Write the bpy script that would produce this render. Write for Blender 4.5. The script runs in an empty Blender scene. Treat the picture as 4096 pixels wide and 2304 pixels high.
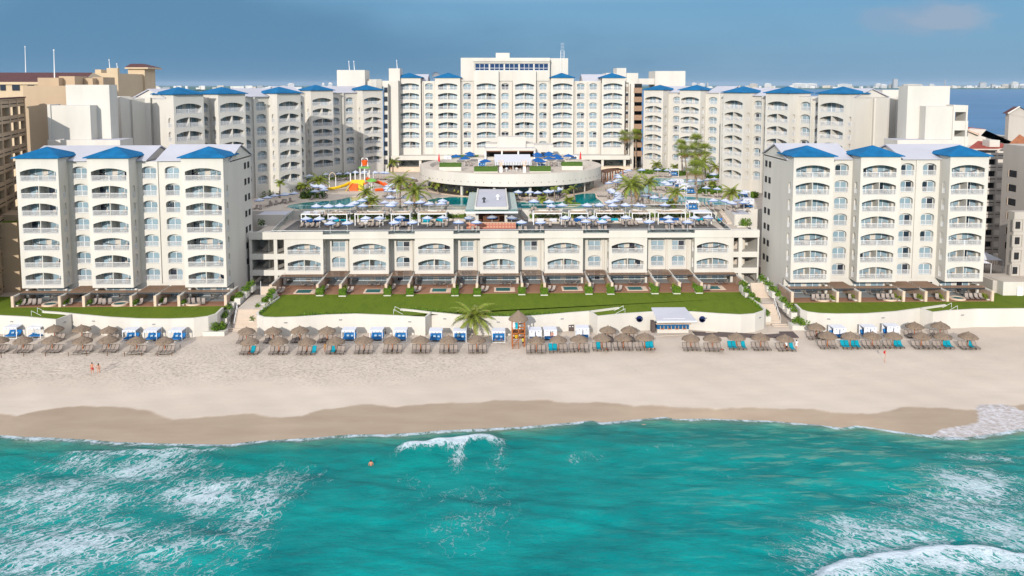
import bpy, bmesh, math, random
from math import sin, cos, tan, radians, pi, sqrt, atan2, exp
from mathutils import Vector, Matrix
random.seed(7)
SC = bpy.context.scene
COL = SC.collection
# ------------------------------------------------------------------ camera model (used to read real positions off the ground)
H = 44.0; FPX = 3200.0; CX = 2048.0; CY = 617.0
TH = radians(4.95); PS = radians(1.3)
FW = Vector((sin(PS)*cos(TH), cos(PS)*cos(TH), -sin(TH)))
RT = Vector((cos(PS), -sin(PS), 0.0))
UP = Vector((sin(PS)*sin(TH), cos(PS)*sin(TH), cos(TH)))
def ray(px, py): return FW + RT*((px-CX)/FPX) + UP*((CY-py)/FPX)
def AY(px, py, Y):
    r = ray(px, py); t = Y/r.y
    return r.x*t, H+r.z*t
def GZ(px, py, z=0.0):
    r = ray(px, py); t = (z-H)/r.z
    return r.x*t, r.y*t
def TX(px, py, Y): return AY(px, py, Y)[0]
def PR(x, y, z):
    v = Vector((x, y, z-H)); d = v.dot(FW)
    return CX+FPX*v.dot(RT)/d, CY-FPX*v.dot(UP)/d
S = 2.515625
def Z1(u, v, ox=0, oy=150): return ox+u/S, oy+v/S
def smooth(a, b, x):
    t = max(0.0, min(1.0, (x-a)/(b-a))) if b != a else float(x > a)
    return t*t*(3-2*t)
def interp(pts, x):
    if x <= pts[0][0]: return pts[0][1]
    for (a, b), (c, d) in zip(pts, pts[1:]):
        if x <= c: return b+(d-b)*(x-a)/(c-a)
    return pts[-1][1]
ORD = 'zeroth first second third fourth fifth sixth seventh eighth ninth tenth eleventh twelfth thirteenth fourteenth fifteenth sixteenth seventeenth eighteenth nineteenth twentieth'.split()
def ordn(i):
    if i <= 20: return ORD[i]
    t, o = divmod(i, 10); w = ['', '', 'twenty', 'thirty', 'forty', 'fifty'][t]
    return (w+'-'+ORD[o]) if o else {'thirty': 'thirtieth', 'forty': 'fortieth', 'fifty': 'fiftieth'}[w]
# ------------------------------------------------------------------ materials
MATS = {}
class NT:
    def __init__(s, name):
        s.m = bpy.data.materials.new(name); s.m.use_nodes = True
        s.t = s.m.node_tree; s.n = s.t.nodes; s.l = s.t.links
        s.b = s.n['Principled BSDF']; s.out = s.n['Material Output']
        MATS[name] = s.m
    def add(s, typ, **kw):
        n = s.n.new(typ)
        for k, v in kw.items():
            if k.startswith('i_'):
                key = k[2:].replace('_', ' ')
                n.inputs[key].default_value = v
            else: setattr(n, k, v)
        return n
    def lk(s, a, b): s.l.new(a, b)
    def noise(s, scale, detail=4, rough=.55, vec=None, dim='3D', dist=0):
        n = s.add('ShaderNodeTexNoise'); n.inputs['Scale'].default_value = scale
        n.inputs['Detail'].default_value = detail; n.inputs['Roughness'].default_value = rough; n.inputs['Distortion'].default_value = dist
        if vec is not None: s.lk(vec, n.inputs['Vector'])
        return n.outputs['Fac']
    def ramp(s, fac, stops):
        r = s.add('ShaderNodeValToRGB'); e = r.color_ramp.elements
        while len(e) < len(stops): e.new(.5)
        for el, (p, c) in zip(e, stops):
            el.position = p; el.color = (c[0], c[1], c[2], 1) if not isinstance(c, (int, float)) else (c, c, c, 1)
        s.lk(fac, r.inputs['Fac']); return r.outputs['Color']
    def mr(s, v, a, b, c=0.0, d=1.0, st=False):
        n = s.add('ShaderNodeMapRange'); n.interpolation_type = 'SMOOTHSTEP' if st else 'LINEAR'
        for k, x in zip(('From Min', 'From Max', 'To Min', 'To Max'), (a, b, c, d)):
            if hasattr(x, 'is_linked'): s.lk(x, n.inputs[k])
            else: n.inputs[k].default_value = x
        s.lk(v, n.inputs['Value']); return n.outputs['Result']
    def math(s, op, a, b=0.0, clamp=False):
        n = s.add('ShaderNodeMath', operation=op); n.use_clamp = clamp
        for i, x in enumerate((a, b)):
            if hasattr(x, 'is_linked'): s.lk(x, n.inputs[i])
            else: n.inputs[i].default_value = x
        return n.outputs[0]
    def mix(s, f, a, b, blend='MIX'):
        n = s.add('ShaderNodeMix', data_type='RGBA', blend_type=blend)
        for i, x in ((0, f), (6, a), (7, b)):
            if hasattr(x, 'is_linked'): s.lk(x, n.inputs[i])
            elif i == 0: n.inputs[i].default_value = x
            else: n.inputs[i].default_value = (x[0], x[1], x[2], 1)
        return n.outputs[2]
    def bump(s, h, strength=.3, dist=.05, normal=None):
        n = s.add('ShaderNodeBump'); n.inputs['Strength'].default_value = strength; n.inputs['Distance'].default_value = dist
        s.lk(h, n.inputs['Height'])
        if normal is not None: s.lk(normal, n.inputs['Normal'])
        return n.outputs['Normal']
    def pos(s, kind='Object'):
        if kind == 'World': return s.add('ShaderNodeNewGeometry').outputs['Position']
        return s.add('ShaderNodeTexCoord').outputs[kind]
    def mapv(s, v, sc=(1, 1, 1), rot=(0, 0, 0), loc=(0, 0, 0)):
        m = s.add('ShaderNodeMapping'); m.inputs['Scale'].default_value = sc; m.inputs['Rotation'].default_value = rot; m.inputs['Location'].default_value = loc
        s.lk(v, m.inputs['Vector']); return m.outputs['Vector']
    def attr(s, name):
        a = s.add('ShaderNodeAttribute'); a.attribute_name = name; return a.outputs['Fac']
def mat(name, col, rough=.8, var=.12, scale=.6, bump=0.0, bscale=8.0, spec=.3, metal=0.0, streak=False):
    n = NT(name); p = n.pos('World')
    pv = n.mapv(p, (1, 1, .18)) if streak else p
    f = n.noise(scale, 5, .6, pv)
    hi = tuple(min(1, c*(1+var)) for c in col); lo = tuple(c*(1-var) for c in col)
    c = n.mix(n.mr(f, .3, .7), lo, hi)
    n.lk(c, n.b.inputs['Base Color'])
    n.b.inputs['Roughness'].default_value = rough
    n.b.inputs['Specular IOR Level'].default_value = spec
    n.b.inputs['Metallic'].default_value = metal
    if bump: n.lk(n.bump(n.noise(bscale, 4, .6, p), bump, .03), n.b.inputs['Normal'])
    return n.m
mat('stucco_white', (.57, .54, .49), .9, .075, .22, .15, 6, streak=True)
mat('stucco_soft', (.56, .51, .45), .9, .05, .3, .1, 6)
mat('roof_white', (.44, .44, .49), .7, .06, .2)
mat('roof_blue', (.006, .12, .28), .8, .22, .5, .25, 5, spec=.1)
mat('white_paint', (.74, .74, .74), .5, .02)
mat('rail_white', (.72, .72, .73), .5, .02)
mat('concrete_pale', (.52, .45, .38), .85, .08, .3, .15, 10)
mat('tan_stucco', (.44, .33, .225), .9, .07, .2, .1, 5, streak=True)
mat('tan_trim', (.52, .41, .28), .9, .05, .2)
mat('roof_maroon', (.085, .03, .03), .8, .25, 1.2, .3, 6)
mat('roof_terracotta', (.30, .05, .03), .8, .2, .9, .3, 6)
mat('roof_orange', (.33, .12, .05), .8, .2, .9, .3, 6)
mat('grey_stucco', (.44, .40, .36), .9, .06, .2, .1, 5, streak=True)
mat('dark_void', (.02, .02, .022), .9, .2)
mat('travertine', (.42, .30, .22), .8, .25, .9, .1, 6)
mat('travertine_trim', (.62, .48, .37), .8, .12, .7)
mat('deck_grey', (.13, .12, .115), .75, .12, .4)
mat('patio_grey', (.30, .31, .31), .5, .1)
mat('deck_red', (.20, .055, .045), .75, .15, .6)
mat('metal_grey', (.25, .25, .25), .5, .1)
mat('metal_dark', (.04, .045, .05), .5, .1)
mat('sling_taupe', (.33, .275, .24), .8, .06)
mat('sling_dark', (.13, .12, .115), .8, .08)
mat('frame_dark', (.05, .045, .04), .6, .1)
mat('towel_teal', (.0, .30, .40), .9, .1, 2)
mat('cushion_blue', (.015, .15, .40), .9, .12, 2)
mat('cushion_pale', (.35, .48, .60), .9, .12, 2)
mat('canvas_blue', (.0, .085, .30), .8, .08, 1)
mat('canvas_tan', (.48, .36, .24), .85, .06, 1)
mat('canvas_white', (.62, .63, .68), .85, .04, 1)
mat('canvas_red', (.60, .05, .05), .8, .1, 1)
mat('stripe_white', (.70, .72, .76), .8, .03)
mat('stripe_blue', (.10, .17, .36), .8, .06)
mat('wood_orange', (.34, .10, .02), .65, .2, 3)
mat('wood_brown', (.13, .055, .025), .7, .2, 3)
mat('wood_pole', (.40, .13, .045), .7, .2, 3)
mat('slat_brown', (.30, .19, .125), .8, .15, 2)
mat('foliage_hedge', (.085, .17, .008), .7, .35, 5)
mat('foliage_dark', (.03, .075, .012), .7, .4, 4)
mat('foliage_yellow', (.16, .20, .015), .7, .35, 4)
mat('palm_leaf', (.17, .215, .02), .55, .4, 1.5, spec=.4)
mat('palm_leaf_dry', (.26, .17, .06), .8, .3, 2)
mat('palm_trunk', (.26, .20, .15), .9, .25, 4, .5, 12)
mat('turf_green', (.06, .12, .02), .9, .15, 3, .3, 20)
mat('stone_dark', (.05, .045, .04), .95, .3, 3)
mat('skin', (.50, .22, .13), .6, .05, 5)
mat('skin_dark', (.32, .13, .07), .6, .05, 5)
mat('hair_dark', (.015, .01, .008), .7, .1)
mat('cloth_red', (.40, .01, .02), .8, .1)
mat('cloth_black', (.01, .01, .012), .8, .1)
mat('cloth_white', (.65, .65, .65), .8, .05)
mat('cloth_yellow', (.50, .42, .04), .8, .1)
mat('cloth_blue', (.005, .16, .55), .8, .1)
mat('cloth_navy', (.01, .03, .12), .8, .1)
mat('bikini_brown', (.20, .12, .07), .8, .1)
mat('plastic_orange', (.75, .10, .005), .35, .05, spec=.5)
mat('plastic_yellow', (.70, .48, .01), .35, .05, spec=.5)
mat('plastic_green', (.12, .36, .04), .4, .05, spec=.5)
mat('plastic_red', (.55, .02, .02), .4, .05, spec=.5)
mat('sign_navy', (.008, .02, .10), .5, .05)
mat('sign_blue', (.005, .06, .30), .5, .05)
mat('bar_blue', (.004, .085, .22), .6, .08)
mat('rope', (.55, .50, .42), .9, .1)
mat('bin_brown', (.085, .065, .06), .8, .1)
mat('chrome', (.6, .6, .6), .25, .05, metal=.9)
mat('far_white', (.62, .60, .58), .9, .1, .01)
mat('far_grey', (.28, .30, .33), .9, .1, .01)
mat('far_tan', (.50, .44, .36), .9, .1, .01)
mat('kiosk_wood', (.10, .075, .07), .8, .15, 2)

def m_glass():
    n = NT('glass_rail'); n.n.remove(n.b)
    tr = n.add('ShaderNodeBsdfTransparent'); tr.inputs[0].default_value = (.80, .88, .87, 1)
    gl = n.add('ShaderNodeBsdfGlossy'); gl.inputs['Roughness'].default_value = .05; gl.inputs[0].default_value = (.8, .9, .9, 1)
    fr = n.add('ShaderNodeFresnel'); fr.inputs[0].default_value = 1.5
    mx = n.add('ShaderNodeMixShader'); n.lk(n.math('ADD', fr.outputs[0], .05, True), mx.inputs[0]); n.lk(tr.outputs[0], mx.inputs[1]); n.lk(gl.outputs[0], mx.inputs[2])
    n.lk(mx.outputs[0], n.out.inputs['Surface'])
m_glass()
def m_pane(name, a, b, wave):
    n = NT(name); p = n.pos('Object')
    if wave:
        w = n.add('ShaderNodeTexWave'); w.wave_type = 'BANDS'; w.bands_direction = 'X'
        w.inputs['Scale'].default_value = 1.6; w.inputs['Distortion'].default_value = 1.5; w.inputs['Detail'].default_value = 2
        n.lk(p, w.inputs['Vector']); f = w.outputs['Fac']
    else: f = n.noise(1.2, 3, .5, n.pos('World'))
    oi = n.add('ShaderNodeObjectInfo').outputs['Random']
    c = n.mix(f, a, b)
    c2 = n.mix(n.mr(oi, 0, 1, 0, .45), c, tuple(x*.55 for x in a))
    n.lk(c2, n.b.inputs['Base Color']); n.b.inputs['Roughness'].default_value = .06
    n.b.inputs['Specular IOR Level'].default_value = .7
m_pane('pane_curtain', (.16, .25, .31), (.36, .46, .52), True)
m_pane('pane_dark', (.012, .018, .03), (.03, .04, .06), False)
def m_penthouse():
    n = NT('pane_navy'); n.b.inputs['Base Color'].default_value = (.01, .04, .12, 1); n.b.inputs['Roughness'].default_value = .05
    n.b.inputs['Specular IOR Level'].default_value = .8
m_penthouse()
def m_thatch():
    n = NT('thatch'); p = n.pos('Object')
    m = n.mapv(p, (1, 1, .12)); f = n.noise(9, 5, .65, m); g = n.noise(1.4, 3, .6, p)
    c = n.ramp(f, [(.25, (.08, .055, .04)), (.5, (.23, .165, .115)), (.78, (.37, .28, .205))])
    c = n.mix(n.mr(g, .35, .65, 0, .35), c, (.10, .08, .065))
    oi = n.add('ShaderNodeObjectInfo').outputs['Random']
    c = n.mix(n.mr(oi, 0, 1, 0, .3), c, (.26, .20, .15))
    n.lk(c, n.b.inputs['Base Color']); n.b.inputs['Roughness'].default_value = .95
    n.lk(n.bump(f, .9, .08), n.b.inputs['Normal'])
m_thatch()
def m_grass():
    n = NT('grass'); p = n.pos('World')
    a = n.noise(.22, 4, .6, p); b = n.noise(5, 5, .75, p); s = n.noise(.9, 5, .7, n.mapv(p, (1, .25, 1), (0, 0, .5)))
    c = n.ramp(b, [(.3, (.06, .10, .006)), (.55, (.12, .175, .014)), (.75, (.17, .215, .025))])
    c = n.mix(n.mr(a, .35, .65, 0, .5), c, (.135, .18, .015))
    c = n.mix(n.mr(s, .48, .68, 0, .6), c, (.075, .12, .010))
    n.lk(c, n.b.inputs['Base Color']); n.b.inputs['Roughness'].default_value = .9; n.b.inputs['Specular IOR Level'].default_value = .1
    n.lk(n.bump(n.noise(14, 3, .8, p), .8, .06), n.b.inputs['Normal'])
m_grass()
def m_sand():
    n = NT('sand'); p = n.pos('World')
    wet = n.attr('wet'); film = n.attr('film'); foot = n.attr('foot'); tramp = n.attr('paving')
    big = n.noise(.05, 4, .6, p); fine = n.noise(30, 3, .7, p)
    ftn = n.noise(3.0, 4, .62, n.mapv(p, (.7, 2.1, 1))); pits = n.mr(ftn, .33, .47, 0, 1, True)
    lines = n.noise(1.1, 5, .65, n.mapv(p, (.16, 2.6, 1), (0, 0, .03)))
    dry = n.mix(n.mr(big, .3, .7), (.52, .44, .365), (.59, .505, .425))
    dry = n.mix(n.mr(n.noise(.9, 4, .6, n.mapv(p, (.2, 1.4, 1))), .45, .8, 0, .35), dry, (.47, .395, .33))
    pitc = n.mix(n.math('MULTIPLY', n.math('SUBTRACT', 1.0, pits), n.math('MULTIPLY', foot, .6)), dry, (.38, .315, .265))
    wc = n.mix(n.mr(n.noise(.25, 4, .6, n.mapv(p, (.5, 2, 1))), .3, .7), (.305, .232, .17), (.36, .283, .21))
    c = n.mix(wet, pitc, wc)
    fv = n.add('ShaderNodeTexVoronoi', feature='DISTANCE_TO_EDGE'); fv.inputs['Scale'].default_value = 1.3
    wv = n.add('ShaderNodeVectorMath', operation='ADD'); nz = n.add('ShaderNodeTexNoise'); nz.inputs['Scale'].default_value = 1.3; nz.inputs['Detail'].default_value = 4
    n.lk(p, nz.inputs['Vector']); n.lk(p, wv.inputs[0]); n.lk(nz.outputs['Color'], wv.inputs[1]); n.lk(n.mapv(wv.outputs[0], (.55, 1.7, 1)), fv.inputs['Vector'])
    net = n.math('MULTIPLY', n.mr(fv.outputs['Distance'], .0, .35, 1, 0), n.mr(n.noise(1.1, 6, .75, p), .35, .65))
    fc = n.mix(net, (.33, .285, .26), (.60, .60, .64))
    c = n.mix(film, c, fc)
    n.lk(c, n.b.inputs['Base Color'])
    r = n.mr(wet, 0, 1, .95, .72); r = n.mix(film, r, (.25, .25, .25))
    n.lk(r, n.b.inputs['Roughness']); n.b.inputs['Specular IOR Level'].default_value = .2
    h = n.math('ADD', n.math('MULTIPLY', pits, foot), n.math('MULTIPLY', lines, n.math('MULTIPLY', foot, .6)))
    h = n.math('ADD', h, n.math('MULTIPLY', n.noise(.6, 5, .7, p), .25))
    h = n.math('MULTIPLY', h, n.mr(wet, 0, 1, 1, .12))
    n.lk(n.bump(h, .9, .09), n.b.inputs['Normal'])
m_sand()
def foam_nodes(n, p):
    """streaky lacework of foam whose density follows the mesh attribute 'foam'"""
    foam = n.attr('foam')
    sep = n.add('ShaderNodeSeparateXYZ'); n.lk(p, sep.inputs[0]); x, y = sep.outputs[0], sep.outputs[1]
    k = n.mr(x, -45, 45, .75, -.85); u = n.math('SUBTRACT', x, n.math('MULTIPLY', k, n.math('SUBTRACT', y, 88.0)))
    cb = n.add('ShaderNodeCombineXYZ'); n.lk(u, cb.inputs[0]); n.lk(y, cb.inputs[1])
    def warp(src, sc, amt):
        nz = n.add('ShaderNodeTexNoise'); nz.inputs['Scale'].default_value = sc; nz.inputs['Detail'].default_value = 4
        n.lk(src, nz.inputs['Vector']); sub = n.add('ShaderNodeVectorMath', operation='SUBTRACT'); n.lk(nz.outputs['Color'], sub.inputs[0]); sub.inputs[1].default_value = (.5, .5, .5)
        s_ = n.add('ShaderNodeVectorMath', operation='SCALE'); n.lk(sub.outputs[0], s_.inputs[0]); s_.inputs['Scale'].default_value = amt
        w = n.add('ShaderNodeVectorMath', operation='ADD'); n.lk(src, w.inputs[0]); n.lk(s_.outputs[0], w.inputs[1]); return w.outputs[0]
    w = warp(cb.outputs[0], .5, 2.6)
    mod = n.noise(.28, 5, .68, n.mapv(cb.outputs[0], (1, .55, 1)))
    f2 = n.math('MULTIPLY', foam, n.mr(mod, .36, .66, .35, 1.2))
    tot = None
    for sc, st, wd, off, so in ((.5, .45, .050, 0.0, .016), (1.1, .48, .055, .08, .016), (2.4, .5, .050, .25, .02)):
        nn = n.noise(sc, 3, .55, n.mapv(w, (1, st, 1), loc=(sc*31, 0, 0)))
        rdg = n.math('ABSOLUTE', n.math('SUBTRACT', nn, .5))
        th = n.math('MULTIPLY', n.math('SUBTRACT', f2, off), wd)
        a = n.mr(n.math('SUBTRACT', th, rdg), -so*.35, so*.5, 0, 1, True)
        a = n.math('MULTIPLY', a, n.mr(f2, off, off+.15))
        tot = a if tot is None else n.math('MAXIMUM', tot, a)
    vo = n.add('ShaderNodeTexVoronoi', feature='DISTANCE_TO_EDGE'); vo.inputs['Scale'].default_value = 1.25; n.lk(n.mapv(w, (1.15, .6, 1)), vo.inputs['Vector'])
    lace = n.mr(n.math('SUBTRACT', n.math('MULTIPLY', n.math('SUBTRACT', f2, .15), .21), vo.outputs['Distance']), -.012, .028, 0, 1, True)
    tot = n.math('MAXIMUM', n.math('MULTIPLY', tot, .8), lace)
    churn = n.noise(1.7, 6, .72, w)
    full = n.mr(n.math('ADD', n.math('MULTIPLY', foam, .75), n.math('MULTIPLY', churn, .8)), 1.22, 1.36, 0, 1, True)
    fine = n.mr(n.noise(5.5, 5, .75, p), .28, .5, .55, 1)
    t = n.math('MULTIPLY', tot, fine); t = n.math('MAXIMUM', t, full)
    return n.math('MULTIPLY', t, n.mr(foam, .02, .12)), foam
def m_sea():
    n = NT('sea_water'); p = n.pos('World')
    sh = n.attr('shore'); silt = n.attr('silt'); f, foam = foam_nodes(n, p)
    c = n.ramp(sh, [(0, (.20, .21, .15)), (.06, (.06, .24, .18)), (.16, (.0, .19, .17)), (.45, (.0, .235, .22)), (1, (.0, .25, .245))])
    pat = n.noise(.075, 5, .62, n.mapv(p, (1, 1.5, 1)))
    c = n.mix(n.mr(pat, .38, .68, 0, .75), c, (.0, .105, .118))
    pat2 = n.noise(.33, 5, .6, n.mapv(p, (.7, 1.6, 1)))
    c = n.mix(n.mr(pat2, .50, .72, 0, .5), c, (.0, .29, .27))
    st = n.noise(.75, 6, .7, n.mapv(p, (.28, 1.5, 1), (0, 0, -.12)), dist=.4)
    c = n.mix(n.math('MULTIPLY', silt, n.mr(st, .5, .66, 0, .75, True)), c, (.17, .33, .26))
    c = n.mix(n.mr(foam, .1, 1.0, 0, .2), c, (.07, .38, .35))
    c = n.mix(n.math('MULTIPLY', f, n.mr(foam, .3, 1.1, .62, 1.0)), c, (.54, .62, .68))
    n.lk(c, n.b.inputs['Base Color'])
    n.lk(n.mr(f, 0, 1, .2, .75), n.b.inputs['Roughness']); n.b.inputs['IOR'].default_value = 1.33
    n.b.inputs['Specular IOR Level'].default_value = .08
    h = n.math('ADD', n.math('MULTIPLY', n.noise(.9, 5, .65, n.mapv(p, (.7, 1.6, 1))), .9), n.math('MULTIPLY', n.noise(4, 4, .6, n.mapv(p, (.7, 1.3, 1))), .28))
    h = n.math('ADD', h, n.math('MULTIPLY', f, .25))
    n.lk(n.bump(h, .85, .42), n.b.inputs['Normal'])
m_sea()
def m_lagoon():
    n = NT('lagoon_water'); p = n.pos('World')
    f = n.noise(.004, 5, .6, n.mapv(p, (1, .35, 1))); g = n.noise(.02, 4, .6, n.mapv(p, (.25, 1.6, 1)))
    c = n.mix(n.mr(f, .3, .7), (.015, .10, .22), (.03, .14, .29)); c = n.mix(n.mr(g, .35, .7, 0, .6), c, (.045, .18, .35))
    n.lk(c, n.b.inputs['Base Color']); n.b.inputs['Roughness'].default_value = .55; n.b.inputs['Specular IOR Level'].default_value = .15
m_lagoon()
def m_marsh():
    n = NT('mangrove'); p = n.pos('World')
    f = n.noise(.004, 5, .7, n.mapv(p, (1, .12, 1)))
    c = n.ramp(f, [(.3, (.03, .085, .075)), (.5, (.045, .115, .095)), (.7, (.08, .15, .11))])
    n.lk(c, n.b.inputs['Base Color']); n.b.inputs['Roughness'].default_value = .95; n.b.inputs['Specular IOR Level'].default_value = .05
m_marsh()
def m_pool(name, a, b, rough):
    n = NT(name); p = n.pos('World')
    c = n.mix(n.mr(n.noise(.12, 4, .6, p), .35, .65), a, b)
    n.lk(c, n.b.inputs['Base Color']); n.b.inputs['Roughness'].default_value = rough; n.b.inputs['IOR'].default_value = 1.33
    n.b.inputs['Specular IOR Level'].default_value = .25
    n.lk(n.bump(n.noise(1.6, 3, .5, p), .08, .05), n.b.inputs['Normal'])
m_pool('pool_water', (.0, .15, .16), (.0, .25, .25), .06)
m_pool('pool_pale', (.06, .26, .28), (.13, .36, .38), .04)
m_pool('plunge_water', (.03, .12, .12), (.05, .17, .17), .04)
def m_paving():
    n = NT('paving'); p = n.pos('World')
    c = n.mix(n.mr(n.noise(.3, 5, .6, p), .3, .7), (.46, .39, .32), (.56, .48, .40))
    n.lk(c, n.b.inputs['Base Color']); n.b.inputs['Roughness'].default_value = .85
    n.lk(n.bump(n.noise(5, 3, .6, p), .2, .02), n.b.inputs['Normal'])
m_paving()
def m_deckwood():
    n = NT('deck_wood'); p = n.pos('World')
    w = n.add('ShaderNodeTexWave', bands_direction='Y'); w.inputs['Scale'].default_value = 1.2; n.lk(p, w.inputs['Vector'])
    c = n.mix(n.mr(n.noise(1.2, 4, .6, n.mapv(p, (.3, 3, 1))), .3, .7), (.24, .11, .06), (.34, .175, .105))
    c = n.mix(n.mr(w.outputs['Fac'], .0, .12, .35, 0), c, (.08, .04, .02))
    n.lk(c, n.b.inputs['Base Color']); n.b.inputs['Roughness'].default_value = .7
m_deckwood()
def m_tile():
    n = NT('tile_orange'); p = n.pos('World')
    v = n.add('ShaderNodeTexVoronoi'); v.inputs['Scale'].default_value = 1.5; v.inputs['Randomness'].default_value = 0.0; n.lk(n.mapv(p, (1, 0.01, 1)), v.inputs['Vector'])
    c = n.ramp(v.outputs['Distance'], [(.16, (.55, .44, .34)), (.24, (.46, .17, .09)), (.42, (.52, .32, .18)), (.58, (.42, .14, .10))])
    n.lk(c, n.b.inputs['Base Color']); n.b.inputs['Roughness'].default_value = .5
m_tile()
M = MATS
# ------------------------------------------------------------------ mesh builder
class MB:
    def __init__(s): s.v = []; s.f = []; s.mi = []; s.mats = []
    def mid(s, m):
        if m not in s.mats: s.mats.append(m)
        return s.mats.index(m)
    def poly(s, pts, m):
        i = len(s.v); s.v += [tuple(p) for p in pts]; s.f.append(tuple(range(i, i+len(pts)))); s.mi.append(s.mid(m))
    def box(s, x0, x1, y0, y1, z0, z1, m, mt=None):
        i = len(s.v); a = s.mid(m)
        s.v += [(x0,y0,z0),(x1,y0,z0),(x1,y1,z0),(x0,y1,z0),(x0,y0,z1),(x1,y0,z1),(x1,y1,z1),(x0,y1,z1)]
        for q in ((3,2,1,0),(0,1,5,4),(1,2,6,5),(2,3,7,6),(3,0,4,7)): s.f.append(tuple(i+k for k in q)); s.mi.append(a)
        s.f.append((i+4,i+5,i+6,i+7)); s.mi.append(s.mid(mt) if mt else a)
    def obox(s, c, sx, sy, sz, m, rz=0, rx=0, ry=0):
        R = Matrix.Rotation(rz, 3, 'Z') @ Matrix.Rotation(ry, 3, 'Y') @ Matrix.Rotation(rx, 3, 'X')
        i = len(s.v); a = s.mid(m); c = Vector(c)
        for z in (-.5, .5):
            for x, y in ((-.5,-.5),(.5,-.5),(.5,.5),(-.5,.5)): s.v.append(tuple(c+R@Vector((x*sx, y*sy, z*sz))))
        for q in ((3,2,1,0),(4,5,6,7),(0,1,5,4),(1,2,6,5),(2,3,7,6),(3,0,4,7)): s.f.append(tuple(i+k for k in q)); s.mi.append(a)
    def bar(s, p, q, r, m, n=6, r2=None, cap=True):
        p = Vector(p); q = Vector(q); d = q-p
        if d.length < 1e-6: return
        d.normalize(); a = Vector((0,0,1)) if abs(d.z) < .9 else Vector((1,0,0)); u = d.cross(a).normalized(); w = d.cross(u)
        r2 = r if r2 is None else r2; i = len(s.v); mi = s.mid(m)
        for k in range(n):
            t = 2*pi*k/n; e = u*cos(t)+w*sin(t); s.v.append(tuple(p+e*r)); s.v.append(tuple(q+e*r2))
        for k in range(n):
            a0 = i+2*k; b0 = i+2*((k+1) % n); s.f.append((a0, b0, b0+1, a0+1)); s.mi.append(mi)
        if cap:
            s.f.append(tuple(i+2*k for k in range(n))[::-1]); s.mi.append(mi); s.f.append(tuple(i+2*k+1 for k in range(n))); s.mi.append(mi)
    def tube(s, pts, r, m, n=6):
        for a, b, ra, rb in zip(pts, pts[1:], r if isinstance(r, list) else [r]*len(pts), (r if isinstance(r, list) else [r]*len(pts))[1:]): s.bar(a, b, ra, m, n, rb, True)
    def lathe(s, prof, m, n=16, c=(0,0,0), a0=0, a1=2*pi, jit=0):
        full = abs(a1-a0-2*pi) < 1e-6; cnt = n if full else n+1
        i = len(s.v); mi = [s.mid(x) for x in (m if isinstance(m, list) else [m]*(len(prof)-1))]
        for (r, z) in prof:
            for k in range(cnt):
                t = a0+(a1-a0)*k/n; rr = r*(1+random.uniform(-jit, jit))
                s.v.append((c[0]+rr*cos(t), c[1]+rr*sin(t), c[2]+z+random.uniform(-jit, jit)*.5))
        for j in range(len(prof)-1):
            for k in range(n):
                k2 = (k+1) % cnt
                s.f.append((i+j*cnt+k, i+j*cnt+k2, i+(j+1)*cnt+k2, i+(j+1)*cnt+k)); s.mi.append(mi[j])
    def prism(s, pts, z0, z1, m, mt=None):
        """vertical prism over plan polygon (counter-clockwise)"""
        n = len(pts)
        for k in range(n):
            a = pts[k]; b = pts[(k+1) % n]; s.poly([(a[0],a[1],z0),(b[0],b[1],z0),(b[0],b[1],z1),(a[0],a[1],z1)], m)
        s.poly([(p[0],p[1],z1) for p in pts], mt or m); s.poly([(p[0],p[1],z0) for p in reversed(pts)], m)
    def ribbon(s, pts, t, z0, z1, m):
        """thick wall following a plan polyline"""
        n = len(pts); L = []; R = []
        for k in range(n):
            a = Vector(pts[max(0, k-1)]); b = Vector(pts[min(n-1, k+1)]); d = (b-a); d.normalize(); nn = Vector((-d.y, d.x))*t/2
            p = Vector(pts[k]); L.append(p+nn); R.append(p-nn)
        zf = (lambda k, z: z[k] if isinstance(z, (list, tuple)) else z)
        for k in range(n-1):
            a, b, c, d = R[k], R[k+1], L[k+1], L[k]
            za, zb = zf(k, z1), zf(k+1, z1); ya, yb = zf(k, z0), zf(k+1, z0)
            s.poly([(a.x,a.y,ya),(b.x,b.y,yb),(b.x,b.y,zb),(a.x,a.y,za)], m)
            s.poly([(c.x,c.y,yb),(d.x,d.y,ya),(d.x,d.y,za),(c.x,c.y,zb)], m)
            s.poly([(a.x,a.y,za),(b.x,b.y,zb),(c.x,c.y,zb),(d.x,d.y,za)], m)
        for k in (0, n-1):
            a, d = R[k], L[k]; s.poly([(a.x,a.y,zf(k,z0)),(a.x,a.y,zf(k,z1)),(d.x,d.y,zf(k,z1)),(d.x,d.y,zf(k,z0))], m)
    def mesh(s, name, smooth=False):
        me = bpy.data.meshes.new(name); me.from_pydata(s.v, [], s.f)
        for m in s.mats: me.materials.append(M[m])
        me.polygons.foreach_set('material_index', s.mi)
        if smooth: me.polygons.foreach_set('use_smooth', [True]*len(s.f))
        me.update(); return me
    def build(s, name, parent=None, loc=(0,0,0), rz=0, smooth=False):
        return place(name, s.mesh(name, smooth), parent, loc, rz)
def place(name, me, parent=None, loc=(0,0,0), rz=0, sc=None):
    o = bpy.data.objects.new(name, me); COL.objects.link(o)
    o.parent = parent; o.location = loc; o.rotation_euler = (0, 0, rz)
    if sc: o.scale = sc if isinstance(sc, (tuple, list)) else (sc, sc, sc)
    return o
def tag(o, label=None, cat=None, group=None, kind=None):
    if label: o['label'] = label
    if cat: o['category'] = cat
    if group: o['group'] = group
    if kind: o['kind'] = kind
    return o
def root(name, loc, rz, label, cat, group=None):
    return tag(place(name, None, None, loc, rz), label, cat, group)
def copytree(o, parent=None):
    c = o.copy(); COL.objects.link(c); c.parent = parent
    for ch in list(o.children): copytree(ch, c)
    return c
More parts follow.
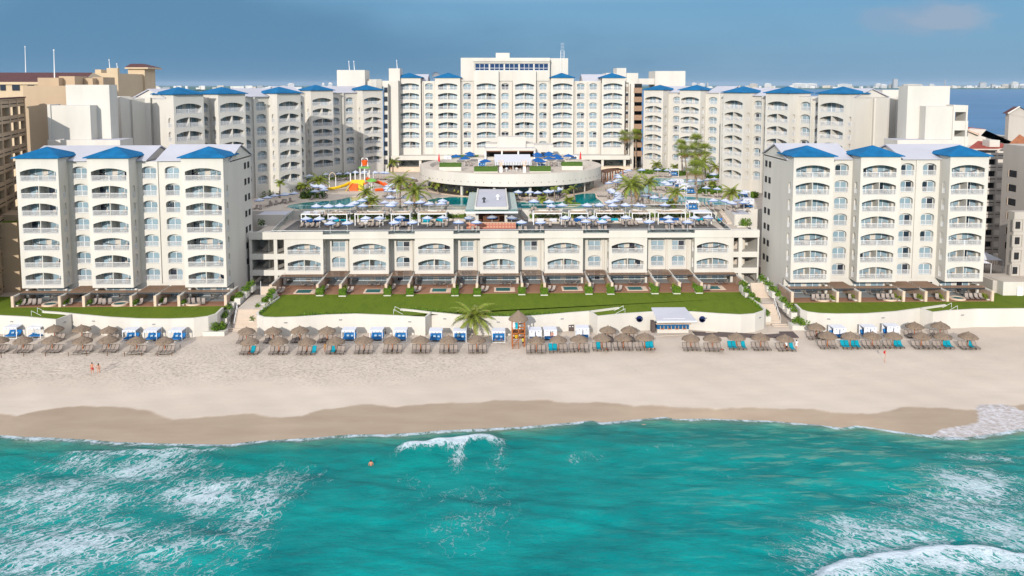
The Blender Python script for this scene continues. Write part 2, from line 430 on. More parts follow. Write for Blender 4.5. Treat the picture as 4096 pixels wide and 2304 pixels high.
class Kind:
    """first call uses the built thing, later calls copy it with its parts"""
    def __init__(s, make): s.make = make; s.o = None
    def at(s, loc, rz=0, label=None, group=None, sc=None):
        if s.o is None: s.o = s.make(); o = s.o; s.first = True
        else: o = copytree(s.o)
        o.location = loc; o.rotation_euler = (0, 0, rz)
        if sc: o.scale = (sc, sc, sc)
        if label: o['label'] = label
        if group: o['group'] = group
        return o
# ------------------------------------------------------------------ facade kit
RC = {}
def rail_mesh(L, h=1.05, sp=.145, solid=False):
    k = (round(L, 2), h, sp, solid)
    if k in RC: return RC[k]
    b = MB(); m = 'rail_white'
    b.box(0, L, -.03, .03, h-.07, h, m); b.box(0, L, -.025, .025, .04, .10, m)
    n = max(2, int(round(L/sp)))
    for i in range(n+1):
        x = i*L/n
        b.box(x-.022, x+.022, -.015, .015, .10, h-.07, m)
    if L > 4: b.box(L/2-.04, L/2+.04, -.04, .04, 0, h+.02, m)
    for x in (0.03, L-.03): b.box(x-.03, x+.03, -.032, .032, 0, h, m)
    RC[k] = b.mesh('railing'); return RC[k]
WC = {}
def window_meshes(kind, W, Hh):
    k = (kind, round(W, 1), round(Hh, 1))
    if k in WC: return WC[k]
    groups = {'wide': [(.07*W, .44*W, 2), (.60*W, .96*W, 2)], 'narrow': [(.06*W, .94*W, 2)], 'single': [(.05*W, .95*W, 1)],
              'wl': [(.07*W, .44*W, 2)], 'wr': [(.60*W, .96*W, 2)]}[kind]
    out = []
    for var in range(6):
        fr = MB(); pn = MB(); rnd = random.Random(var*31+int(W*10))
        for a, c, n in groups:
            w = (c-a)/n; t = .05
            fr.box(a-t, a, -.09, .0, 0, Hh+t, 'white_paint'); fr.box(c, c+t, -.09, .0, 0, Hh+t, 'white_paint')
            fr.box(a, c, -.09, .0, Hh, Hh+t, 'white_paint'); fr.box(a, c, -.09, .0, 0, .06, 'white_paint')
            for i in range(n):
                x0, x1 = a+i*w, a+(i+1)*w
                if i: fr.box(x0-.05, x0+.05, -.10, .0, .06, Hh, 'white_paint')
                dark = rnd.random() < (.0, .10, .2, .05, .45, .12)[var]
                pn.poly([(x0, -.035, .06), (x1, -.035, .06), (x1, -.035, Hh), (x0, -.035, Hh)], 'pane_dark' if dark else 'pane_curtain')
        out.append((fr.mesh('window'), pn.mesh('pane')))
    WC[k] = out; return out
class Bld:
    def __init__(s, name, x, y, zb, rz, label, cat='building', wall='stucco_white'):
        s.r = root(name, (x, y, zb), rz, label, cat); s.zb = zb; s.w = MB(); s.wm = wall; s.x = x; s.y = y; s.rz = rz
    def part(s, name, b, smooth=False, parent=None): return b.build(name, parent or s.r, (0, 0, -s.zb) if parent is None else (0, 0, 0), 0, smooth)
    def world(s, u, w): c, n = cos(s.rz), sin(s.rz); return s.x+u*c-w*n, s.y+u*n+w*c
    def stack(s, o, d, L, z0, z1, ox0, ox1, rows, kind='narrow', depth=1.2, t=.28, rail=True, partition=(), back=True, win=True, floor_mat='stucco_soft', rh=1.05, flat=()):
        """one bay: a wall face from o along d with a column of arched openings, each with its room, window and rail"""
        dx, dy = d; bx, by = -dy, dx
        P = lambda a, q, z: (o[0]+a*dx+q*bx, o[1]+a*dy+q*by, z)
        B = s.w; m = s.wm; ang = atan2(dy, dx)
        Q = lambda a0, a1, q0, q1, za, zb, mm=m: B.poly([P(a0, q0, za), P(a1, q1, za), P(a1, q1, zb), P(a0, q0, zb)], mm)
        Q(0, ox0, 0, 0, z0, z1); Q(ox1, L, 0, 0, z0, z1)
        z = z0
        for ri, (zf, spr, top) in enumerate(rows):
            Q(ox0, ox1, 0, 0, z, zf)
            cx = (ox0+ox1)/2; a = (ox1-ox0)/2; r = top-spr; n = 10
            pts = []
            if ri in flat or r < .05: pts = [(ox0, top), (ox1, top)]; spr_ = top
            elif a > 2.2:
                R = (a*a+r*r)/(2*r); tm = math.asin(min(1, a/R))
                pts = [(cx+R*sin(-tm+2*tm*i/n), top-R+R*cos(-tm+2*tm*i/n)) for i in range(n+1)]
            else: pts = [(cx-a*cos(pi*i/n), spr+r*sin(pi*i/n)) for i in range(n+1)]
            for (xa, za), (xb, zb) in zip(pts, pts[1:]):
                if top+.02 > min(za, zb): B.poly([P(xa, 0, za), P(xb, 0, zb), P(xb, 0, top+.02), P(xa, 0, top+.02)], m)
                B.poly([P(xb, 0, zb), P(xa, 0, za), P(xa, t, za), P(xb, t, zb)], m)
            B.poly([P(ox0, 0, zf), P(ox0, 0, pts[0][1]), P(ox0, t, pts[0][1]), P(ox0, t, zf)], m)
            B.poly([P(ox1, 0, pts[-1][1]), P(ox1, 0, zf), P(ox1, t, zf), P(ox1, t, pts[-1][1])], m)
            z = top+.02
            if depth > 0:
                e = .25 if kind == 'wide' else .0
                x0, x1 = ox0-e, ox1+e; zt = top+.1
                # inner face of the front wall around the opening is hidden; the room:
                B.poly([P(ox0-e, 0, zf), P(ox1+e, 0, zf), P(ox1+e, depth, zf), P(ox0-e, depth, zf)], floor_mat)
                B.poly([P(x0, depth, zt), P(x1, depth, zt), P(x1, t, zt), P(x0, t, zt)], m)
                B.poly([P(x0, t, zf), P(x0, depth, zf), P(x0, depth, zt), P(x0, t, zt)], m)
                B.poly([P(x1, depth, zf), P(x1, t, zf), P(x1, t, zt), P(x1, depth, zt)], m)
                B.poly([P(x0, depth, zf), P(x1, depth, zf), P(x1, depth, zt), P(x0, depth, zt)], 'stucco_soft' if kind == 'wide' else m)
                for sx, w0, w1 in ((x0, x0, ox0), (x1, ox1, x1)):
                    if e: B.poly([P(w1, t, zf), P(w0, t, zf), P(w0, t, zt), P(w1, t, zt)], m)
                if ri in partition:
                    pm = o[0]+cx*dx, o[1]+cx*dy
                    for sg in (-.07, .07):
                        B.poly([P(cx+sg, .02, zf), P(cx+sg, depth, zf), P(cx+sg, depth, zt), P(cx+sg, .02, top-.02)], m)
                    B.poly([P(cx-.07, .02, zf), P(cx+.07, .02, zf), P(cx+.07, .02, top-.03), P(cx-.07, .02, top-.03)], m)
            if win:
                Wd = ox1-ox0; Hh = min(2.25, top-zf-.12) if kind != 'narrow' else top-zf-.42
                q = P(ox0, depth-.01, zf+.02)
                for kk in (('wl', 'wr') if kind == 'wide' else (kind,)):
                    fr, pn = random.choice(window_meshes(kk, Wd, Hh))
                    f = place('balcony_door' if kind == 'wide' else 'window', fr, s.r, (q[0], q[1], q[2]-s.zb), ang)
                    place('pane', pn, f)
            if rail:
                q = P(ox0+.01, .09, zf); place('railing', rail_mesh(ox1-ox0-.02, rh), s.r, (q[0], q[1], q[2]-s.zb), ang)
        Q(ox0, ox1, 0, 0, z, z1)
    def face(s, p, q, z0, z1, m=None):
        s.w.poly([(p[0], p[1], z0), (q[0], q[1], z0), (q[0], q[1], z1), (p[0], p[1], z1)], m or s.wm)
    def hip(s, u0, u1, w0, w1, z, h, over=.55, m='roof_blue'):
        b = MB(); a0, a1, c0, c1 = u0-over, u1+over, w0-over, w1+over; ax, cy = (a0+a1)/2, (c0+c1)/2
        b.box(a0, a1, c0, c1, z-.10, z+.06, m); z2 = z+.06; ap = (ax, cy, z2+h)
        k = [(a0,c0,z2),(a1,c0,z2),(a1,c1,z2),(a0,c1,z2)]
        for i in range(4): b.poly([k[i], k[(i+1) % 4], ap], m)
        s.part('hip_roof', b)
    def gable(s, u0, u1, w0, w1, z, h, over=.5, m='roof_white', ends=(True, True)):
        b = MB(); a0, a1, c0, c1 = u0, u1, w0-over, w1+over; cy = (c0+c1)/2; th = .22
        for dz in (0,):
            b.poly([(a0,c0,z+th),(a1,c0,z+th),(a1,cy,z+h+th),(a0,cy,z+h+th)], m); b.poly([(a1,c1,z+th),(a0,c1,z+th),(a0,cy,z+h+th),(a1,cy,z+h+th)], m)
            b.poly([(a0,c0,z),(a0,cy,z+h),(a1,cy,z+h),(a1,c0,z)], m); b.poly([(a0,cy,z+h),(a0,c1,z),(a1,c1,z),(a1,cy,z+h)], m)
            b.poly([(a0,c0,z),(a1,c0,z),(a1,c0,z+th),(a0,c0,z+th)], m); b.poly([(a1,c1,z),(a0,c1,z),(a0,c1,z+th),(a1,c1,z+th)], m)
            for x in (a0, a1):
                b.poly([(x,c0,z),(x,c0,z+th),(x,cy,z+h+th),(x,cy,z+h)], m); b.poly([(x,c1,z),(x,c1,z+th),(x,cy,z+h+th),(x,cy,z+h)], m)
        s.part('gable_roof', b)
        for x, e in ((u0+.35, ends[0]), (u1-.35, ends[1])):
            if e:
                for sg in (0, .02): s.w.poly([(x+sg, w0, z-.02), (x+sg, w1, z-.02), (x+sg, (w0+w1)/2, z+h*.93)], s.wm)
    def done(s): return s.part('wall', s.w)

def chair_mb():
    b = MB(); m = 'sling_taupe'
    b.box(-.28, .28, -.28, .28, .40, .45, m); b.obox((0, .30, .72), .56, .05, .62, m, rx=-.18)
    for x in (-.26, .26):
        for y in (-.25, .27): b.box(x-.02, x+.02, y-.02, y+.02, 0, .42, 'frame_dark')
        b.box(x-.025, x+.025, -.25, .28, .62, .66, 'frame_dark')
    return b
BCH = chair_mb().mesh('chair')
def hammock_mesh(W, sag=.9, dz=1.9):
    b = MB(); n = 10; pts = []
    for i in range(n+1):
        t = i/n; pts.append((W*t, .35+.25*sin(pi*t), dz-sag*4*t*(1-t)))
    for i in range(n):
        wa = .04+.28*sin(pi*i/n); wb = .04+.28*sin(pi*(i+1)/n); p, q = pts[i], pts[i+1]
        b.poly([(p[0], p[1]-wa, p[2]), (q[0], q[1]-wb, q[2]), (q[0], q[1]+wb, q[2]-.04), (p[0], p[1]+wa, p[2]-.04)], 'sling_taupe')
        b.poly([(p[0], p[1]-wa, p[2]-.05), (p[0], p[1]+wa, p[2]-.09), (q[0], q[1]+wb, q[2]-.09), (q[0], q[1]-wb, q[2]-.05)], 'sling_taupe')
    return b.mesh('hammock')
HAM = hammock_mesh(5.6)
ROWN = ['top', 'second highest', 'third highest', 'fourth highest', 'third lowest', 'second lowest', 'lowest']
def balcony_stuff(B, bays, Y0, rows, who, hang=(0, 4), skip=0):
    """loose chairs and hammocks standing on the wide balconies of a front tower"""
    for bi, (xa, xb, nm) in enumerate(bays):
        for ri, (zf, _, top) in enumerate(rows):
            if ri in hang:
                o = place('hammock', HAM, None, (xa+.2+(xb-xa-6)*.5, Y0+.4, zf))
                tag(o, f'grey hammock across the {ROWN[ri+skip]} balcony of the front {nm}', 'hammock', 'balcony hammocks')
            xs = [(.33, 'left'), (.80, 'right')]
            for f, sd in xs:
                o = place('balcony_chair', BCH, None, (xa+(xb-xa)*f, Y0+1.15, zf), random.uniform(-.3, .3))
                tag(o, f'taupe chair, {sd} side, {ROWN[ri+skip]} balcony, front {nm}', 'chair', 'balcony chairs')
# ------------------------------------------------------------------ front towers
SH = 3.3
GF = 3.05    # ground floor level of lawn and patios
def tower(name, label, Y0, spec, rowpy, eavepy, side, right):
    """spec: list of (kind, wall x0, x1, opening x0, x1) in photo pixels on row rowpy"""
    xs = [TX(a[1], rowpy, Y0) for a in spec] + [TX(spec[-1][2], rowpy, Y0)]
    x_org = TX(spec[0][1], rowpy, Y0)
    zr = AY(2048, rowpy, Y0)[1]; ze = AY(2048, eavepy, Y0)[1]
    B = Bld(name, x_org, Y0, GF, 0, label, 'hotel tower')
    REC = 3.5; DEP = 17.0
    rows_w = [(zr-SH*k, zr-SH*k+1.75, zr-SH*k+2.42) for k in range(7)][::-1]
    rows_n = [(zr-SH*k, zr-SH*k+1.75, zr-SH*k+2.42) for k in range(7)][::-1]
    zb = rows_w[0][0]-.55
    wides = []
    for (k, a, b, oa, ob) in spec:
        yy = Y0 if k == 'w' else Y0+REC
        A, Bq, OA, OB = (TX(v, rowpy, yy)-x_org for v in (a, b, oa, ob))
        if k == 'w':
            B.stack((A, 0), (1, 0), Bq-A, zb, ze, OA-A, OB-A, rows_w, 'wide', 2.3, partition=(0, 1, 3, 4, 5) if True else ())
            sd = [(zf, zf+1.75, zf+2.3) for zf, _, _ in rows_w]
            B.stack((Bq, 0), (0, 1), REC, zb, ze, 1.2, 2.35, sd[:-1] if not right else sd[:-1], 'single', .9)
            B.stack((A, REC), (0, -1), REC, zb, ze, REC-2.35, REC-1.2, sd[:-1], 'single', .9)
            B.w.poly([(A, 0, zb), (Bq, 0, zb), (Bq, REC, zb), (A, REC, zb)][::-1], 'stucco_white')
            B.hip(A, Bq, 0, Bq-A-.4, ze, 1.75)
            B.w.poly([(A, Bq-A-.4, ze-1.2), (Bq, Bq-A-.4, ze-1.2), (Bq, Bq-A-.4, ze), (A, Bq-A-.4, ze)][::-1], 'stucco_white')
            B.face((A+.01, Bq-A-.4), (A+.01, REC), ze-.95, ze); B.face((Bq-.01, REC), (Bq-.01, Bq-A-.4), ze-.95, ze)
            wides.append((A+x_org, Bq+x_org, OA+x_org, OB+x_org))
        else:
            B.stack((A, REC), (1, 0), Bq-A, zb, ze-1.1, OA-A, OB-A, rows_n, 'narrow', .75)
    X1 = TX(spec[-1][2], rowpy, Y0)-x_org
    # fill recessed strips between bays and pilasters
    segs = []
    for (k, a, b, oa, ob) in spec:
        yy = Y0 if k == 'w' else Y0+REC
        segs.append((TX(a, rowpy, yy)-x_org, TX(b, rowpy, yy)-x_org, k))
    for (a0, a1, k), (b0, b1, k2) in zip(segs, segs[1:]):
        if b0-a1 > .05:
            B.face((a1, REC), (b0, REC), zb, ze-1.1)
            if b0-a1 > .4 and k == 'n' and k2 == 'n': B.w.box(a1-.12, a1+.12, REC-.25, REC, zb, ze-1.1, 'stucco_white')
    # ground storey back wall line, sides, rear
    B.w.box(0, X1, REC+.05, REC+.4, GF-.3, zb, 'stucco_white')
    ext = 0.0
    lo = 0 if not right else -ext; hi = X1+ext if not right else X1
    e0, e1 = (X1, X1+ext) if not right else (-ext, 0)
    B.face((hi, REC), (hi, DEP), GF-3, ze-.9); B.face((lo, DEP), (lo, REC), GF-3, ze-.9)
    B.face((hi, DEP), (lo, DEP), GF-3, ze-.9)
    B.w.box(lo, hi, REC+.4, DEP, ze-1.3, ze-1.1, 'roof_white')
    # wall of the ground storey doors
    fl = MB()
    fl.box(0, X1, REC-.001, REC+.05, GF, GF+.02, 'paving')
    for (a0, a1, k) in segs:
        q0, q1 = a0+.5, a1-.5
        for kk in (('wl', 'wr') if k == 'w' else ('narrow',)):
            fr, pn = window_meshes(kk, q1-q0, 2.0)[random.randrange(4)]
            f = place('patio_door', fr, B.r, (q0, REC+.04, .03)); place('pane', pn, f)
    return B, x_org, segs, wides, zr, ze, rows_w, REC, DEP, X1
YF = 150.6
FLs = [('w', 65.6, 234.5, 80.7, 225.4), ('n', 280, 350.6, 290, 349), ('w', 350.6, 516.8, 364.5, 507), ('n', 560, 632, 567, 626), ('n', 642, 725.5, 660, 718), ('w', 725.5, 894.4, 740, 884.5)]
B, FLx, FLseg, FLw, zr, ze, rw, REC, DEP, X1 = tower('front_tower', 'white seven balcony hotel tower with three blue hip roofs at the left front', YF, FLs, 720.4, 627, 0, False)
a = FLseg
B.gable(a[0][0]-.3, a[2][1]+2.0, REC, DEP, ze-1.0, 2.3); B.gable(a[4][0]-.6, X1+.3, REC, DEP, ze-1.0, 2.5)
B.w.box(a[2][1]+2.0, a[4][0]-.6, DEP-1.0, DEP-.6, ze-1.1, ze-.3, 'stucco_white')
B.done(); BFL = B
names = ['left tower, left bay', 'left tower, middle bay', 'left tower, right bay']
balcony_stuff(B, [(w[2], w[3], n) for w, n in zip(FLw, names)], YF, rw[::-1], 'left')
FRs = [('w', 3173.4, 3334.4, 3183.7, 3319.3), ('n', 3337, 3400, 3339.5, 3394), ('w', 3441.7, 3600.7, 3451.6, 3586), ('n', 3601, 3664, 3603, 3655.5), ('n', 3684, 3762, 3690, 3744), ('w', 3798.3, 3952.5, 3805.4, 3938.6)]
B, FRx, FRseg, FRw, zr2, ze2, rw2, REC, DEP, X1r = tower('front_tower', 'white seven balcony hotel tower with three blue hip roofs at the right front', YF, FRs, 714.8, 627, 0, True)
a = FRseg
B.gable(-.3, a[2][0]-.2, REC, DEP, ze2-1.0, 2.5); B.gable(a[4][0]-4.0, X1r+.3, REC, DEP, ze2-1.0, 2.3)
B.done(); BFR = B
names = ['right tower, left bay', 'right tower, middle bay', 'right tower, right bay']
balcony_stuff(B, [(w[2], w[3], n) for w, n in zip(FRw, names)], YF, rw2[::-1], 'right')
# ------------------------------------------------------------------ patios: dividers, slatted pergolas, decks (parts of the building behind them)
def patios(B, x_org, segs, REC, yfront_deck, xedges, wide_front, ztop=5.17, zf=GF, hedge=False):
    """xedges: divider x positions (absolute); one more than segs"""
    dv = MB(); 
    for i, x in enumerate(xedges):
        d = MB(); yb = REC+.02
        u = x-x_org; w1 = yfront_deck
        d.box(u-.16, u+.16, w1+.45, yb, zf-.4, ztop-.35, 'travertine'); d.box(u-.24, u+.24, w1, w1+.45, zf-.4, ztop-.1, 'travertine_trim')
        d.obox((u, (w1+.45+yb)/2, ztop-.25), .34, yb-w1-.45, .24, 'stucco_white')
        B.part('patio_wall', d)
        pl = MB()
    for i, (a, b) in enumerate(zip(xedges, xedges[1:])):
        k = segs[i][2]; u0, u1 = a-x_org+.25, b-x_org-.25
        wb = -.02 if k == 'w' else REC-.02
        wf = wide_front
        p = MB(); p.box(u0, u1, wf, wf+.12, ztop-.28, ztop-.02, 'metal_dark'); n = int((u1-u0)/.27)
        for q in range(n+1):
            x = u0+.03+(u1-u0-.1)*q/n; p.box(x, x+.15, wf, wb, ztop, ztop+.07, 'slat_brown')
        B.part('pergola', p)
        d = MB(); d.box(u0, u1, yfront_deck, min(REC-1.8, -.5), zf-.3, zf+.05, 'deck_wood'); d.box(u0, u1, min(REC-1.8, -.5), REC, zf-.3, zf+.06, 'patio_grey'); B.part('patio_deck', d)
        if k == 'w':
            
            for q0 in (u0+.2, u1-.65): c = MB(); c.box(q0, q0+.45, -.05, .4, zf, ztop+.3, 'stucco_white'); B.part('column', c)
DF = GZ(300, 1228, GF)[1]-YF    # deck front offset
def zx(u, v, ox, oy=700): return GZ(ox+u/S, oy+v/S, GF)[0]
fl_edges = [zx(130, 1330, 0), zx(598, 1330, 0), zx(838, 1330, 0), zx(1310, 1330, 0), zx(1550, 1330, 0), zx(1788, 1330, 0), zx(2262, 1325, 0)]
patios(BFL, FLx, FLseg, REC, DF, fl_edges, -1.6)
fr_edges = [zx(240, 1280, 3072), zx(698, 1280, 3072), zx(925, 1280, 3072), zx(1372, 1280, 3072), zx(1595, 1278, 3072), zx(1818, 1278, 3072), zx(2262, 1272, 3072)]
patios(BFR, FRx, FRseg, REC, DF, fr_edges, -1.6)
# ------------------------------------------------------------------ low central building
YL = 162.6
zA = AY(2048, 1016, YL)[1]; zB = AY(2048, 1080.4, YL)[1]
zcorn = AY(2048, 952, YL)[1]; zlow = AY(2048, 935.5, YL)[1]; zhigh = AY(2048, 924, YL)[1]
ROOFZ = zlow-.55
Ls = [('w',1140,1293,1150.4,1282.8),('n',1328,1382.6,1328,1382.6),('w',1399.7,1554.7,1411.6,1544),('n',1585.7,1639.8,1585.7,1639.8),('w',1660,1814.3,1672.8,1803),('n',1842,1895.8,1842,1895.8),
      ('w',1920.4,2073.4,1931.5,2062.5),('n',2097.3,2150.2,2097.3,2150.2),('w',2178.4,2331.4,2190,2320.3),('n',2352,2403.8,2352,2403.8),('w',2435.6,2587.8,2446.3,2575.5),('n',2603.7,2656.2,2603.7,2656.2),('n',2687.2,2739.7,2687.2,2739.7),('w',2777.4,2926.5,2786.6,2913.4)]
LX0 = TX(1140, 1016, YL)
B = Bld('terrace_building', LX0, YL, GF, 0, 'long low white hotel block with a grey roof deck between the front towers', 'hotel building')
LREC = 3.0; segs = []; lw = []
zb = zB-.75
rows = [(zB, zB+1.65, zB+2.35), (zA, zA+1.55, zA+2.3)]
for (k, a, b, oa, ob) in Ls:
    yy = YL if k == 'w' else YL+LREC
    A, Bq, OA, OB = (TX(v, 1040, yy)-LX0 for v in (a, b, oa, ob))
    if k == 'w':
        B.stack((A, 0), (1, 0), Bq-A, zb, zcorn, OA-A, OB-A, rows, 'wide', 2.3, partition=(0,))
        for oo, dd in (((Bq, 0), (0, 1)), ((A, LREC), (0, -1))): B.stack(oo, dd, LREC, zb, zcorn, 1.0, 2.1, [(zB, zB+1.7, zB+2.3), (zA, zA+2.2, zA+2.2)], 'single', .7)
        B.w.poly([(A, LREC, zb), (Bq, LREC, zb), (Bq, 0, zb), (A, 0, zb)], 'stucco_white')
        lw.append((OA+LX0, OB+LX0)); segs.append((A, Bq, 'w'))
    else:
        B.stack((A-.35, LREC), (1, 0), Bq-A+.7, zb, zcorn+.5, .35, Bq-A+.35, rows, 'narrow', .7, flat=(1,)); segs.append((A-.35, Bq+.35, 'n'))
for (a0, a1, k), (b0, b1, k2) in zip(segs, segs[1:]):
    B.face((a1, LREC), (b0, LREC), zb, zcorn+.5)
    B.w.box(a1-.02, a1+.3, LREC-.3, LREC, zb, zcorn, 'stucco_soft') if k == 'n' else None
XL1 = segs[-1][1]
B.w.box(0, XL1, LREC+.05, LREC+.4, GF-.3, zb, 'stucco_white')
EX0 = TX(1024, 1016, YL+1)-LX0-1.2; EX1 = TX(3032, 1016, YL+1)-LX0
# parapet band with notches over the recessed bays
for (a0, a1, k), nx in zip(segs, segs[1:]+[None]):
    if k == 'w': B.w.box(a0, a1, -.06, .35, zcorn, zhigh, 'stucco_white')
wsegs = [s_ for s_ in segs if s_[2] == 'w']
for s0, s1 in zip(wsegs, wsegs[1:]): B.w.box(s0[1], s1[0], -.06, .35, zcorn, zlow, 'stucco_white')
B.w.box(EX0, 0, .3, .7, zcorn-.1, zhigh-.1, 'stucco_white'); B.w.box(XL1, EX1, .3, .7, zcorn-.1, zhigh-.1, 'stucco_white')
B.w.box(0, XL1, -.16, -.06, zcorn-.02, zcorn+.12, 'stucco_white')
# open stair halls at both ends
for (u0, u1, pil) in ((EX0, 0, TX(1105, 1016, YL+1)-LX0), (XL1, EX1, TX(2958, 1016, YL+1)-LX0)):
    for zq in (zA, zB, zB-3.4):
        B.w.box(u0, u1, .5, 8, zq-.35, zq, 'stucco_white'); 
        if zq > zB-3: B.w.box(u0, u1, .45, .75, zq-1.0, zq+.15, 'stucco_white')
        st = MB()
        for q in range(9): st.box(u0+1.4+q*.3, u0+1.7+q*.3, 4.4, 6.2, zq, zq+.33*(q+1), 'concrete_pale')
        B.part('stair', st)
    B.w.box(u0, u1, 8, 8.3, GF-.5, zcorn, 'stucco_white')
    B.w.box(pil-.35, pil+.35, .5, 1.1, GF, zcorn, 'stucco_white'); B.w.box(u1-.3, u1, .5, 1.0, GF, zcorn, 'stucco_white'); B.w.box(u0, u0+.5, .5, 1.0, GF, zcorn, 'stucco_white')
    B.w.box(u0+3.1, u0+3.4, 3.2, 6.5, GF, zcorn, 'stucco_white')
B.w.box(EX0, EX1, .35, 26, ROOFZ-.5, ROOFZ-.004, 'stucco_white')
B.face((EX0, 26), (EX0, .5), GF, ROOFZ); B.face((EX1, .5), (EX1, 26), GF, ROOFZ)
dk = MB(); dk.box(EX0+5, EX1-6.5, .36, 20.5, ROOFZ, ROOFZ+.02, 'deck_grey'); B.part('roof_deck', dk)
dk = MB(); dk.box(EX0, EX0+5, .7, 20.5, ROOFZ, ROOFZ+.02, 'concrete_pale'); B.part('roof_floor', dk); dk = MB(); dk.box(EX1-6.5, EX1, .7, 20.5, ROOFZ, ROOFZ+.02, 'concrete_pale'); B.part('roof_floor', dk)
rl = MB(); gl0, gl1 = EX0+4.6, EX1-6
rl.box(gl0, gl1, .62, .68, ROOFZ+1.28, ROOFZ+1.34, 'rail_white'); rl.poly([(gl0, .65, ROOFZ+.1), (gl1, .65, ROOFZ+.1), (gl1, .65, ROOFZ+1.28), (gl0, .65, ROOFZ+1.28)], 'glass_rail')
rl.box(EX0, gl0, .9, .96, ROOFZ+1.1, ROOFZ+1.16, 'rail_white'); rl.poly([(EX0, .93, ROOFZ+.1), (gl0, .93, ROOFZ+.1), (gl0, .93, ROOFZ+1.1), (EX0, .93, ROOFZ+1.1)], 'glass_rail')
rl.box(gl1, EX1, .9, .96, ROOFZ+1.1, ROOFZ+1.16, 'rail_white'); rl.poly([(gl1, .93, ROOFZ+.1), (EX1, .93, ROOFZ+.1), (EX1, .93, ROOFZ+1.1), (gl1, .93, ROOFZ+1.1)], 'glass_rail')
for x in (gl0, gl1):
    rl.poly([(x, .65, ROOFZ+.1), (x, 20, ROOFZ+1.9), (x, 20, ROOFZ+3.0), (x, .65, ROOFZ+1.28)], 'glass_rail'); rl.bar((x, .65, ROOFZ+1.3), (x, 20, ROOFZ+3.0), .035, 'rail_white')
B.part('glass_railing', rl)
for (a0, a1, k) in segs:
    q0, q1 = a0+.4, a1-.4
    for kk in (('wl', 'wr') if k == 'w' else ('narrow',)):
        fr, pn = window_meshes(kk, q1-q0, 2.0)[random.randrange(4)]
        f = place('patio_door', fr, B.r, (q0, LREC+.04, .03)); place('pane', pn, f)
LDF = GZ(2048, 1181, GF)[1]-YL
dpx = [(1100, 1183), (1292, 1170), (1368, 1163), (1563, 1172), (1645, 1160), (1828, 1170), (1912, 1170), (2083, 1165), (2177, 1160), (2348, 1165), (2440, 1160), (2608, 1160), (2708, 1155), (2776, 1150), (2968, 1150)]
le = [GZ(x, 1160, GF)[0] for x, y in dpx]
# keep dividers between the bays they part
for i in range(1, len(le)-1):
    m_ = (segs[i-1][1]+segs[i][0])/2+LX0
    le[i] = m_
le[0] = LX0-.9; le[-1] = XL1+LX0+.7
patios(B, LX0, segs, LREC, LDF+1.4, le, -1.8)
B.done(); BLB = B
names = [f'the {ordn(i+1)} low block bay from left' for i in range(7)]
for (xa, xb), nm in zip(lw, names):
    for zf, rn in ((zA, 'upper'), (zB, 'lower')):
        if rn == 'upper':
            o = place('hammock', HAM, None, (xa+.1, YL+.4, zf)); tag(o, f'grey hammock slung across the upper balcony of {nm}', 'hammock', 'balcony hammocks')
        for f, sd in ((.28, 'left'), (.78, 'right')):
            o = place('balcony_chair', BCH, None, (xa+(xb-xa)*f, YL+1.2, zf), random.uniform(-.3, .3)); tag(o, f'taupe chair, {sd} side, {rn} balcony, {nm}', 'chair', 'balcony chairs')
# ------------------------------------------------------------------ angled wings
TZ = 15.0
def wing(name, label, corner, rot, towers, u_lo, u_hi, zr, ze, mir=False, depth=15.0, gables=(), lo_end=True, hi_end=True, smallroof=True):
    """towers: list of (u0,u1) protruding bays; between them recessed narrow bays"""
    B = Bld(name, corner[0], corner[1], TZ, rot, label, 'hotel wing'); R = 3.3; s_ = 3.2
    rows = [(zr-s_*k, zr-s_*k+1.62, zr-s_*k+2.3) for k in range(8)][::-1]
    rows[0] = (TZ, rows[0][1], rows[0][2])
    zb = TZ-.5
    for (u0, u1) in towers:
        W = u1-u0
        B.stack((u0, 0), (1, 0), W, zb, ze, .55, W-.55, rows[1:], 'wide', 2.1, partition=(0, 1, 2, 3, 4, 5))
        B.w.poly([(u0, .0, zb)]*3, 'stucco_white') if False else None
        for oo, dd in (((u1, 0), (0, 1)), ((u0, R), (0, -1))): B.stack(oo, dd, R, zb, ze, 1.0, 2.3, [(a, a+1.6, a+2.25) for a, _, _ in rows[1:-1]], 'single', .8)
        B.hip(u0, u1, 0, W-.3, ze, 1.6); B.face((u1, W-.3), (u0, W-.3), ze-3, ze); B.face((u0+.01, W-.3), (u0+.01, R), ze-.95, ze); B.face((u1-.01, R), (u1-.01, W-.3), ze-.95, ze)
    ed = [u_lo]+[x for t in towers for x in t]+[u_hi]
    for a, b in zip(ed[0::2], ed[1::2]):
        L = b-a
        if L < .3: continue
        n = 1 if L < 7 else 2; w = L/n
        for i in range(n):
            u = a+i*w; ow = min(3.0, w-.9); m0 = (w-ow)/2
            if w < 1.8: B.face((u, R), (u+w, R), zb, ze-1); continue
            B.stack((u, R), (1, 0), w, zb, ze-1.0, m0, m0+ow, rows[1:], 'narrow', .7)
            if i: B.w.box(u-.25, u+.25, R-.5, R, zb, ze-1, 'stucco_white')
    B.face((u_hi, R), (u_hi, depth), zb, ze-.9); B.face((u_lo, depth), (u_lo, R), zb, ze-.9); B.face((u_hi, depth), (u_lo, depth), zb, ze-.9)
    B.w.box(u_lo, u_hi, R+.3, depth, ze-1.2, ze-1.0, 'roof_white')
    for g0, g1 in gables: B.gable(g0, g1, R, depth, ze-1.0, 2.0)
    g = MB()
    return B, rows
def corner_at(px, py, Y):
    x, z = AY(px, py, Y); return (x, Y)
zrW = 37.4; zeW = 41.9
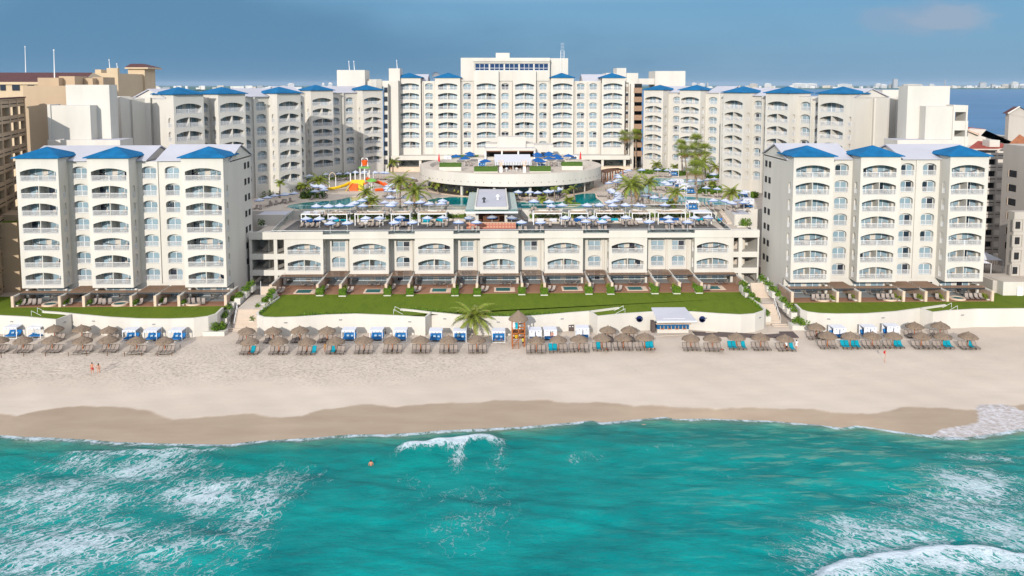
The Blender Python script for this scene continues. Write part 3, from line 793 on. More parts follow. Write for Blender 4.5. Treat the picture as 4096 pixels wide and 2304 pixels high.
# left near wing: first tower front-left corner
C1 = corner_at(695.7, 456, 184.5); C3 = corner_at(1109.5, 440, 209.0)
rotL = atan2(C3[1]-C1[1], C3[0]-C1[0]); Lw = sqrt((C3[0]-C1[0])**2+(C3[1]-C1[1])**2)
C2 = corner_at(886.6, 449, 193.6)
u2 = (C2[0]-C1[0])*cos(rotL)+(C2[1]-C1[1])*sin(rotL)
B, wr = wing('hotel_wing', 'near left wing of white balcony bays angled away behind the left front tower', C1, rotL, [(0, 7.9), (u2, u2+7.9), (Lw, Lw+7.9)], -.01, Lw+12.2, zrW, zeW, gables=[(-.3, 10), (Lw-7, Lw+11)])
B.w.box(-4.5, -.05, 9, 15, TZ-3, zeW-1, 'stucco_white'); B.w.box(-7, -4.5, 9.5, 19, TZ-3, zeW-.5, 'stucco_white')
B.done(); BW1 = B
C4 = corner_at(1244, 420, 246.5); C5 = corner_at(1450.6, 415, 259.5)
rotL2 = atan2(C5[1]-C4[1], C5[0]-C4[0]); Lw2 = sqrt((C5[0]-C4[0])**2+(C5[1]-C4[1])**2)
B, wr2 = wing('hotel_wing', 'far left wing of white balcony bays joining the central tower', C4, rotL2, [(0, 7.9), (Lw2, Lw2+7.9)], -12.0, Lw2+8.2, zrW+.3, zeW+.5, gables=[(-8, -1), (8.5, Lw2+8)])
B.w.box(Lw2+8.2, Lw2+10.5, 4, 9, TZ, zeW+4, 'stucco_white')
B.done(); BW2 = B
# right wings, mirrored: towers measured at their right front corner
D1 = corner_at(3382, 447, 186.0); D2 = corner_at(3138, 440, 200.0); D3 = corner_at(2976, 436, 214.5)
rotR = atan2(D1[1]-D3[1], D1[0]-D3[0]); LR = sqrt((D1[0]-D3[0])**2+(D1[1]-D3[1])**2); ud = (D2[0]-D3[0])*cos(rotR)+(D2[1]-D3[1])*sin(rotR)
B, wr3 = wing('hotel_wing', 'near right wing of white balcony bays angled away behind the right front tower', D3, rotR, [(-7.9, 0), (ud-7.9, ud), (LR-7.9, LR)], -12.2, LR+.01, zrW+.1, zeW+.1, gables=[(-11, 7), (LR-10, LR+.3)])
B.w.box(LR+.05, LR+4.5, 9, 15, TZ-3, zeW-1, 'stucco_white'); B.w.box(LR+4.5, LR+16, 12, 14, TZ-3, zeW-.6, 'stucco_white')
B.done(); BW3 = B
D4 = corner_at(2801, 420, 257); D5 = corner_at(2652, 412, 267.5)
rotR2 = atan2(D4[1]-D5[1], D4[0]-D5[0]); LR2 = sqrt((D4[0]-D5[0])**2+(D4[1]-D5[1])**2)
B, wr4 = wing('hotel_wing', 'far right wing of white balcony bays beside the brown slatted stair hall', D5, rotR2, [(-7.9, 0), (LR2-7.9, LR2)], -8.3, LR2+10.5, zrW+.4, zeW+.5, gables=[(-8, LR2-8.3), (LR2+.5, LR2+8)])
B.done(); BW4 = B
# ------------------------------------------------------------------ central tower
YM = 273.0
zM = AY(2048, 359.5, YM)[1]; zpod = AY(2048, 624, YM)[1]; zeM = AY(2048, 310, YM)[1]
Ms = [('w',1584,1684,1600,1677),('n',1697,1737,1702,1733),('w',1741,1842,1753,1830),('n',1850,1890,1854,1885),('w',1896,1995,1907,1984),('n',2002,2042,2006,2035.5),
      ('w',2052,2144,2060,2136),('n',2153,2191,2157,2187),('w',2203,2294,2211,2288),('n',2303,2342,2307,2337.5),('n',2353,2392,2357,2387),('w',2406,2498,2413,2488)]
MX0 = TX(1584, 480, YM)
B = Bld('central_tower', MX0, YM, 16.2, 0, 'tall central white hotel tower with four blue roofs and a windowed penthouse', 'hotel tower')
rowsM = [(zM-3.3*k, zM-3.3*k+1.65, zM-3.3*k+2.25) for k in range(7)][::-1]
MR = 1.6; segM = []
for i, (k, a, b, oa, ob) in enumerate(Ms):
    yy = YM if k == 'w' else YM+MR
    A, Bq, OA, OB = (TX(v, 480, yy)-MX0 for v in (a, b, oa, ob)); mid = i in (4, 5, 6)
    zt = zeM if k == 'w' else zeM-1.2
    if i in (4, 6): zt = AY(2048, 284, YM)[1]
    if i == 5: zt = AY(2048, 284, YM)[1]-.3
    if i in (3, 7): zt = AY(2048, 284, YM)[1]-.3
    if k == 'w':
        B.stack((A, 0), (1, 0), Bq-A, zpod, zt, OA-A, OB-A, rowsM, 'wide', 2.0, partition=(0, 1, 2, 3, 4, 5))
        B.face((Bq, 0), (Bq, MR), zpod, zt); B.face((A, MR), (A, 0), zpod, zt)
        if i not in (4, 6): B.hip(A, Bq, 0, Bq-A-.5, zeM, 1.6); B.face((Bq, 0), (Bq, 7), zeM-2, zeM); B.face((A, 7), (A, 0), zeM-2, zeM)
        else: B.w.box(A, Bq, 0.01, 4, zt-.3, zt, 'stucco_white')
    else: B.stack((A, MR), (1, 0), Bq-A, zpod, zt, OA-A, OB-A, rowsM, 'narrow', .7)
    segM.append((A, Bq, k, zt))
for s0, s1 in zip(segM, segM[1:]): B.face((s0[1], MR), (s1[0], MR), zpod, min(s0[3], s1[3])); 
for s0, s1 in zip(segM, segM[1:]):
    if s0[2] == 'n' or s1[2] == 'n': B.w.box((s0[1]+s1[0])/2-.2, (s0[1]+s1[0])/2+.2, MR-.4, MR, zpod, zeM-1.5, 'stucco_soft')
XM1 = segM[-1][1]
B.face((XM1, MR), (XM1, 18), zpod-4, zeM-1.1); B.face((0, 18), (0, 0), zpod-4, zeM-1.1); B.face((XM1, 18), (0, 18), zpod, zeM-1.1)
B.w.box(0, XM1, MR+.3, 18, zeM-1.4, zeM-1.2, 'roof_white')
B.gable(3, 10.5, 5, 15, zeM-1.2, 2.2); B.gable(XM1-14, XM1-3, 5, 15, zeM-1.2, 2.2)
# penthouse block
zp0 = AY(2048, 300, YM)[1]; zt0 = AY(2048, 231.5, YM+2)[1]
pu0, pu1 = TX(1843, 300, YM+1)-MX0, TX(2199, 300, YM+1)-MX0
b = MB(); wz0 = AY(2048, 283, YM+1.2)[1]; wz1 = AY(2048, 257, YM+1.2)[1]; wu0 = TX(1897, 270, YM+1.2)-MX0; wu1 = TX(2194, 270, YM+1.2)-MX0
b.box(pu0, wu0, 1.2, 12, zp0-2, zt0, 'stucco_white'); b.box(wu0, pu1, 1.2, 12, wz1+.3, zt0, 'stucco_white'); b.box(wu0, pu1, 1.2, 12, zp0-2, wz0, 'stucco_white'); b.box(wu0, pu1, 2.2, 12, wz0, wz1+.3, 'stucco_white'); b.box(wu1, pu1, 1.2, 12, wz0, wz1+.3, 'stucco_white')
b.box(wu0-.4, pu1, .7, 1.2, wz1+.9, zt0-.4, 'stucco_white')
pr1 = TX(2272, 240, YM+4)-MX0; b.box(pu1, pr1, 3.5, 12, zeM-3, AY(2048, 233, YM+4)[1], 'stucco_white')
tu0 = TX(1983, 215, YM+5)-MX0; tu1 = TX(2038, 215, YM+5)-MX0; b.box(tu0, tu1, 4, 9, zt0-.1, AY(2048, 212, YM+5)[1], 'stucco_white')
B.part('penthouse', b)
b = MB(); lx = TX(2250, 225, YM+3)-MX0; zt = AY(2048, 233, YM+4)[1]
for x in (lx-.6, lx+.6): b.bar((x, 3.4, zeM+1), (x, 3.4, zt+2.6), .08, 'rail_white')
for q in range(22): b.bar((lx-.6, 3.4, zeM+1.2+q*.5), (lx+.6, 3.4, zeM+1.2+q*.5), .04, 'rail_white')
B.part('ladder', b)
ng = 5; gw = (wu1-wu0)/ng
for i in range(ng):
    f = MB(); x0 = wu0+i*gw; f.box(x0, x0+.35, 1.5, 1.9, wz0, wz1+.3, 'stucco_white'); f.box(x0+.35, x0+gw, 1.6, 1.75, wz0+.85, wz0+.97, 'white_paint')
    for q in range(4): f.box(x0+.3+q*(gw-.4)/3-.04, x0+.3+q*(gw-.4)/3+.08, 1.6, 1.75, wz0, wz1+.3, 'white_paint')
    f.box(x0+.3, x0+gw, 1.6, 1.75, wz0, wz0+.15, 'white_paint'); f.box(x0+.3, x0+gw, 1.6, 1.75, wz1+.15, wz1+.3, 'white_paint')
    fo = B.part('penthouse_window', f); p = MB(); p.poly([(x0+.3, 1.72, wz0), (x0+gw, 1.72, wz0), (x0+gw, 1.72, wz1+.3), (x0+.3, 1.72, wz1+.3)], 'pane_navy'); p.build('pane', fo)
# podium with glazed ground floor
zc0 = AY(2048, 638.6, YM-4)[1]; zc1 = AY(2048, 622, YM-4)[1]
pd = MB(); pd.box(-1.2, XM1+1.2, -5, 2, zc0, zc1, 'stucco_white')
q0 = 16.2
for u in (0, 8.5, 16, 24, 32, 52, 60, 66, 70, XM1-.5): pd.box(u-.4, u+.4, -4.5, -3.7, q0, zc0, 'stucco_white')
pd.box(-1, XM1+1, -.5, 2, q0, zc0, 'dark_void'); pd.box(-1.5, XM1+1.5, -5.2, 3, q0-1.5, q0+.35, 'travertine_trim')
B.part('podium', pd)
b = MB(); b.poly([(0, -3.4, q0+.35), (XM1, -3.4, q0+.35), (XM1, -3.4, zc0), (0, -3.4, zc0)], 'glass_rail'); B.part('lobby_glazing', b)
B.done(); BM = B
# ------------------------------------------------------------------ terrain: sea, beach, lawns, terraces
def px(u, v, ox, oy): return (ox+u/S, oy+v/S)
WETP = [px(*p, 0, 1150) for p in [(0,1275),(150,1295),(300,1255),(500,1225),(830,1190),(1300,1210),(1500,1240),(1620,1300),(1750,1325),(2000,1315),(2250,1290),(2450,1270),(2576,1280)]] + \
 [px(*p, 1024, 1150) for p in [(150,1305),(450,1300),(560,1260),(700,1220),(850,1210),(1000,1185),(1180,1175),(1400,1205),(1800,1165),(2100,1165),(2200,1160),(2400,1135)]] + \
 [px(*p, 2048, 1150) for p in [(0,1140),(350,1130),(450,1160),(850,1155),(1150,1175),(1250,1195),(1400,1185),(1800,1210),(2050,1225),(2200,1210)]] + \
 [px(*p, 3072, 1150) for p in [(0,1215),(450,1225),(700,1260),(1000,1275),(1200,1245),(1400,1200),(1700,1210),(2000,1235),(2150,1220),(2576,1175)]]
WATP = [px(*p, 0, 1728) for p in [(0,45),(200,62),(600,80),(850,95),(1200,120),(1500,125),(2000,140),(2300,145),(2450,120),(2576,105)]] + \
 [px(*p, 1024, 1728) for p in [(250,90),(600,72),(900,45),(1300,40),(1650,20),(1850,0)]] + \
 [px(*p, 2048, 1600) for p in [(0,290),(350,262),(600,238),(800,215),(900,240),(1100,220),(1300,200),(1550,175),(1650,200),(2000,192),(2100,198)]] + \
 [px(*p, 3072, 1600) for p in [(0,215),(500,258),(750,288),(900,262),(1050,285),(1300,325),(1450,350),(1600,364),(1750,385),(2000,396),(2300,350),(2576,300)]]
SEAZ = -1.25; WETZ = -.5
def world_curve(pts, z):
    out = sorted(GZ(a, b, z) for a, b in pts)
    return [(-140, out[0][1])]+out+[(140, out[-1][1])]
WETC = world_curve(WETP, WETZ); WATC = world_curve(WATP, SEAZ)
def ywet(x): return interp(WETC, x)
def ywat(x): return interp(WATC, x)
def nz1(x, s=1.0, o=0.0): return sin(x*.71*s+o)+.6*sin(x*1.63*s+2.1+o)+.4*sin(x*3.1*s+.7*o+1)
film_c = [GZ(*px(u, v, 3072, 1600), -.9) for u, v in [(1620,340),(1750,285),(2050,240),(2120,225),(2110,150),(2085,100),(2150,72),(2400,75),(2576,130),(2900,150),(2900,420),(1800,400)]]
def inpoly(x, y, P):
    r = False; n = len(P)
    for i in range(n):
        x1, y1 = P[i]; x2, y2 = P[(i+1) % n]
        if (y1 > y) != (y2 > y) and x < (x2-x1)*(y-y1)/(y2-y1)+x1: r = not r
    return r
def beach():
    xs = [-150+.5*i for i in range(601)]
    ys = [96+.25*i for i in range(121)]+[126.5+.5*i for i in range(31)]+[142+1*i for i in range(15)]
    V = []; wet = []; film = []; foot = []
    for y in ys:
        for x in xs:
            a = ywat(x); b = ywet(x)+.12*nz1(x, 1.3)
            if y < a: z = SEAZ-(a-y)*.07
            elif y < b: z = SEAZ+(WETZ-SEAZ)*(y-a)/(b-a)
            else: z = WETZ*(1-smooth(b, b+26, y)) if True else 0
            z += .025*sin(x*.9+y*.7)+.02*sin(x*.37-y*1.1) if y > b else 0
            V.append((x, y, z)); w = 1-smooth(b-.25, b+.35, y); wet.append(w)
            film.append(1.0 if (x > 40 and inpoly(x, y, film_c)) else 0.0)
            foot.append(smooth(113, 121, y+.8*nz1(x*.3))*(1.0-.75*smooth(-20, 18, x))*(1-smooth(133, 136, y)*.5))
    nx = len(xs); F = [(j*nx+i, j*nx+i+1, (j+1)*nx+i+1, (j+1)*nx+i) for j in range(len(ys)-1) for i in range(nx-1)]
    me = bpy.data.meshes.new('beach'); me.from_pydata(V, [], F); me.materials.append(M['sand'])
    for nm, d in (('wet', wet), ('film', film), ('foot', foot)):
        at = me.attributes.new(nm, 'FLOAT', 'POINT'); at.data.foreach_set('value', d)
    me.polygons.foreach_set('use_smooth', [True]*len(F))
    tag(place('beach', me), kind='structure')
beach()
def gauss_world(px_, py_, rx, ry, ang=0):
    x, y = GZ(px_, py_, SEAZ); k = (y)/FPX
    return (x, y, rx*k, ry*k*(y/(H-SEAZ))*1.0, ang)
# foam fields: (photo px, py, half width px, half height px, strength)
FO = [(230,2010,330,110,.75),(560,1900,240,60,.8),(330,1860,150,40,.6),(820,1990,190,70,.95),(930,1945,110,28,1.0),(300,2180,380,110,.9),(620,2200,330,110,.6),(1060,1990,90,90,.8),(120,1960,150,40,.6),
      (1900,2020,150,100,.26),(1850,2160,170,90,.2),(1640,1950,80,80,.22),(1830,1835,28,40,.7),(1990,1825,40,50,.5),(1240,1920,90,50,.3),
      (3900,1960,190,80,.85),(3820,2050,230,90,.85),(3990,2120,170,110,.8),(3560,2170,260,80,.7),(3300,2220,190,70,.55),(3400,2120,150,60,.45),(3950,1835,150,25,.6),(2340,1830,60,18,.5),(2300,1850,20,10,.5),(2700,1800,200,20,.15),(2950,1950,350,120,.10),(700,1835,110,18,.75),(180,2270,260,60,.8),(1000,2120,80,60,.45),(520,1832,140,16,.7),(3850,2260,330,40,1.1),(3560,2290,200,30,.9),(2300,2100,300,150,.07)]
FOW = [(*gauss_world(a, b, c, d), e) for a, b, c, d, e in FO]
BRK = [GZ(a, b, SEAZ+.5) for a, b in [(1575,1812),(1610,1797),(1700,1785),(1800,1768),(1850,1762),(1900,1758),(1960,1760),(2010,1766)]]
BR2 = [GZ(a, b, SEAZ+.4) for a, b in [(3280,2300),(3420,2262),(3560,2232),(3700,2212),(3850,2205),(4000,2214),(4200,2240)]]
BR2 = [GZ(a, b, SEAZ+.4) for a, b in [(3240,2300),(3380,2262),(3520,2232),(3660,2208),(3800,2198),(3950,2204),(4200,2236)]]
BR3 = [GZ(a, b, SEAZ+.3) for a, b in [(250,1822),(400,1820),(500,1818),(620,1820),(700,1812),(900,1808)]]
BRKX = GZ(1825, 1790, SEAZ)[0]
CR = [(BRK, .9, 1.0), (BR2, .7, 1.0), (BR3, .45, .6),
      ([GZ(a, b, SEAZ) for a, b in [(-100,1860),(300,1830),(700,1815),(1100,1806),(1400,1800),(1700,1800),(2000,1790),(2300,1782),(2700,1800),(3100,1815),(3500,1835),(3900,1880),(4200,1900)]], .38, 0.0),
      ([GZ(a, b, SEAZ) for a, b in [(-100,1985),(300,1975),(800,1935),(1100,1960),(1300,1972),(1500,1960),(1900,2050),(2400,2060),(3000,1960),(3500,1905),(4200,1960)]], .34, 0.0),
      ([GZ(a, b, SEAZ) for a, b in [(-100,2200),(700,2150),(1300,2230),(2000,2300),(2700,2180),(3400,2080),(4200,2080)]], .30, 0.0)]
def sea():
    xs = [-78+.2*i for i in range(781)]; ys = [62+.2*i for i in range(236)]
    V = []; foam = []; shore = []; silt = []
    rnd = random.Random(3)
    waves = [(rnd.uniform(-.5, .5), rnd.uniform(.5, 1.0), rnd.uniform(.5, 2.4), rnd.uniform(0, 6), ) for _ in range(22)]
    for y in ys:
        for x in xs:
            yw = ywat(x)+.10*nz1(x, 1.5)
            d = yw-y
            if d < -.6:
                V.append((x, y, SEAZ-.35)); foam.append(0); shore.append(0); silt.append(0); continue
            z = SEAZ; f = 0.0
            dd = max(0.0, d)
            for a, b, k, ph in waves: z += .022/k**.5*sin((a*x+b*y)*k*1.4+ph)
            for C, amp, wf in CR:
                if wf > 0:
                    if x < C[0][0]-1 or x > C[-1][0]+1: continue
                    e = smooth(C[0][0]-1, C[0][0]+2.0, x)*(1-smooth(C[-1][0]-2.0, C[-1][0]+1, x))
                else: e = 1
                t = y-(interp(C, x)+.18*nz1(x, .8, len(C)))
                g = exp(-(t/((.9 if wf else 2.6) if t > 0 else (1.9 if wf else 4.2)))**2)*e
                z += amp*g
                if wf > .9:
                    n_ = .55*nz1(x*2.1, 1.0, 1.3)+.3*sin(x*7.1+y*3)
                    f = max(f, 1.3*e*smooth(-1.5-.9*max(0, n_)-2.0*exp(-((x-BRKX)/1.6)**2), -.2, t)*(1-smooth(.75+.2*n_, 1.3+.2*n_, t)))
                elif wf > .5: f = max(f, .8*e*smooth(-.8, 0, t)*(1-smooth(.2, .7, t)))
                if C is BR2: f = max(f, (1.15-.35*smooth(0, -3.5, t)*-1 if False else 1.12-.10*min(4.0, max(0.0, -t)))*e*smooth(-5.5, -.3, t)*(1-smooth(.2, .8, t)))
            for gx, gy, rx, ry, an, s_ in FOW:
                q = ((x-gx)/rx)**2+((y-gy)/ry)**2
                if q < 5: f = max(f, s_*exp(-q*.75)) if s_ > .5 else f+s_*exp(-q*.75)*.8
            # line of foam where the water meets the sand
            n_ = .5+.28*nz1(x, .9, 3)
            bw = .35+.45*max(0, n_)
            f = max(f, 1.2*(1-smooth(bw*.35, bw, dd))*(.75+.25*sin(x*1.7+1)))
            if -60 < x < -22: f = max(f, .45*(1-smooth(.5, 1.6, dd)))
            z = max(z, SEAZ-.1)*(1) if d > 1 else SEAZ+(z-SEAZ)*smooth(0, 1, max(0, d))+.04
            V.append((x, y, z)); foam.append(min(1.3, f)); shore.append(min(1, dd/26.0)); silt.append(min(1.0, smooth(8, 55, x)*(1-.4*smooth(25, 36, dd))*.95+.05))
    nx = len(xs); F = []
    for j in range(len(ys)-1):
        for i in range(nx-1):
            x = xs[i]; 
            if ys[j] < ywat(x)+.75: F.append((j*nx+i, j*nx+i+1, (j+1)*nx+i+1, (j+1)*nx+i))
    me = bpy.data.meshes.new('sea'); me.from_pydata(V, [], F); me.materials.append(M['sea_water'])
    for nm, dt in (('foam', foam), ('shore', shore), ('silt', silt)):
        at = me.attributes.new(nm, 'FLOAT', 'POINT'); at.data.foreach_set('value', dt)
    me.polygons.foreach_set('use_smooth', [True]*len(F))
    tag(place('sea', me), kind='structure')
    b = MB()
    X = 78; 
    for (x0, x1, y0, y1) in ((-3000, -X, -2000, 104), (X, 3000, -2000, 101), (-X, X, -2000, 62)):
        b.poly([(x0, y0, SEAZ-.01), (x1, y0, SEAZ-.01), (x1, y1, SEAZ-.01), (x0, y1, SEAZ-.01)], 'sea_water')
    me = b.mesh('open_sea')
    for nm, v in (('foam', .05), ('shore', .9), ('silt', .3)):
        at = me.attributes.new(nm, 'FLOAT', 'POINT'); at.data.foreach_set('value', [v]*len(me.vertices))
    tag(place('open_sea', me), kind='structure')
sea()
def sheet(name, pts, z, m, kind='structure'):
    b = MB(); b.poly([(p[0], p[1], z) for p in pts], m); return tag(b.build(name), kind=kind)
# base ground reaching the horizon, lagoon, far shore
gb = MB()
gb.poly([(-3000, 141, -.3), (3000, 141, -.3), (3000, 420, -.3), (-3000, 420, -.3)], 'sand_plain' if 'sand_plain' in M else 'concrete_pale')
tag(gb.build('ground'), kind='structure')
sheet('lagoon', [(-14000, 400), (14000, 400), (14000, 8600), (-14000, 8600)], -.25, 'lagoon_water')
mb_ = MB(); n = 120; rnd = random.Random(5)
edge = [(-16000+32000*i/n, (8250 if i > 52 else 5200+900*sin(i*.6))+rnd.uniform(-60, 60)) for i in range(n+1)]
for p, q in zip(edge, edge[1:]):
    mb_.poly([(p[0], p[1], -.3), (q[0], q[1], -.3), (q[0], q[1]+30, 7), (p[0], p[1]+30, 7)], 'mangrove')
    mb_.poly([(p[0], p[1]+30, 7), (q[0], q[1]+30, 7), (q[0]*2.4, 40000, 8), (p[0]*2.4, 40000, 8)], 'mangrove')
tag(mb_.build('far_shore'), kind='structure')
# lawns
WT = 3.35; LZ = 3.05
def wp(u, v, ox, z=WT): return GZ(ox+u/S, 1150+v/S, z)
wallA = [wp(-400, 275, 0), wp(0, 280, 0), wp(250, 292, 0), wp(565, 320, 0), wp(708, 268, 0)]
wallB = [wp(430, 236, 0), wp(600, 248, 0), wp(800, 268, 0), wp(1100, 296, 0), wp(1400, 312, 0), wp(1700, 314, 0), wp(1950, 306, 0), wp(2090, 288, 0), wp(2175, 262, 0), wp(2240, 200, 0)]
wallC = [wp(230, 90, 1024), wp(120, 170, 1024), wp(15, 250, 1024), wp(20, 275, 1024), wp(80, 296, 1024), wp(200, 300, 1024), wp(400, 294, 1024), wp(700, 274, 1024), wp(1000, 264, 1024), wp(1400, 280, 1024), wp(1700, 296, 1024), wp(1762, 246, 1024)]
wallD = [wp(1455, 212, 1024), wp(1600, 226, 1024), wp(1760, 246, 1024), wp(2050, 272, 1024), wp(2300, 290, 1024), wp(2576, 292, 1024), wp(160, 287, 2048), wp(400, 268, 2048), wp(600, 250, 2048), wp(782, 236, 2048), wp(1075, 198, 2048)]
wallE = [wp(782, 236, 2048), wp(862, 286, 2048), wp(1100, 262, 2048), wp(1400, 242, 2048), wp(1800, 241, 2048), wp(2100, 262, 2048), wp(2300, 272, 2048), wp(2440, 262, 2048), wp(2530, 232, 2048), wp(2545, 212, 2048), wp(2500, 170, 2048), wp(2380, 90, 2048), wp(2290, 20, 2048)]
wallF = [wp(275, 165, 3072), wp(335, 222, 3072), wp(400, 243, 3072), wp(520, 258, 3072), wp(700, 264, 3072), wp(1000, 260, 3072), wp(1300, 238, 3072), wp(1530, 206, 3072), wp(1785, 170, 3072)]
wallG = [wp(1530, 206, 3072), wp(1660, 246, 3072), wp(1800, 230, 3072), wp(2100, 214, 3072), wp(2576, 210, 3072), wp(3000, 212, 3072)]
def seawall(pts, label):
    b = MB(); b.ribbon(pts, .4, -.5, WT, 'stucco_white'); r = b.build('seawall'); tag(r, label, 'wall')
    l = MB(); k = 0; acc = 0
    for p, q in zip(pts, pts[1:]):
        p = Vector(p); q = Vector(q); d = q-p; acc += d.length
        if acc > 9 and d.length > 2:
            acc = 0; c = (p+q)/2; nn = Vector((d.y, -d.x)).normalized(); c = c+nn*.24
            o = MB(); o.obox((c.x, c.y, 2.4), .55, .16, .18, 'metal_grey', rz=atan2(d.y, d.x)); o.build('wall_light', r)
    return r
seawall(wallA, 'white seawall at the far left behind the two open cabanas'); seawall(wallB, 'curved white seawall in front of the left tower lawn')
seawall(wallC, 'white seawall curving from the left beach stairs to the wall steps'); seawall(wallD, 'long white seawall behind the wooden lifeguard tower and palm')
seawall(wallE, 'curved white seawall behind the blue beach bar with round signs'); seawall(wallF, 'curved white seawall in front of the right tower lawn'); seawall(wallG, 'white seawall at the far right beyond the gate recess')
YB = YF+4
lawn1 = [(-130, 137)]+wallA[1:4]+[wallA[4]]+wallB[1:]+[(wallB[-1][0]+.3, YB), (-130, YB)]
sheet('lawn', lawn1, LZ, 'grass')
lawn2 = [wallC[0]]+wallC[1:11]+[wallC[11]]+wallD[2:10]+wallE[1:]+[(wallE[-1][0], YL+2), (wallC[0][0], YL+2)]
sheet('lawn', lawn2, LZ, 'grass')
lawn3 = wallF[:8]+wallG[1:]+[(130, 140), (130, YB), (wallF[0][0], YB)]
sheet('lawn', lawn3, LZ, 'grass')
b = MB(); b.prism([(-130, YB-1), (-72, YB-1), (-72, 400), (-130, 400)], -.2, LZ-.01, 'concrete_pale'); b.prism([(60, YB-1), (140, YB-1), (140, 400), (60, 400)], -.2, LZ-.01, 'concrete_pale')
tag(b.build('upper_ground'), kind='structure')
# steps cut through the wall
def wallsteps(x0, y0, dirx, label):
    b = MB()
    for i in range(9): b.box(x0+dirx*i*.42 if dirx > 0 else x0+dirx*(i+1)*.42, x0+dirx*(i+1)*.42 if dirx > 0 else x0+dirx*i*.42, y0, y0+1.7, -.1, LZ-.05-.30*i, 'concrete_pale')
    o = b.build('wall_steps'); tag(o, label, 'steps')
    h = MB()
    for yy in (y0-.1, y0+1.8):
        h.bar((x0-dirx*.6, yy, LZ+.9), (x0+dirx*2.2, yy, LZ-.6), .03, 'rail_white'); h.bar((x0-dirx*.6, yy, LZ), (x0-dirx*.6, yy, LZ+.9), .03, 'rail_white')
    h.build('handrail', o)
g = wp(360, 262, 0); wallsteps(g[0], g[1]-.2, 1, 'pale steps dropping through the seawall at the far left'); g = wp(1420, 248, 1024); wallsteps(g[0], g[1]-.2, 1, 'pale steps dropping through the seawall left of the palm')
g = wp(1100, 240, 2048); wallsteps(g[0], g[1]-.3, -1, 'pale steps dropping through the seawall left of the beach bar'); g = wp(1860, 210, 3072); wallsteps(g[0], g[1]-.3, -1, 'pale steps dropping through the seawall at the far right')
# terrace slab carrying pools (level TZ)
terr = [(-92, 186), (92, 186), (92, 400), (-92, 400)]
b = MB(); b.prism([(-66, 184.5), (62, 184.5), (110, 200), (110, 330), (-110, 330), (-110, 200)], 0, TZ, 'stucco_white', 'paving'); tag(b.build('pool_terrace'), kind='structure')
def tp(u, v, R): 
    ox, oy, s = R; return GZ(ox+u/s, oy+v/s, TZ)
R1 = (1024, 600, 5.03125); R2 = (1536, 560, 5.03125); R3 = (2048, 560, 5.03125); R4 = (2480, 620, 4.287)
def pool(name, pts, m, label=None, cop=True):
    b = MB(); b.poly([(p[0], p[1], TZ+.02) for p in pts], m); o = b.build('pool'); tag(o, label, 'pool')
    if cop:
        c = MB(); c.ribbon(pts+[pts[0]], .5, TZ, TZ+.06, 'travertine_trim'); c.build('coping', o)
YE = 186.2
p1 = [tp(u, v, R1) for u, v in [(575,1160),(650,1110),(900,1065),(1200,1035),(1500,1020),(1700,990),(1890,945),(2230,950),(2300,1010),(2150,1090),(2000,1150),(1880,1190)]]
p1 = p1+[(p1[-1][0]-2, YE), (tp(760, 1230, R1)[0], YE)]
pool('pool', p1, 'pool_water', 'teal swimming pool with a curved edge in front of the left wing')
p2 = [tp(u, v, R2) for u, v in [(830,1215),(1050,1170),(1400,1145),(1760,1150)]]+[tp(u, v, R2) for u, v in [(1760,1345),(1400,1345),(1250,1310),(1000,1290)]]
pool('pool', p2, 'pool_water', 'teal pool reaching under the left side of the pool bar roof')
p3 = [tp(u, v, R3) for u, v in [(20,1240),(260,1250),(480,1262),(750,1255),(1000,1235),(1180,1180),(1240,1110),(1350,1080),(1500,1072),(1680,1072),(1700,1110),(1705,1160),(1780,1210),(1840,1260),(1858,1300),(1840,1340)]]
p3 = p3+[(p3[-1][0]-.6, YE), (tp(20, 1350, R3)[0], YE)]
pool('pool', p3, 'pool_water', 'teal free-form pool with a grassy island right of the pool bar')
upp = [tp(u, v, R4) for u, v in [(0,640),(100,602),(250,570),(400,545),(470,500),(500,450),(500,405),(700,392),(900,398),(1150,408),(1450,430),(1480,470),(1440,510),(1300,525),(1100,530),(900,525),(700,540),(600,560),(558,590),(570,625),(640,655),(800,685),(1100,705),(1500,735),(1900,775),(2000,815),(1960,845),(1870,862),(1100,868),(900,866),(600,800),(450,755),(300,715),(20,678)]]
pool('pool', upp, 'pool_pale', 'pale winding lagoon pool in front of the right wing')
# planted island in the right pool
ip = [(GZ(2279+46*cos(t), 820+8*sin(t), TZ)) for t in [2*pi*i/18 for i in range(18)]]
b = MB(); b.prism(ip[::-1] if False else ip, TZ, TZ+.25, 'travertine_trim', 'foliage_hedge'); tag(b.build('pool_island'), 'oval planted island in the pool with three young palms', 'planter')
# roof deck to terrace retaining edge with glass
b = MB(); x0, x1 = -62, 60
for a_, c_ in ((LX0+EX0+5, TX(1862, 840, 184)), (TX(2085, 840, 184), LX0+EX1-7)):
    b.box(a_, c_, 184.0, 184.5, ROOFZ-.2, TZ+.15, 'stucco_white')
    b.poly([(a_, 184.2, TZ+.15), (c_, 184.2, TZ+.15), (c_, 184.2, TZ+1.2), (a_, 184.2, TZ+1.2)], 'glass_rail'); b.box(a_, c_, 184.17, 184.23, TZ+1.18, TZ+1.25, 'rail_white')
tag(b.build('terrace_fence'), 'glass fence with white top rail along the pool terrace edge above the roof deck', 'fence')
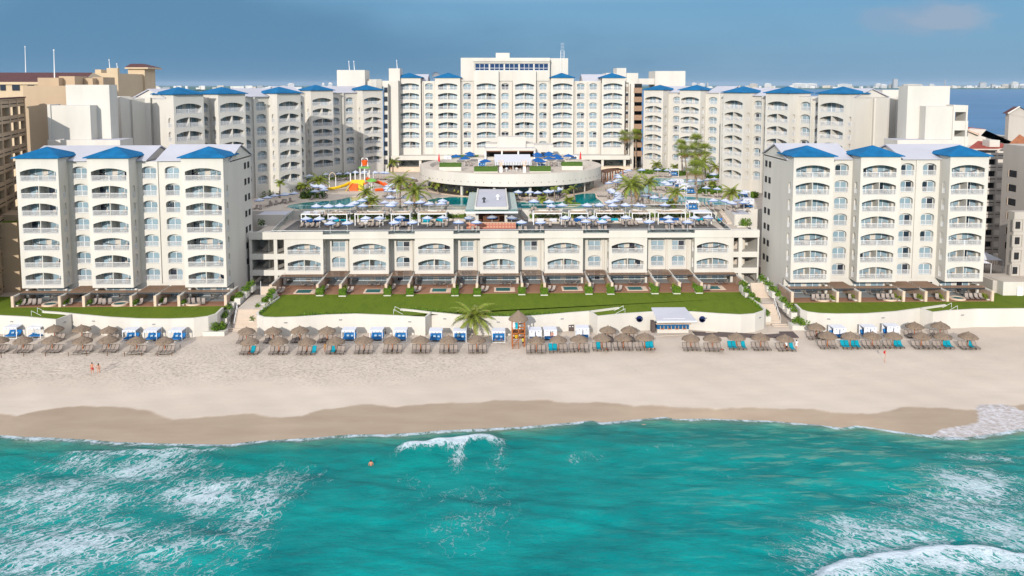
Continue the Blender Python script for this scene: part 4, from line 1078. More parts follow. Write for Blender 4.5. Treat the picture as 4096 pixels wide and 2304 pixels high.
# ------------------------------------------------------------------ stairs and planted ramps between the towers and the low block
def grand_stair(name, label, flights, w, side):
    """flights: list of (x, y0, z0, y1, z1, n) from beach upwards"""
    r = root(name, (flights[0][0], flights[0][1], 0), 0, label, 'stairs')
    ox, oy = flights[0][0], flights[0][1]
    for (x, y0, z0, y1, z1, n, ww) in flights:
        b = MB(); u = x-ox
        if n:
            for i in range(n):
                ya = y0+(y1-y0)*i/n; yb = y1
                za = z0+(z1-z0)*i/n; zb = z0+(z1-z0)*(i+1)/n
                b.box(u-ww/2, u+ww/2, ya-oy, y0+(y1-y0)*(i+1)/n-oy, -.2, zb-.04, 'concrete_pale'); b.box(u-ww/2, u+ww/2, ya-oy-.04, ya-oy+.10, zb-.06, zb, 'travertine_trim')
            b.build('flight', r)
            h = MB(); hx = u+side*ww/2
            h.bar((hx, y0-oy, z0+1.05), (hx, y1-oy, z1+1.05), .045, 'rail_white')
            k = max(2, n//3)
            for i in range(k+1): t = i/k; h.bar((hx, y0-oy+(y1-y0)*t, z0+(z1-z0)*t), (hx, y0-oy+(y1-y0)*t, z0+(z1-z0)*t+1.05), .04, 'rail_white')
            h.build('handrail', r)
        else:
            b.poly([(u-ww/2-1.6, y0-oy, z0), (u+ww/2+.2, y0-oy, z0), (u+ww/2+.2, y1-oy, z1), (u-ww/2-1.6, y1-oy, z1)] if side < 0 else [(u-ww/2-.2, y0-oy, z0), (u+ww/2+1.6, y0-oy, z0), (u+ww/2+1.6, y1-oy, z1), (u-ww/2-.2, y1-oy, z1)], 'concrete_pale'); b.build('landing', r)
    return r
def gx(px_, py_, z): return GZ(px_, py_, z)
a0 = gx(958, 1312, .25); a1 = gx(1000, 1237, 3.1); a2 = gx(1062, 1179, 3.3); a3 = gx(1073, 1146, 4.9)
xs_ = (a0[0]+a1[0])/2
grand_stair('beach_stairs', 'pale stone stairs with a white handrail at the left between tower and lawn', [(a0[0]+.9, a0[1]-1.2, 0, a0[1], .3, 2, 5.2), (a1[0]-.2, a0[1], .3, a1[1], 3.1, 13, 4.2), (a1[0]+.9, a1[1], 3.1, a2[1], 3.3, 0, 3.4), (a2[0]+.6, a2[1], 3.3, a3[1], 4.9, 8, 3.0)], 4, -1)
c0 = gx(3115, 1292, .3); c1 = gx(3060, 1215, 2.9); c2 = gx(3048, 1192, 3.0); c3 = gx(2993, 1131, 5.6)
grand_stair('beach_stairs', 'pale stone stairs with white handrails at the right between lawn and tower', [(c0[0]+1, c0[1]-1.5, 0, c0[1], .3, 2, 5), (c1[0]-.2, c0[1], .3, c1[1], 2.9, 13, 3.8), (c1[0]-.2, c1[1], 2.9, c2[1], 3.0, 0, 3.6), (c2[0]-.1, c2[1], 3.0, c3[1], 5.6, 13, 3.4)], 4, 1)
def leafclump(b, c, r, n, m, rnd, size=.16, flat=.8):
    for _ in range(n):
        while True:
            v = Vector((rnd.uniform(-1,1), rnd.uniform(-1,1), rnd.uniform(-.4,1)))
            if .35 < v.length < 1: break
        p = Vector((c[0]+v.x*r[0], c[1]+v.y*r[1], c[2]+v.z*r[2])); s = size*rnd.uniform(.6, 1.4)
        a = Vector((rnd.uniform(-1,1), rnd.uniform(-1,1), rnd.uniform(-.5,1))).normalized(); e = a.cross(Vector((rnd.uniform(-1,1), rnd.uniform(-1,1), .3))).normalized()*s; f = a*s*1.3
        b.poly([p-e*.5, p+f*.5-e*.1, p+e*.5+f, p+e*.5-f*.2], m if rnd.random() < .75 else ('foliage_yellow' if rnd.random() < .5 else 'foliage_dark'))
def planter(x0, x1, y0, y1, z0, h, label, leaf='foliage_hedge', lh=.7, box=False, group=None, taper=0, zt1=None):
    r = root('planter', ((x0+x1)/2, (y0+y1)/2, z0), 0, label, 'planter', group)
    w, d = (x1-x0)/2, (y1-y0)/2; rnd = random.Random(int((x0+200)*37+y0*11))
    b = MB(); b.box(-w, w, -d, d, 0, h, 'stucco_white'); b.build('planter_box', r)
    f = MB()
    if box:
        f.box(-w+.06, w-.06, -d+.06, d-.06, h, h+lh, 'foliage_hedge')
        for _ in range(int(260*w*d*4)+160):
            sx, sy, sz = rnd.uniform(-w, w), rnd.uniform(-d, d), rnd.uniform(h, h+lh+.03); k = rnd.randrange(3)
            if k == 0: sz = h+lh
            elif k == 1: sy = -d+.04
            else: sx = rnd.choice((-w+.04, w-.04))
            leafclump(f, (sx, sy, sz), (.06, .06, .05), 1, 'foliage_hedge', rnd, .13)
    else:
        n = int((x1-x0)*(y1-y0)*38)+40
        for i in range(max(2, int((x1-x0+y1-y0)/.8))):
            leafclump(f, (rnd.uniform(-w*.7, w*.7), rnd.uniform(-d*.85, d*.85), h+lh*.35), (min(w, .6)*1.0, min(d, .7), lh), n//4+18, leaf, rnd, .2)
    f.build('hedge', r); return r
# hedge cubes at the patio divider ends of the low block
hl = [(1024+u/S, 700+v/S) for u, v in [(640,1195),(868,1200),(1320,1195),(1548,1195),(2002,1195),(2225,1195)]]+[(2048+u/S, 700+v/S) for u, v in [(98,1185),(325,1190),(775,1180),(995,1180),(1440,1175),(1660,1175),(1885,1170)]]
for i, (u, v) in enumerate(hl):
    x, y = GZ(u, v+9, GF)
    planter(x-.7, x+.7, y-.1, y+1.1, GF-.1, .3, f'clipped hedge cube in white planter, {ordn(i+1)} from left along central lawn', box=True, lh=1.05, group='hedge cubes along the central lawn')
    sgn = -1
    planter(x-.35 + (.25 if x > 0 else -.1)*0, x+.35, y+1.15, y+4.6, GF-.1, .25, f'narrow strip of leafy plants behind the {ordn(i+1)} hedge cube from the left', leaf='foliage_yellow' if i % 2 else 'foliage_hedge', lh=.9, group='planting strips between patios')
for (E, sgs, who) in ((fl_edges, FLseg, 'left'), (fr_edges, FRseg, 'right')):
    for i, x in enumerate(E[:-1] if who == 'left' else E[1:]):
        sg = 1 if who == 'left' else -1
        planter(min(x+sg*.2, x+sg*.75), max(x+sg*.2, x+sg*.75), YF+DF+.5, YF-.2, GF-.05, .3, f'patio plants along the {ordn(i+1)} divider of the {who} front tower', leaf='foliage_yellow' if who == 'right' else 'foliage_hedge', lh=.55, group='patio planting beside the dividers')
# ramps of planters beside the stairs
def ramp_beds(pts, who, zs, w=1.1):
    for i, ((u, v), z) in enumerate(zip(pts, zs)):
        x, y = GZ(u, v, z); planter(x-w/2, x+w/2, y-.9, y+1.5, z-1.1, 1.1, f'stepped shrub planter, {ordn(i+1)} from top {who}', lh=.7, group='stepped planters beside the beach stairs')
ramp_beds([(1003, 1143), (980, 1165), (955, 1190), (930, 1208), (915, 1237), (902, 1268)], 'beside the left stairs by the left tower', [5.2, 4.6, 4.0, 3.4, 2.6, 1.8])
ramp_beds([(1089, 1172), (1074, 1192), (1052, 1212), (1030, 1235), (1012, 1277)], 'between the left stairs and the lawn', [4.2, 3.7, 3.3, 2.6, 1.4])
ramp_beds([(3052, 1122), (3073, 1142), (3094, 1165), (3120, 1185), (3136, 1209), (3154, 1228), (3170, 1246)], 'beside the right stairs by the right tower', [5.8, 5.3, 4.8, 4.3, 3.7, 3.2, 2.7])
ramp_beds([(2976, 1146), (2987, 1168), (3008, 1187), (3025, 1209), (3066, 1260)], 'between the right stairs and the lawn', [4.6, 3.9, 3.4, 2.9, 1.7])
x, y = GZ(860, 1328, .5); planter(x-1.9, x+1.9, y-.8, y+1.2, -.05, .8, 'big bushy green shrub in a low white planter below the left tower lawn', lh=1.1)
x, y = GZ(3205, 1305, .5); planter(x-1.9, x+2.2, y-.8, y+1.6, -.05, .9, 'green shrubs in a white planter at the foot of the right stairs', lh=.9)
# lawn edge tufts
def tufts(pts, label):
    b = MB(); rnd = random.Random(len(pts))
    for p, q in zip(pts, pts[1:]):
        n = int(Vector((q[0]-p[0], q[1]-p[1])).length*5)
        for i in range(n):
            t = i/max(1, n); leafclump(b, (p[0]+(q[0]-p[0])*t, p[1]+(q[1]-p[1])*t+.5+rnd.uniform(-.1, .3), LZ+.1), (.25, .25, .35), 5, 'foliage_hedge', rnd, .2)
    tag(b.build('edge_plants'), label, 'plants', kind='stuff')
tufts([wp(400, 282, 1024), wp(620, 268, 1024), wp(1020, 262, 1024)], 'ragged green plants along the lawn edge at the left of the centre'); tufts([wp(1560, 212, 1024), wp(1900, 250, 1024), wp(2576, 285, 1024), wp(150, 280, 2048), wp(560, 250, 2048)], 'ragged green plants along the lawn edge around the palm')
tufts([wp(1380, 240, 2048), wp(1860, 232, 2048)], 'yellow green plants on the lawn edge above the beach bar'); tufts([wp(2330, 60, 2048), wp(2440, 140, 2048), wp(2500, 210, 2048)], 'creeping hedge along the curved right corner of the central lawn')
tufts([wp(220, 95, 1024), wp(110, 180, 1024), wp(30, 260, 1024)], 'dark hedge along the left corner of the central lawn')
# ------------------------------------------------------------------ plunge pools and hot tubs
for i, (u, v) in enumerate([(1222,1168),(1499,1166),(1763,1163),(2018,1160),(2288,1156),(2546,1156),(2855,1153)]):
    x, y = GZ(u, v, GF); b = MB(); b.box(x-2.1, x+2.1, y-1.5, y+1.7, GF+.02, GF+.12, 'travertine_trim'); o = b.build('plunge_pool'); tag(o, f'rectangular plunge pool on a wooden patio, {ordn(i+1)} from the left', 'pool', 'plunge pools on the patios')
    w_ = MB(); w_.poly([(x-1.7, y-1.15, GF+.125), (x+1.1, y-1.15, GF+.125), (x+1.1, y+1.35, GF+.125), (x-1.7, y+1.35, GF+.125)], 'plunge_water'); w_.build('water', o)
    w_ = MB(); w_.tube([(x+1.25, y+1.3, GF+.1), (x+1.25, y+1.3, GF+.9), (x+1.25, y+.6, GF+.7), (x+1.25, y+.5, GF+.1)], .03, 'chrome'); w_.build('ladder_rail', o)
for i, (u, v, who) in enumerate([(507,1222,'left patio of the left front tower'),(1210/S,700+1305/S,'middle patio of the left front tower'),(1955/S,700+1300/S,'right patio of the left front tower'),(3072+540/S,700+1258/S,'left patio of the right front tower'),(3072+1215/S,700+1254/S,'middle patio of the right front tower'),(3072+1905/S,700+1248/S,'right patio of the right front tower')]):
    if i == 0: u = 510/S; v = 700+1308/S
    x, y = GZ(u, v, GF); b = MB(); b.lathe([(1.05, .05), (1.5, .05), (1.5, .3), (1.1, .32), (1.05, .1)], 'travertine_trim', 24, (x, y, GF)); o = b.build('hot_tub'); tag(o, f'round stone rimmed hot tub on the {who}', 'hot tub', 'round hot tubs')
    w_ = MB(); w_.poly([(x+1.08*cos(t), y+1.08*sin(t), GF+.22) for t in [2*pi*k/24 for k in range(24)]], 'plunge_water'); w_.build('water', o)
# ------------------------------------------------------------------ beach furniture prototypes
def mk_thatch():
    r = place('thatched_umbrella', None); tag(r, None, 'beach umbrella')
    b = MB(); b.tube([(0,0,-.3), (.02,.01,1.2), (0,0,2.35)], .075, 'wood_pole', 8); b.build('pole', r)
    c = MB(); prof = [(.02, 2.66), (.10, 2.64), (.16, 2.50), (.55, 2.34), (.60, 2.30), (1.0, 2.12), (1.05, 2.06), (1.38, 1.86), (1.52, 1.66)]
    n = 44; i0 = 0; c.lathe(prof, 'thatch', n, jit=.025)
    for k in range(90):
        t = random.uniform(0, 2*pi); r0 = random.uniform(1.38, 1.52); dz = random.uniform(.05, .16); w = .06
        c.poly([(r0*cos(t-w), r0*sin(t-w), 1.78), (r0*cos(t+w), r0*sin(t+w), 1.78), ((r0+.07)*cos(t+w*.5), (r0+.07)*sin(t+w*.5), 1.66-dz), ((r0+.07)*cos(t-w*.5), (r0+.07)*sin(t-w*.5), 1.66-dz)], 'thatch')
    for k in range(70):
        t = random.uniform(0, 2*pi); r0 = random.uniform(.3, 1.2); z0 = 2.55-.44*r0+.0; w = .07/r0*.6
        c.poly([(r0*cos(t-w), r0*sin(t-w), z0), (r0*cos(t+w), r0*sin(t+w), z0), ((r0+.3)*cos(t+w), (r0+.3)*sin(t+w), z0-.10), ((r0+.3)*cos(t-w), (r0+.3)*sin(t-w), z0-.10)], 'thatch')
    i = len(c.v); c.lathe([(.02, 2.2), (1.45, 1.62)], 'wood_brown', 20)
    c.build('thatch_cap', r); return r
LP = [(-.98, .30), (-.5, .31), (-.05, .31), (.30, .34), (.62, .60), (.86, .90), (.93, .96)]
def lounger_parts(r, sl='sling_taupe', towel=None):
    b = MB(); w = .29
    for (y0, z0), (y1, z1) in zip(LP, LP[1:]):
        b.poly([(-w, y0, z0), (w, y0, z0), (w, y1, z1), (-w, y1, z1)], sl); b.poly([(-w, y0, z0-.03), (-w, y1, z1-.03), (w, y1, z1-.03), (w, y0, z0-.03)], sl)
    b.build('sling', r)
    f = MB()
    for x in (-.32, .32):
        f.tube([(x, y, z-.01) for y, z in LP], .028, 'frame_dark', 4)
        f.tube([(x, -.90, .28), (x, -.96, .06), (x, -.75, .0), (x, -.62, .28)], .022, 'frame_dark', 4); f.tube([(x, .35, .32), (x, .55, .0), (x, .85, .02)], .022, 'frame_dark', 4)
    f.bar((-.32, -.98, .30), (.32, -.98, .30), .028, 'frame_dark', 4); f.bar((-.32, .93, .96), (.32, .93, .96), .028, 'frame_dark', 4)
    f.build('frame', r); return r
def mk_lounger(): r = place('sun_lounger', None); tag(r, None, 'sun lounger'); return lounger_parts(r)
def towel_mesh():
    b = MB(); w = .31
    P = [(-.72, .335)]+LP[1:]; P[-1] = (.96, 1.0); P.append((1.02, .72))
    for (y0, z0), (y1, z1) in zip(P, P[1:]): b.poly([(-w, y0, z0+.03), (w, y0, z0+.03), (w, y1, z1+.03), (-w, y1, z1+.03)], 'towel_teal')
    return b.mesh('towel')
TOW = towel_mesh()
LAP = [(-.9, .60), (-.5, .60), (-.05, .60)]
K_TH = Kind(mk_thatch); K_LO = Kind(mk_lounger)
def mk_cabana(open_=True):
    r = place('beach_cabana', None); tag(r, None, 'cabana')
    f = MB(); w, d, h = 1.08, 1.0, 1.95
    for x in (-w, w):
        for y in (-d, d): f.box(x-.045, x+.045, y-.045, y+.045, 0, h, 'white_paint')
        f.box(x-.04, x+.04, -d, d, h-.08, h, 'white_paint'); f.box(x-.04, x+.04, -d, d, .0, .07, 'white_paint')
    for y in (-d, d): f.box(-w, w, y-.04, y+.04, h-.08, h, 'white_paint'); f.box(-w, w, y-.04, y+.04, 0, .07, 'white_paint')
    f.build('frame', r)
    c = MB(); c.box(-w-.06, w+.06, -d-.06, d+.06, h, h+.05, 'canvas_white'); c.box(-w-.05, w+.05, -d-.06, -d-.045, h-.28, h, 'canvas_white'); c.poly([(-w, d+.05, .2), (w, d+.05, .2), (w, d+.05, h), (-w, d+.05, h)], 'canvas_white')
    for q in (-.5, 0, .5): c.box(-.05+q*1.2, .05+q*1.2, -d-.075, -d-.062, h-.24, h-.10, 'metal_dark')
    for q in (-.6, .6): c.box(q-.02, q+.02, -d*.7, d*.7, h+.05, h+.075, 'white_paint')
    c.build('canopy', r)
    b = MB(); b.box(-w+.06, w-.06, -d+.05, .35, .38, .52, 'cushion_blue')
    for x in (-w/2, w/2): b.obox((x, .55, .75), w-.08, .12, .75, 'cushion_blue', rx=-.7)
    b.build('mattress', r); p = MB(); p.obox((-.3, .25, .68), .42, .14, .30, 'cushion_pale', rz=.3, rx=-.5); p.obox((.45, .2, .66), .40, .14, .28, 'cushion_pale', rz=-.4, rx=-.6); p.build('pillow', r)
    return r
def mk_cab_curtain():
    r = mk_cabana(); c = MB()
    for a_, c_ in ((-1.0, -.05), (.10, 1.0)):
        n = 6
        for i in range(n):
            x0 = a_+(c_-a_)*i/n; x1 = a_+(c_-a_)*(i+1)/n; y0 = -.98+.03*(i % 2); y1 = -.98+.03*((i+1) % 2); c.poly([(x0, y0, .9), (x1, y1, .9), (x1, y1, 1.88), (x0, y0, 1.88)], 'canvas_white')
    c.build('curtain', r); return r
K_CA = Kind(mk_cabana); K_CC = Kind(mk_cab_curtain)
# (zoom u, v, region x, row, list of lounger offsets in m, towelled ones)
SECT = {'A': 'left of left stairs', 'B': 'left of lifeguard tower', 'C': 'right of lifeguard tower', 'D': 'before beach bar', 'E': 'right of right stairs'}
UM = {'A': ([(-8,532,0),(230,532,0),(520,532,0),(830,537,0),(1090,528,0),(1370,540,0),(1655,540,0)], [(545,422,0),(820,420,0),(1095,427,0)]),
 'B': ([(2512,545,0),(230,545,1024),(510,545,1024),(800,540,1024),(1085,535,1024),(1370,530,1024),(1655,530,1024),(1935,530,1024),(2222,530,1024)], [(2480,440,0),(170,440,1024),(440,436,1024),(715,432,1024)]),
 'C': ([(245,530,2048),(465,522,2048),(675,520,2048),(905,508,2048),(1120,503,2048),(1335,502,2048)], [(965,425,2048),(1180,425,2048)]),
 'D': ([(1800,508,2048),(2015,512,2048),(2258,498,2048),(2500,503,2048),(170,512,3072)], []),
 'E': ([(600,488,3072),(830,490,3072),(1050,488,3072),(1260,487,3072),(1545,490,3072),(1755,490,3072),(2015,495,3072)], [(485,402,3072),(1475,388,3072),(1735,388,3072)])}
LOFF = {'A': [-.62, .12, .72, 1.32], 'B': [-1.05, -.33, .55, 1.25], 'C': [-1.3, -.6, .45, 1.15], 'D': [-1.1, -.42, .45, 1.1], 'E': [-1.35, -.65, .35, 1.05]}
TOWELS = {('C', 1, 0), ('C', 1, 1), ('C', 3, 1), ('C', 5, 2), ('C', 5, 3), ('D', 2, 1), ('D', 2, 3), ('D', 2, 0), ('E', 1, 0), ('E', 1, 1), ('E', 1, 2), ('E', 1, 3), ('E', 3, 2), ('E', 3, 3), ('E', 5, 2), ('E', 5, 3), ('E', 6, 2), ('D', 4, 3), ('B', 0, 2), ('B', 2, 3), ('B', 3, 1)}
UPOS = {}
for sec, (front, back) in UM.items():
    for row, lst in (('front', front), ('back', back)):
        for i, (u, v, ox) in enumerate(lst):
            x, y = GZ(ox+u/S, 1150+v/S, 1.8); UPOS[(sec, row, i)] = (x, y)
            K_TH.at((x, y, 0), random.uniform(0, 6), f'thatched umbrella, {ordn(i+1)} from left in the {row} row {SECT[sec]}', 'thatched umbrellas on the beach', sc=random.uniform(.96, 1.04))
            K_TH.o['category'] = 'beach umbrella'
            fy = y-.05 if row == 'front' else y+.1
            offs = LOFF[sec]
            if row == 'back': offs = offs if sec == 'B' else offs[1:] if sec == 'A' else offs
            rot = {'A': .12, 'B': .05, 'C': -.02, 'D': -.06, 'E': -.16}[sec] if True else 0
            for k, o_ in enumerate(offs):
                tw = row == 'front' and (sec, i, k) in TOWELS
                lb = f'{"teal towelled" if tw else "taupe"} lounger, {ordn(k+1)} under {ordn(i+1)} {row} row thatch {SECT[sec]}'
                lo = K_LO.at((x+o_+random.uniform(-.05, .05), fy+random.uniform(-.1, .1)-.5, 0), rot*.5+random.uniform(-.04, .04), lb, 'loungers on the beach')
                if tw:
                    t = place('towel', TOW, None, lo.location, lo.rotation_euler[2]); tag(t, f'teal towel on {ordn(k+1)} lounger under {ordn(i+1)} front thatch {SECT[sec]}', 'towel', 'teal beach towels')
cab = [(105,515,0,'o','leftmost of the beach cabanas, near the frame edge'),(345,515,0,'o','beach cabana second from the far left'),(1300,545,0,'o','left of the three cabanas before the left stairs'),(1515,548,0,'o','middle of the three cabanas before the left stairs'),(1770,548,0,'o','right of the three cabanas before the left stairs'),
 (930,545,1024,'o','first cabana after the left stairs'),(1210,545,1024,'o','second cabana after the left stairs'),(1450,547,1024,'o','third cabana after the left stairs'),(1808,553,1024,'o','cabana left of the palm trunk'),(2052,553,1024,'o','cabana right in front of the palm trunk'),(2442,555,1024,'o','cabana with two sunbathers left of the lifeguard tower'),
 (232,545,2048,'c','first cabana right of the lifeguard tower'),(385,540,2048,'c','second cabana right of the lifeguard tower'),(712,525,2048,'c','cabana between waste bins and thatched umbrellas'),(718,520,3072,'c','left of the three right end cabanas'),(1030,515,3072,'c','middle of the three right end cabanas'),(1262,505,3072,'c','right of the three right end cabanas')]
CABP = []
for u, v, ox, k, lb in cab:
    x, y = GZ(ox+u/S, 1150+v/S, 0); CABP.append((x, y+1.0))
    o = (K_CA if k == 'o' else K_CC).at((x, y+1.0, 0), random.uniform(-.03, .03), 'white '+lb, 'white beach cabanas')
# ------------------------------------------------------------------ lifeguard tower
x, y = GZ(2048+66/S, 1150+600/S, 0); y += 1.3
r = root('lifeguard_tower', (x, y, 0), 0, 'brown wooden lifeguard tower with a thatched roof and a ladder', 'lifeguard tower')
b = MB()
for sx in (-1.05, 1.05):
    for sy in (-1.0, 1.0): b.box(sx-.09, sx+.09, sy-.09, sy+.09, -.2, 4.5, 'wood_orange')
    b.box(sx-.06, sx+.06, -1, 1, 2.2, 2.4, 'wood_orange'); b.box(sx-.05, sx+.05, -1, 1, 3.2, 3.3, 'wood_orange')
b.box(0-.07, .07, -1.08, -.94, 2.2, 4.4, 'wood_orange')
for z in (2.2, 3.25): b.box(-1.1, 1.1, -1.08, -.96, z, z+.16, 'wood_orange'); b.box(-1.1, 1.1, .96, 1.08, z, z+.16, 'wood_orange')
b.bar((.1, -1.0, 2.45), (1.0, -1.0, 3.2), .04, 'wood_orange'); b.bar((-1, -1.02, 0.1), (1, -1.02, 2.2), .05, 'wood_orange'); b.build('timber_frame', r)
b = MB(); b.box(-1.15, 1.15, -1.1, 1.1, 2.1, 2.2, 'wood_brown'); b.box(-1.0, 1.0, .2, 1.0, 1.0, 1.1, 'wood_brown'); b.build('platform', r)
b = MB()
for sx in (-1.0, .0): b.bar((sx, -2.2, 0), (sx, -1.05, 2.2), .05, 'wood_orange', 4)
for i in range(8): t = (i+.5)/8; b.bar((-1.0, -2.2+1.15*t, 2.2*t), (0, -2.2+1.15*t, 2.2*t), .035, 'wood_orange', 4)
b.build('ladder', r)
b = MB(); b.lathe([(.03, 6.0), (.12, 5.95), (.25, 5.75), (.9, 5.25), (.95, 5.18), (1.5, 4.75), (1.68, 4.35)], 'thatch', 40, jit=.03); b.lathe([(.05, 5.3), (1.6, 4.4)], 'wood_brown', 16); b.build('thatch_cap', r, smooth=False)
b = MB(); b.poly([(-.55, -1.12, 3.1), (-.12, -1.12, 3.1), (-.12, -1.08, 4.15), (-.55, -1.1, 4.2)], 'towel_teal'); b.poly([(-.98, -1.10, 3.3), (-.65, -1.10, 3.3), (-.65, -1.1, 4.2), (-.98, -1.1, 4.2)], 'cloth_white'); o = b.build('hanging_towels'); o.location = (x, y, 0); tag(o, 'teal and white towels hanging on the front of the lifeguard tower', 'towels')
b = MB(); b.lathe([(.28, 0), (.34, .5), (.30, .9)], 'plastic_yellow', 10, (x-.35, y+.4, 1.1)); tag(b.build('drum'), 'yellow drum stored under the lifeguard platform', 'drum')
# ------------------------------------------------------------------ beach bar
x0, yb_ = GZ(2048+1462/S, 1150+462/S, 0); x1, _ = GZ(2048+1778/S, 1150+462/S, 0); w = x1-x0
r = root('beach_bar', (x0, yb_, 0), 0, 'blue and white beach bar with a big pale sloping canopy against the seawall', 'beach bar')
b = MB(); b.box(-.02, w, 0, 2.6, 0, .75, 'stucco_white'); b.build('base', r)
b = MB(); b.box(-.05, w+.02, -.06, .0, .78, 1.75, 'bar_blue'); b.box(-.05, 0, 0, 2.6, .78, 1.75, 'bar_blue')
b.box(-.3, w+.3, -.45, .2, 1.76, 1.86, 'travertine_trim'); b.build('counter', r)
for i in range(4):
    cx = w*(.14+.235*i); s_ = MB()
    s_.box(cx-.34, cx-.28, -.50, -.10, .80, 1.45, 'travertine_trim'); s_.box(cx+.28, cx+.34, -.5, -.1, .80, 1.45, 'travertine_trim'); s_.box(cx-.3, cx+.3, -.5, -.08, .86, .95, 'wood_pole')
    o = s_.build('bar_stool'); o.location = (x0, yb_, 0); tag(o, f'wooden stool at the blue beach bar counter, {ordn(i+1)} from the left', 'stool', 'stools at the beach bar')
b = MB(); b.box(.1, w-.1, .6, 2.6, 1.86, 2.55, 'white_paint'); 
for i in range(9): b.box(.1+i*(w-.2)/8-.03, .1+i*(w-.2)/8+.03, .55, .6, 1.86, 2.6, 'travertine_trim')
b.build('back_bar', r)
b = MB(); xa, xb = -.35, w+1.0; 
P1 = [(xa, -1.7, 2.75), (xb, -1.7, 2.75), (xb-.9, 3.4, 3.75), (xa-.1, 3.4, 3.75)]
b.poly(P1, 'roof_white'); b.poly([(p[0], p[1], p[2]-.28) for p in reversed(P1)], 'white_paint')
for p, q in zip(P1, P1[1:]+P1[:1]): b.poly([(p[0], p[1], p[2]-.28), (q[0], q[1], q[2]-.28), q, p], 'white_paint')
b.box(xa+1.2, xa+5.0, -1.0, -.92, 2.92, 2.97, 'white_paint'); b.build('canopy', r)
b = MB(); b.box(-.9, -.35, .2, 2.4, 0, 1.9, 'kiosk_wood'); o = b.build('store_cabinet'); o.location = (x0, yb_, 0); tag(o, 'dark cabinet at the left end of the beach bar', 'cabinet')
for (u, v, lb) in ((1283, 317, 'left'), (1915, 320, 'right')):
    xx, yy = GZ(2048+u/S, 1150+v/S, 2.15); yy = interp(sorted([(p[0], p[1]) for p in wallE[1:8]]), xx)-.55
    xx, zz = AY(2048+u/S, 1150+v/S, yy)
    b = MB(); n = 36
    b.poly([(xx+.58*cos(t), yy, zz+.58*sin(t)) for t in [2*pi*k/n for k in range(n)]], 'sign_navy'); b.poly([(xx+.58*cos(t), yy+.04, zz+.58*sin(t)) for t in [2*pi*k/n for k in range(n)]][::-1], 'sign_navy')
    for k in range(n):
        t, t2 = 2*pi*k/n, 2*pi*(k+1)/n; b.poly([(xx+.58*cos(t), yy, zz+.58*sin(t)), (xx+.58*cos(t), yy+.04, zz+.58*sin(t)), (xx+.58*cos(t2), yy+.04, zz+.58*sin(t2)), (xx+.58*cos(t2), yy, zz+.58*sin(t2))], 'sign_navy')
    o = b.build('round_sign'); tag(o, f'round navy sign with a white band on the seawall {lb} of the beach bar', 'sign', 'round signs by the beach bar')
    s_ = MB(); s_.box(xx-.50, xx+.50, yy-.02, yy-.005, zz-.08, zz+.09, 'stripe_white')
    for q in range(8): s_.box(xx-.42+q*.11, xx-.42+q*.11+.07, yy-.028, yy-.021, zz-.045, zz+.05, 'cushion_pale'); s_.poly([(xx+.46*cos(t), yy-.01, zz+.46*sin(t)) for t in [pi+.25+(pi-.5)*k/14 for k in range(15)]], 'sign_blue'); s_.build('lettering_band', o)
def bin_box(u, v, ox, w, h, d, lb):
    x, y = GZ(ox+u/S, 1150+v/S, 0); r = root('waste_bin', (x, y+d/2, 0), 0, lb, 'bin'); b = MB(); b.box(-w/2, w/2, -d/2, d/2, 0, h, 'bin_brown'); b.build('housing', r)
    b = MB()
    for q in (-.25, .25): b.box(q*w-.12, q*w+.12, -d/2-.02, -d/2-.004, h*.68, h*.8, 'stripe_white')
    b.build('slot', r)
bin_box(597, 440, 2048, 1.0, 1.15, .7, 'brown waste bins against the seawall right of the lifeguard tower cabanas'); bin_box(1924, 422, 2048, .85, 1.1, .5, 'brown waste cabinet below the right round sign')
bin_box(1686, 500, 0, .5, 1.2, .5, 'dark bin between the middle and right cabanas before the left stairs'); bin_box(1293, 468, 1024, .35, .9, .4, 'small black bin between the second and third cabanas after the left stairs')
b = MB(); x, y = GZ(3072+1402/S, 1150+378/S, 0); b.lathe([(.32, 0), (.36, .6), (.33, 1.0), (.40, 1.02), (.38, 1.08)], 'metal_dark', 14, (x, y, 0)); b.poly([(x+.34*cos(t), y+.34*sin(t), 1.0) for t in [k*pi/6 for k in range(12)]], 'metal_dark'); tag(b.build('waste_bin'), 'black round waste bin beside the right end seawall', 'bin')
# wooden boardwalk ramp pieces by the right stairs
def gpoly(name, pts, ox, z, m, label, cat, h=.0):
    P = [GZ(ox+u/S, 1150+v/S, z) for u, v in pts]; b = MB(); b.prism(P[::-1], z-.08, z, m); tag(b.build(name), label, cat)
gpoly('boardwalk', [(1810,440),(1945,445),(1950,455),(2070,452),(2070,445),(2576,470),(2576,505),(2070,490),(1850,480)], 2048, .12, 'kiosk_wood', 'grey boardwalk strip in front of the beach bar', 'boardwalk')
gpoly('boardwalk', [(0,470),(120,462),(110,442),(250,440),(312,500),(180,505),(0,500)], 3072, .16, 'kiosk_wood', 'grey boardwalk ramp at the foot of the right stairs', 'boardwalk')
gpoly('bar_apron', [(1395,430),(1800,412),(2300,445),(2576,395),(2576,465),(2070,440),(1800,470),(1430,490)], 2048, .06, 'concrete_pale', 'pale concrete apron around the beach bar', 'apron')
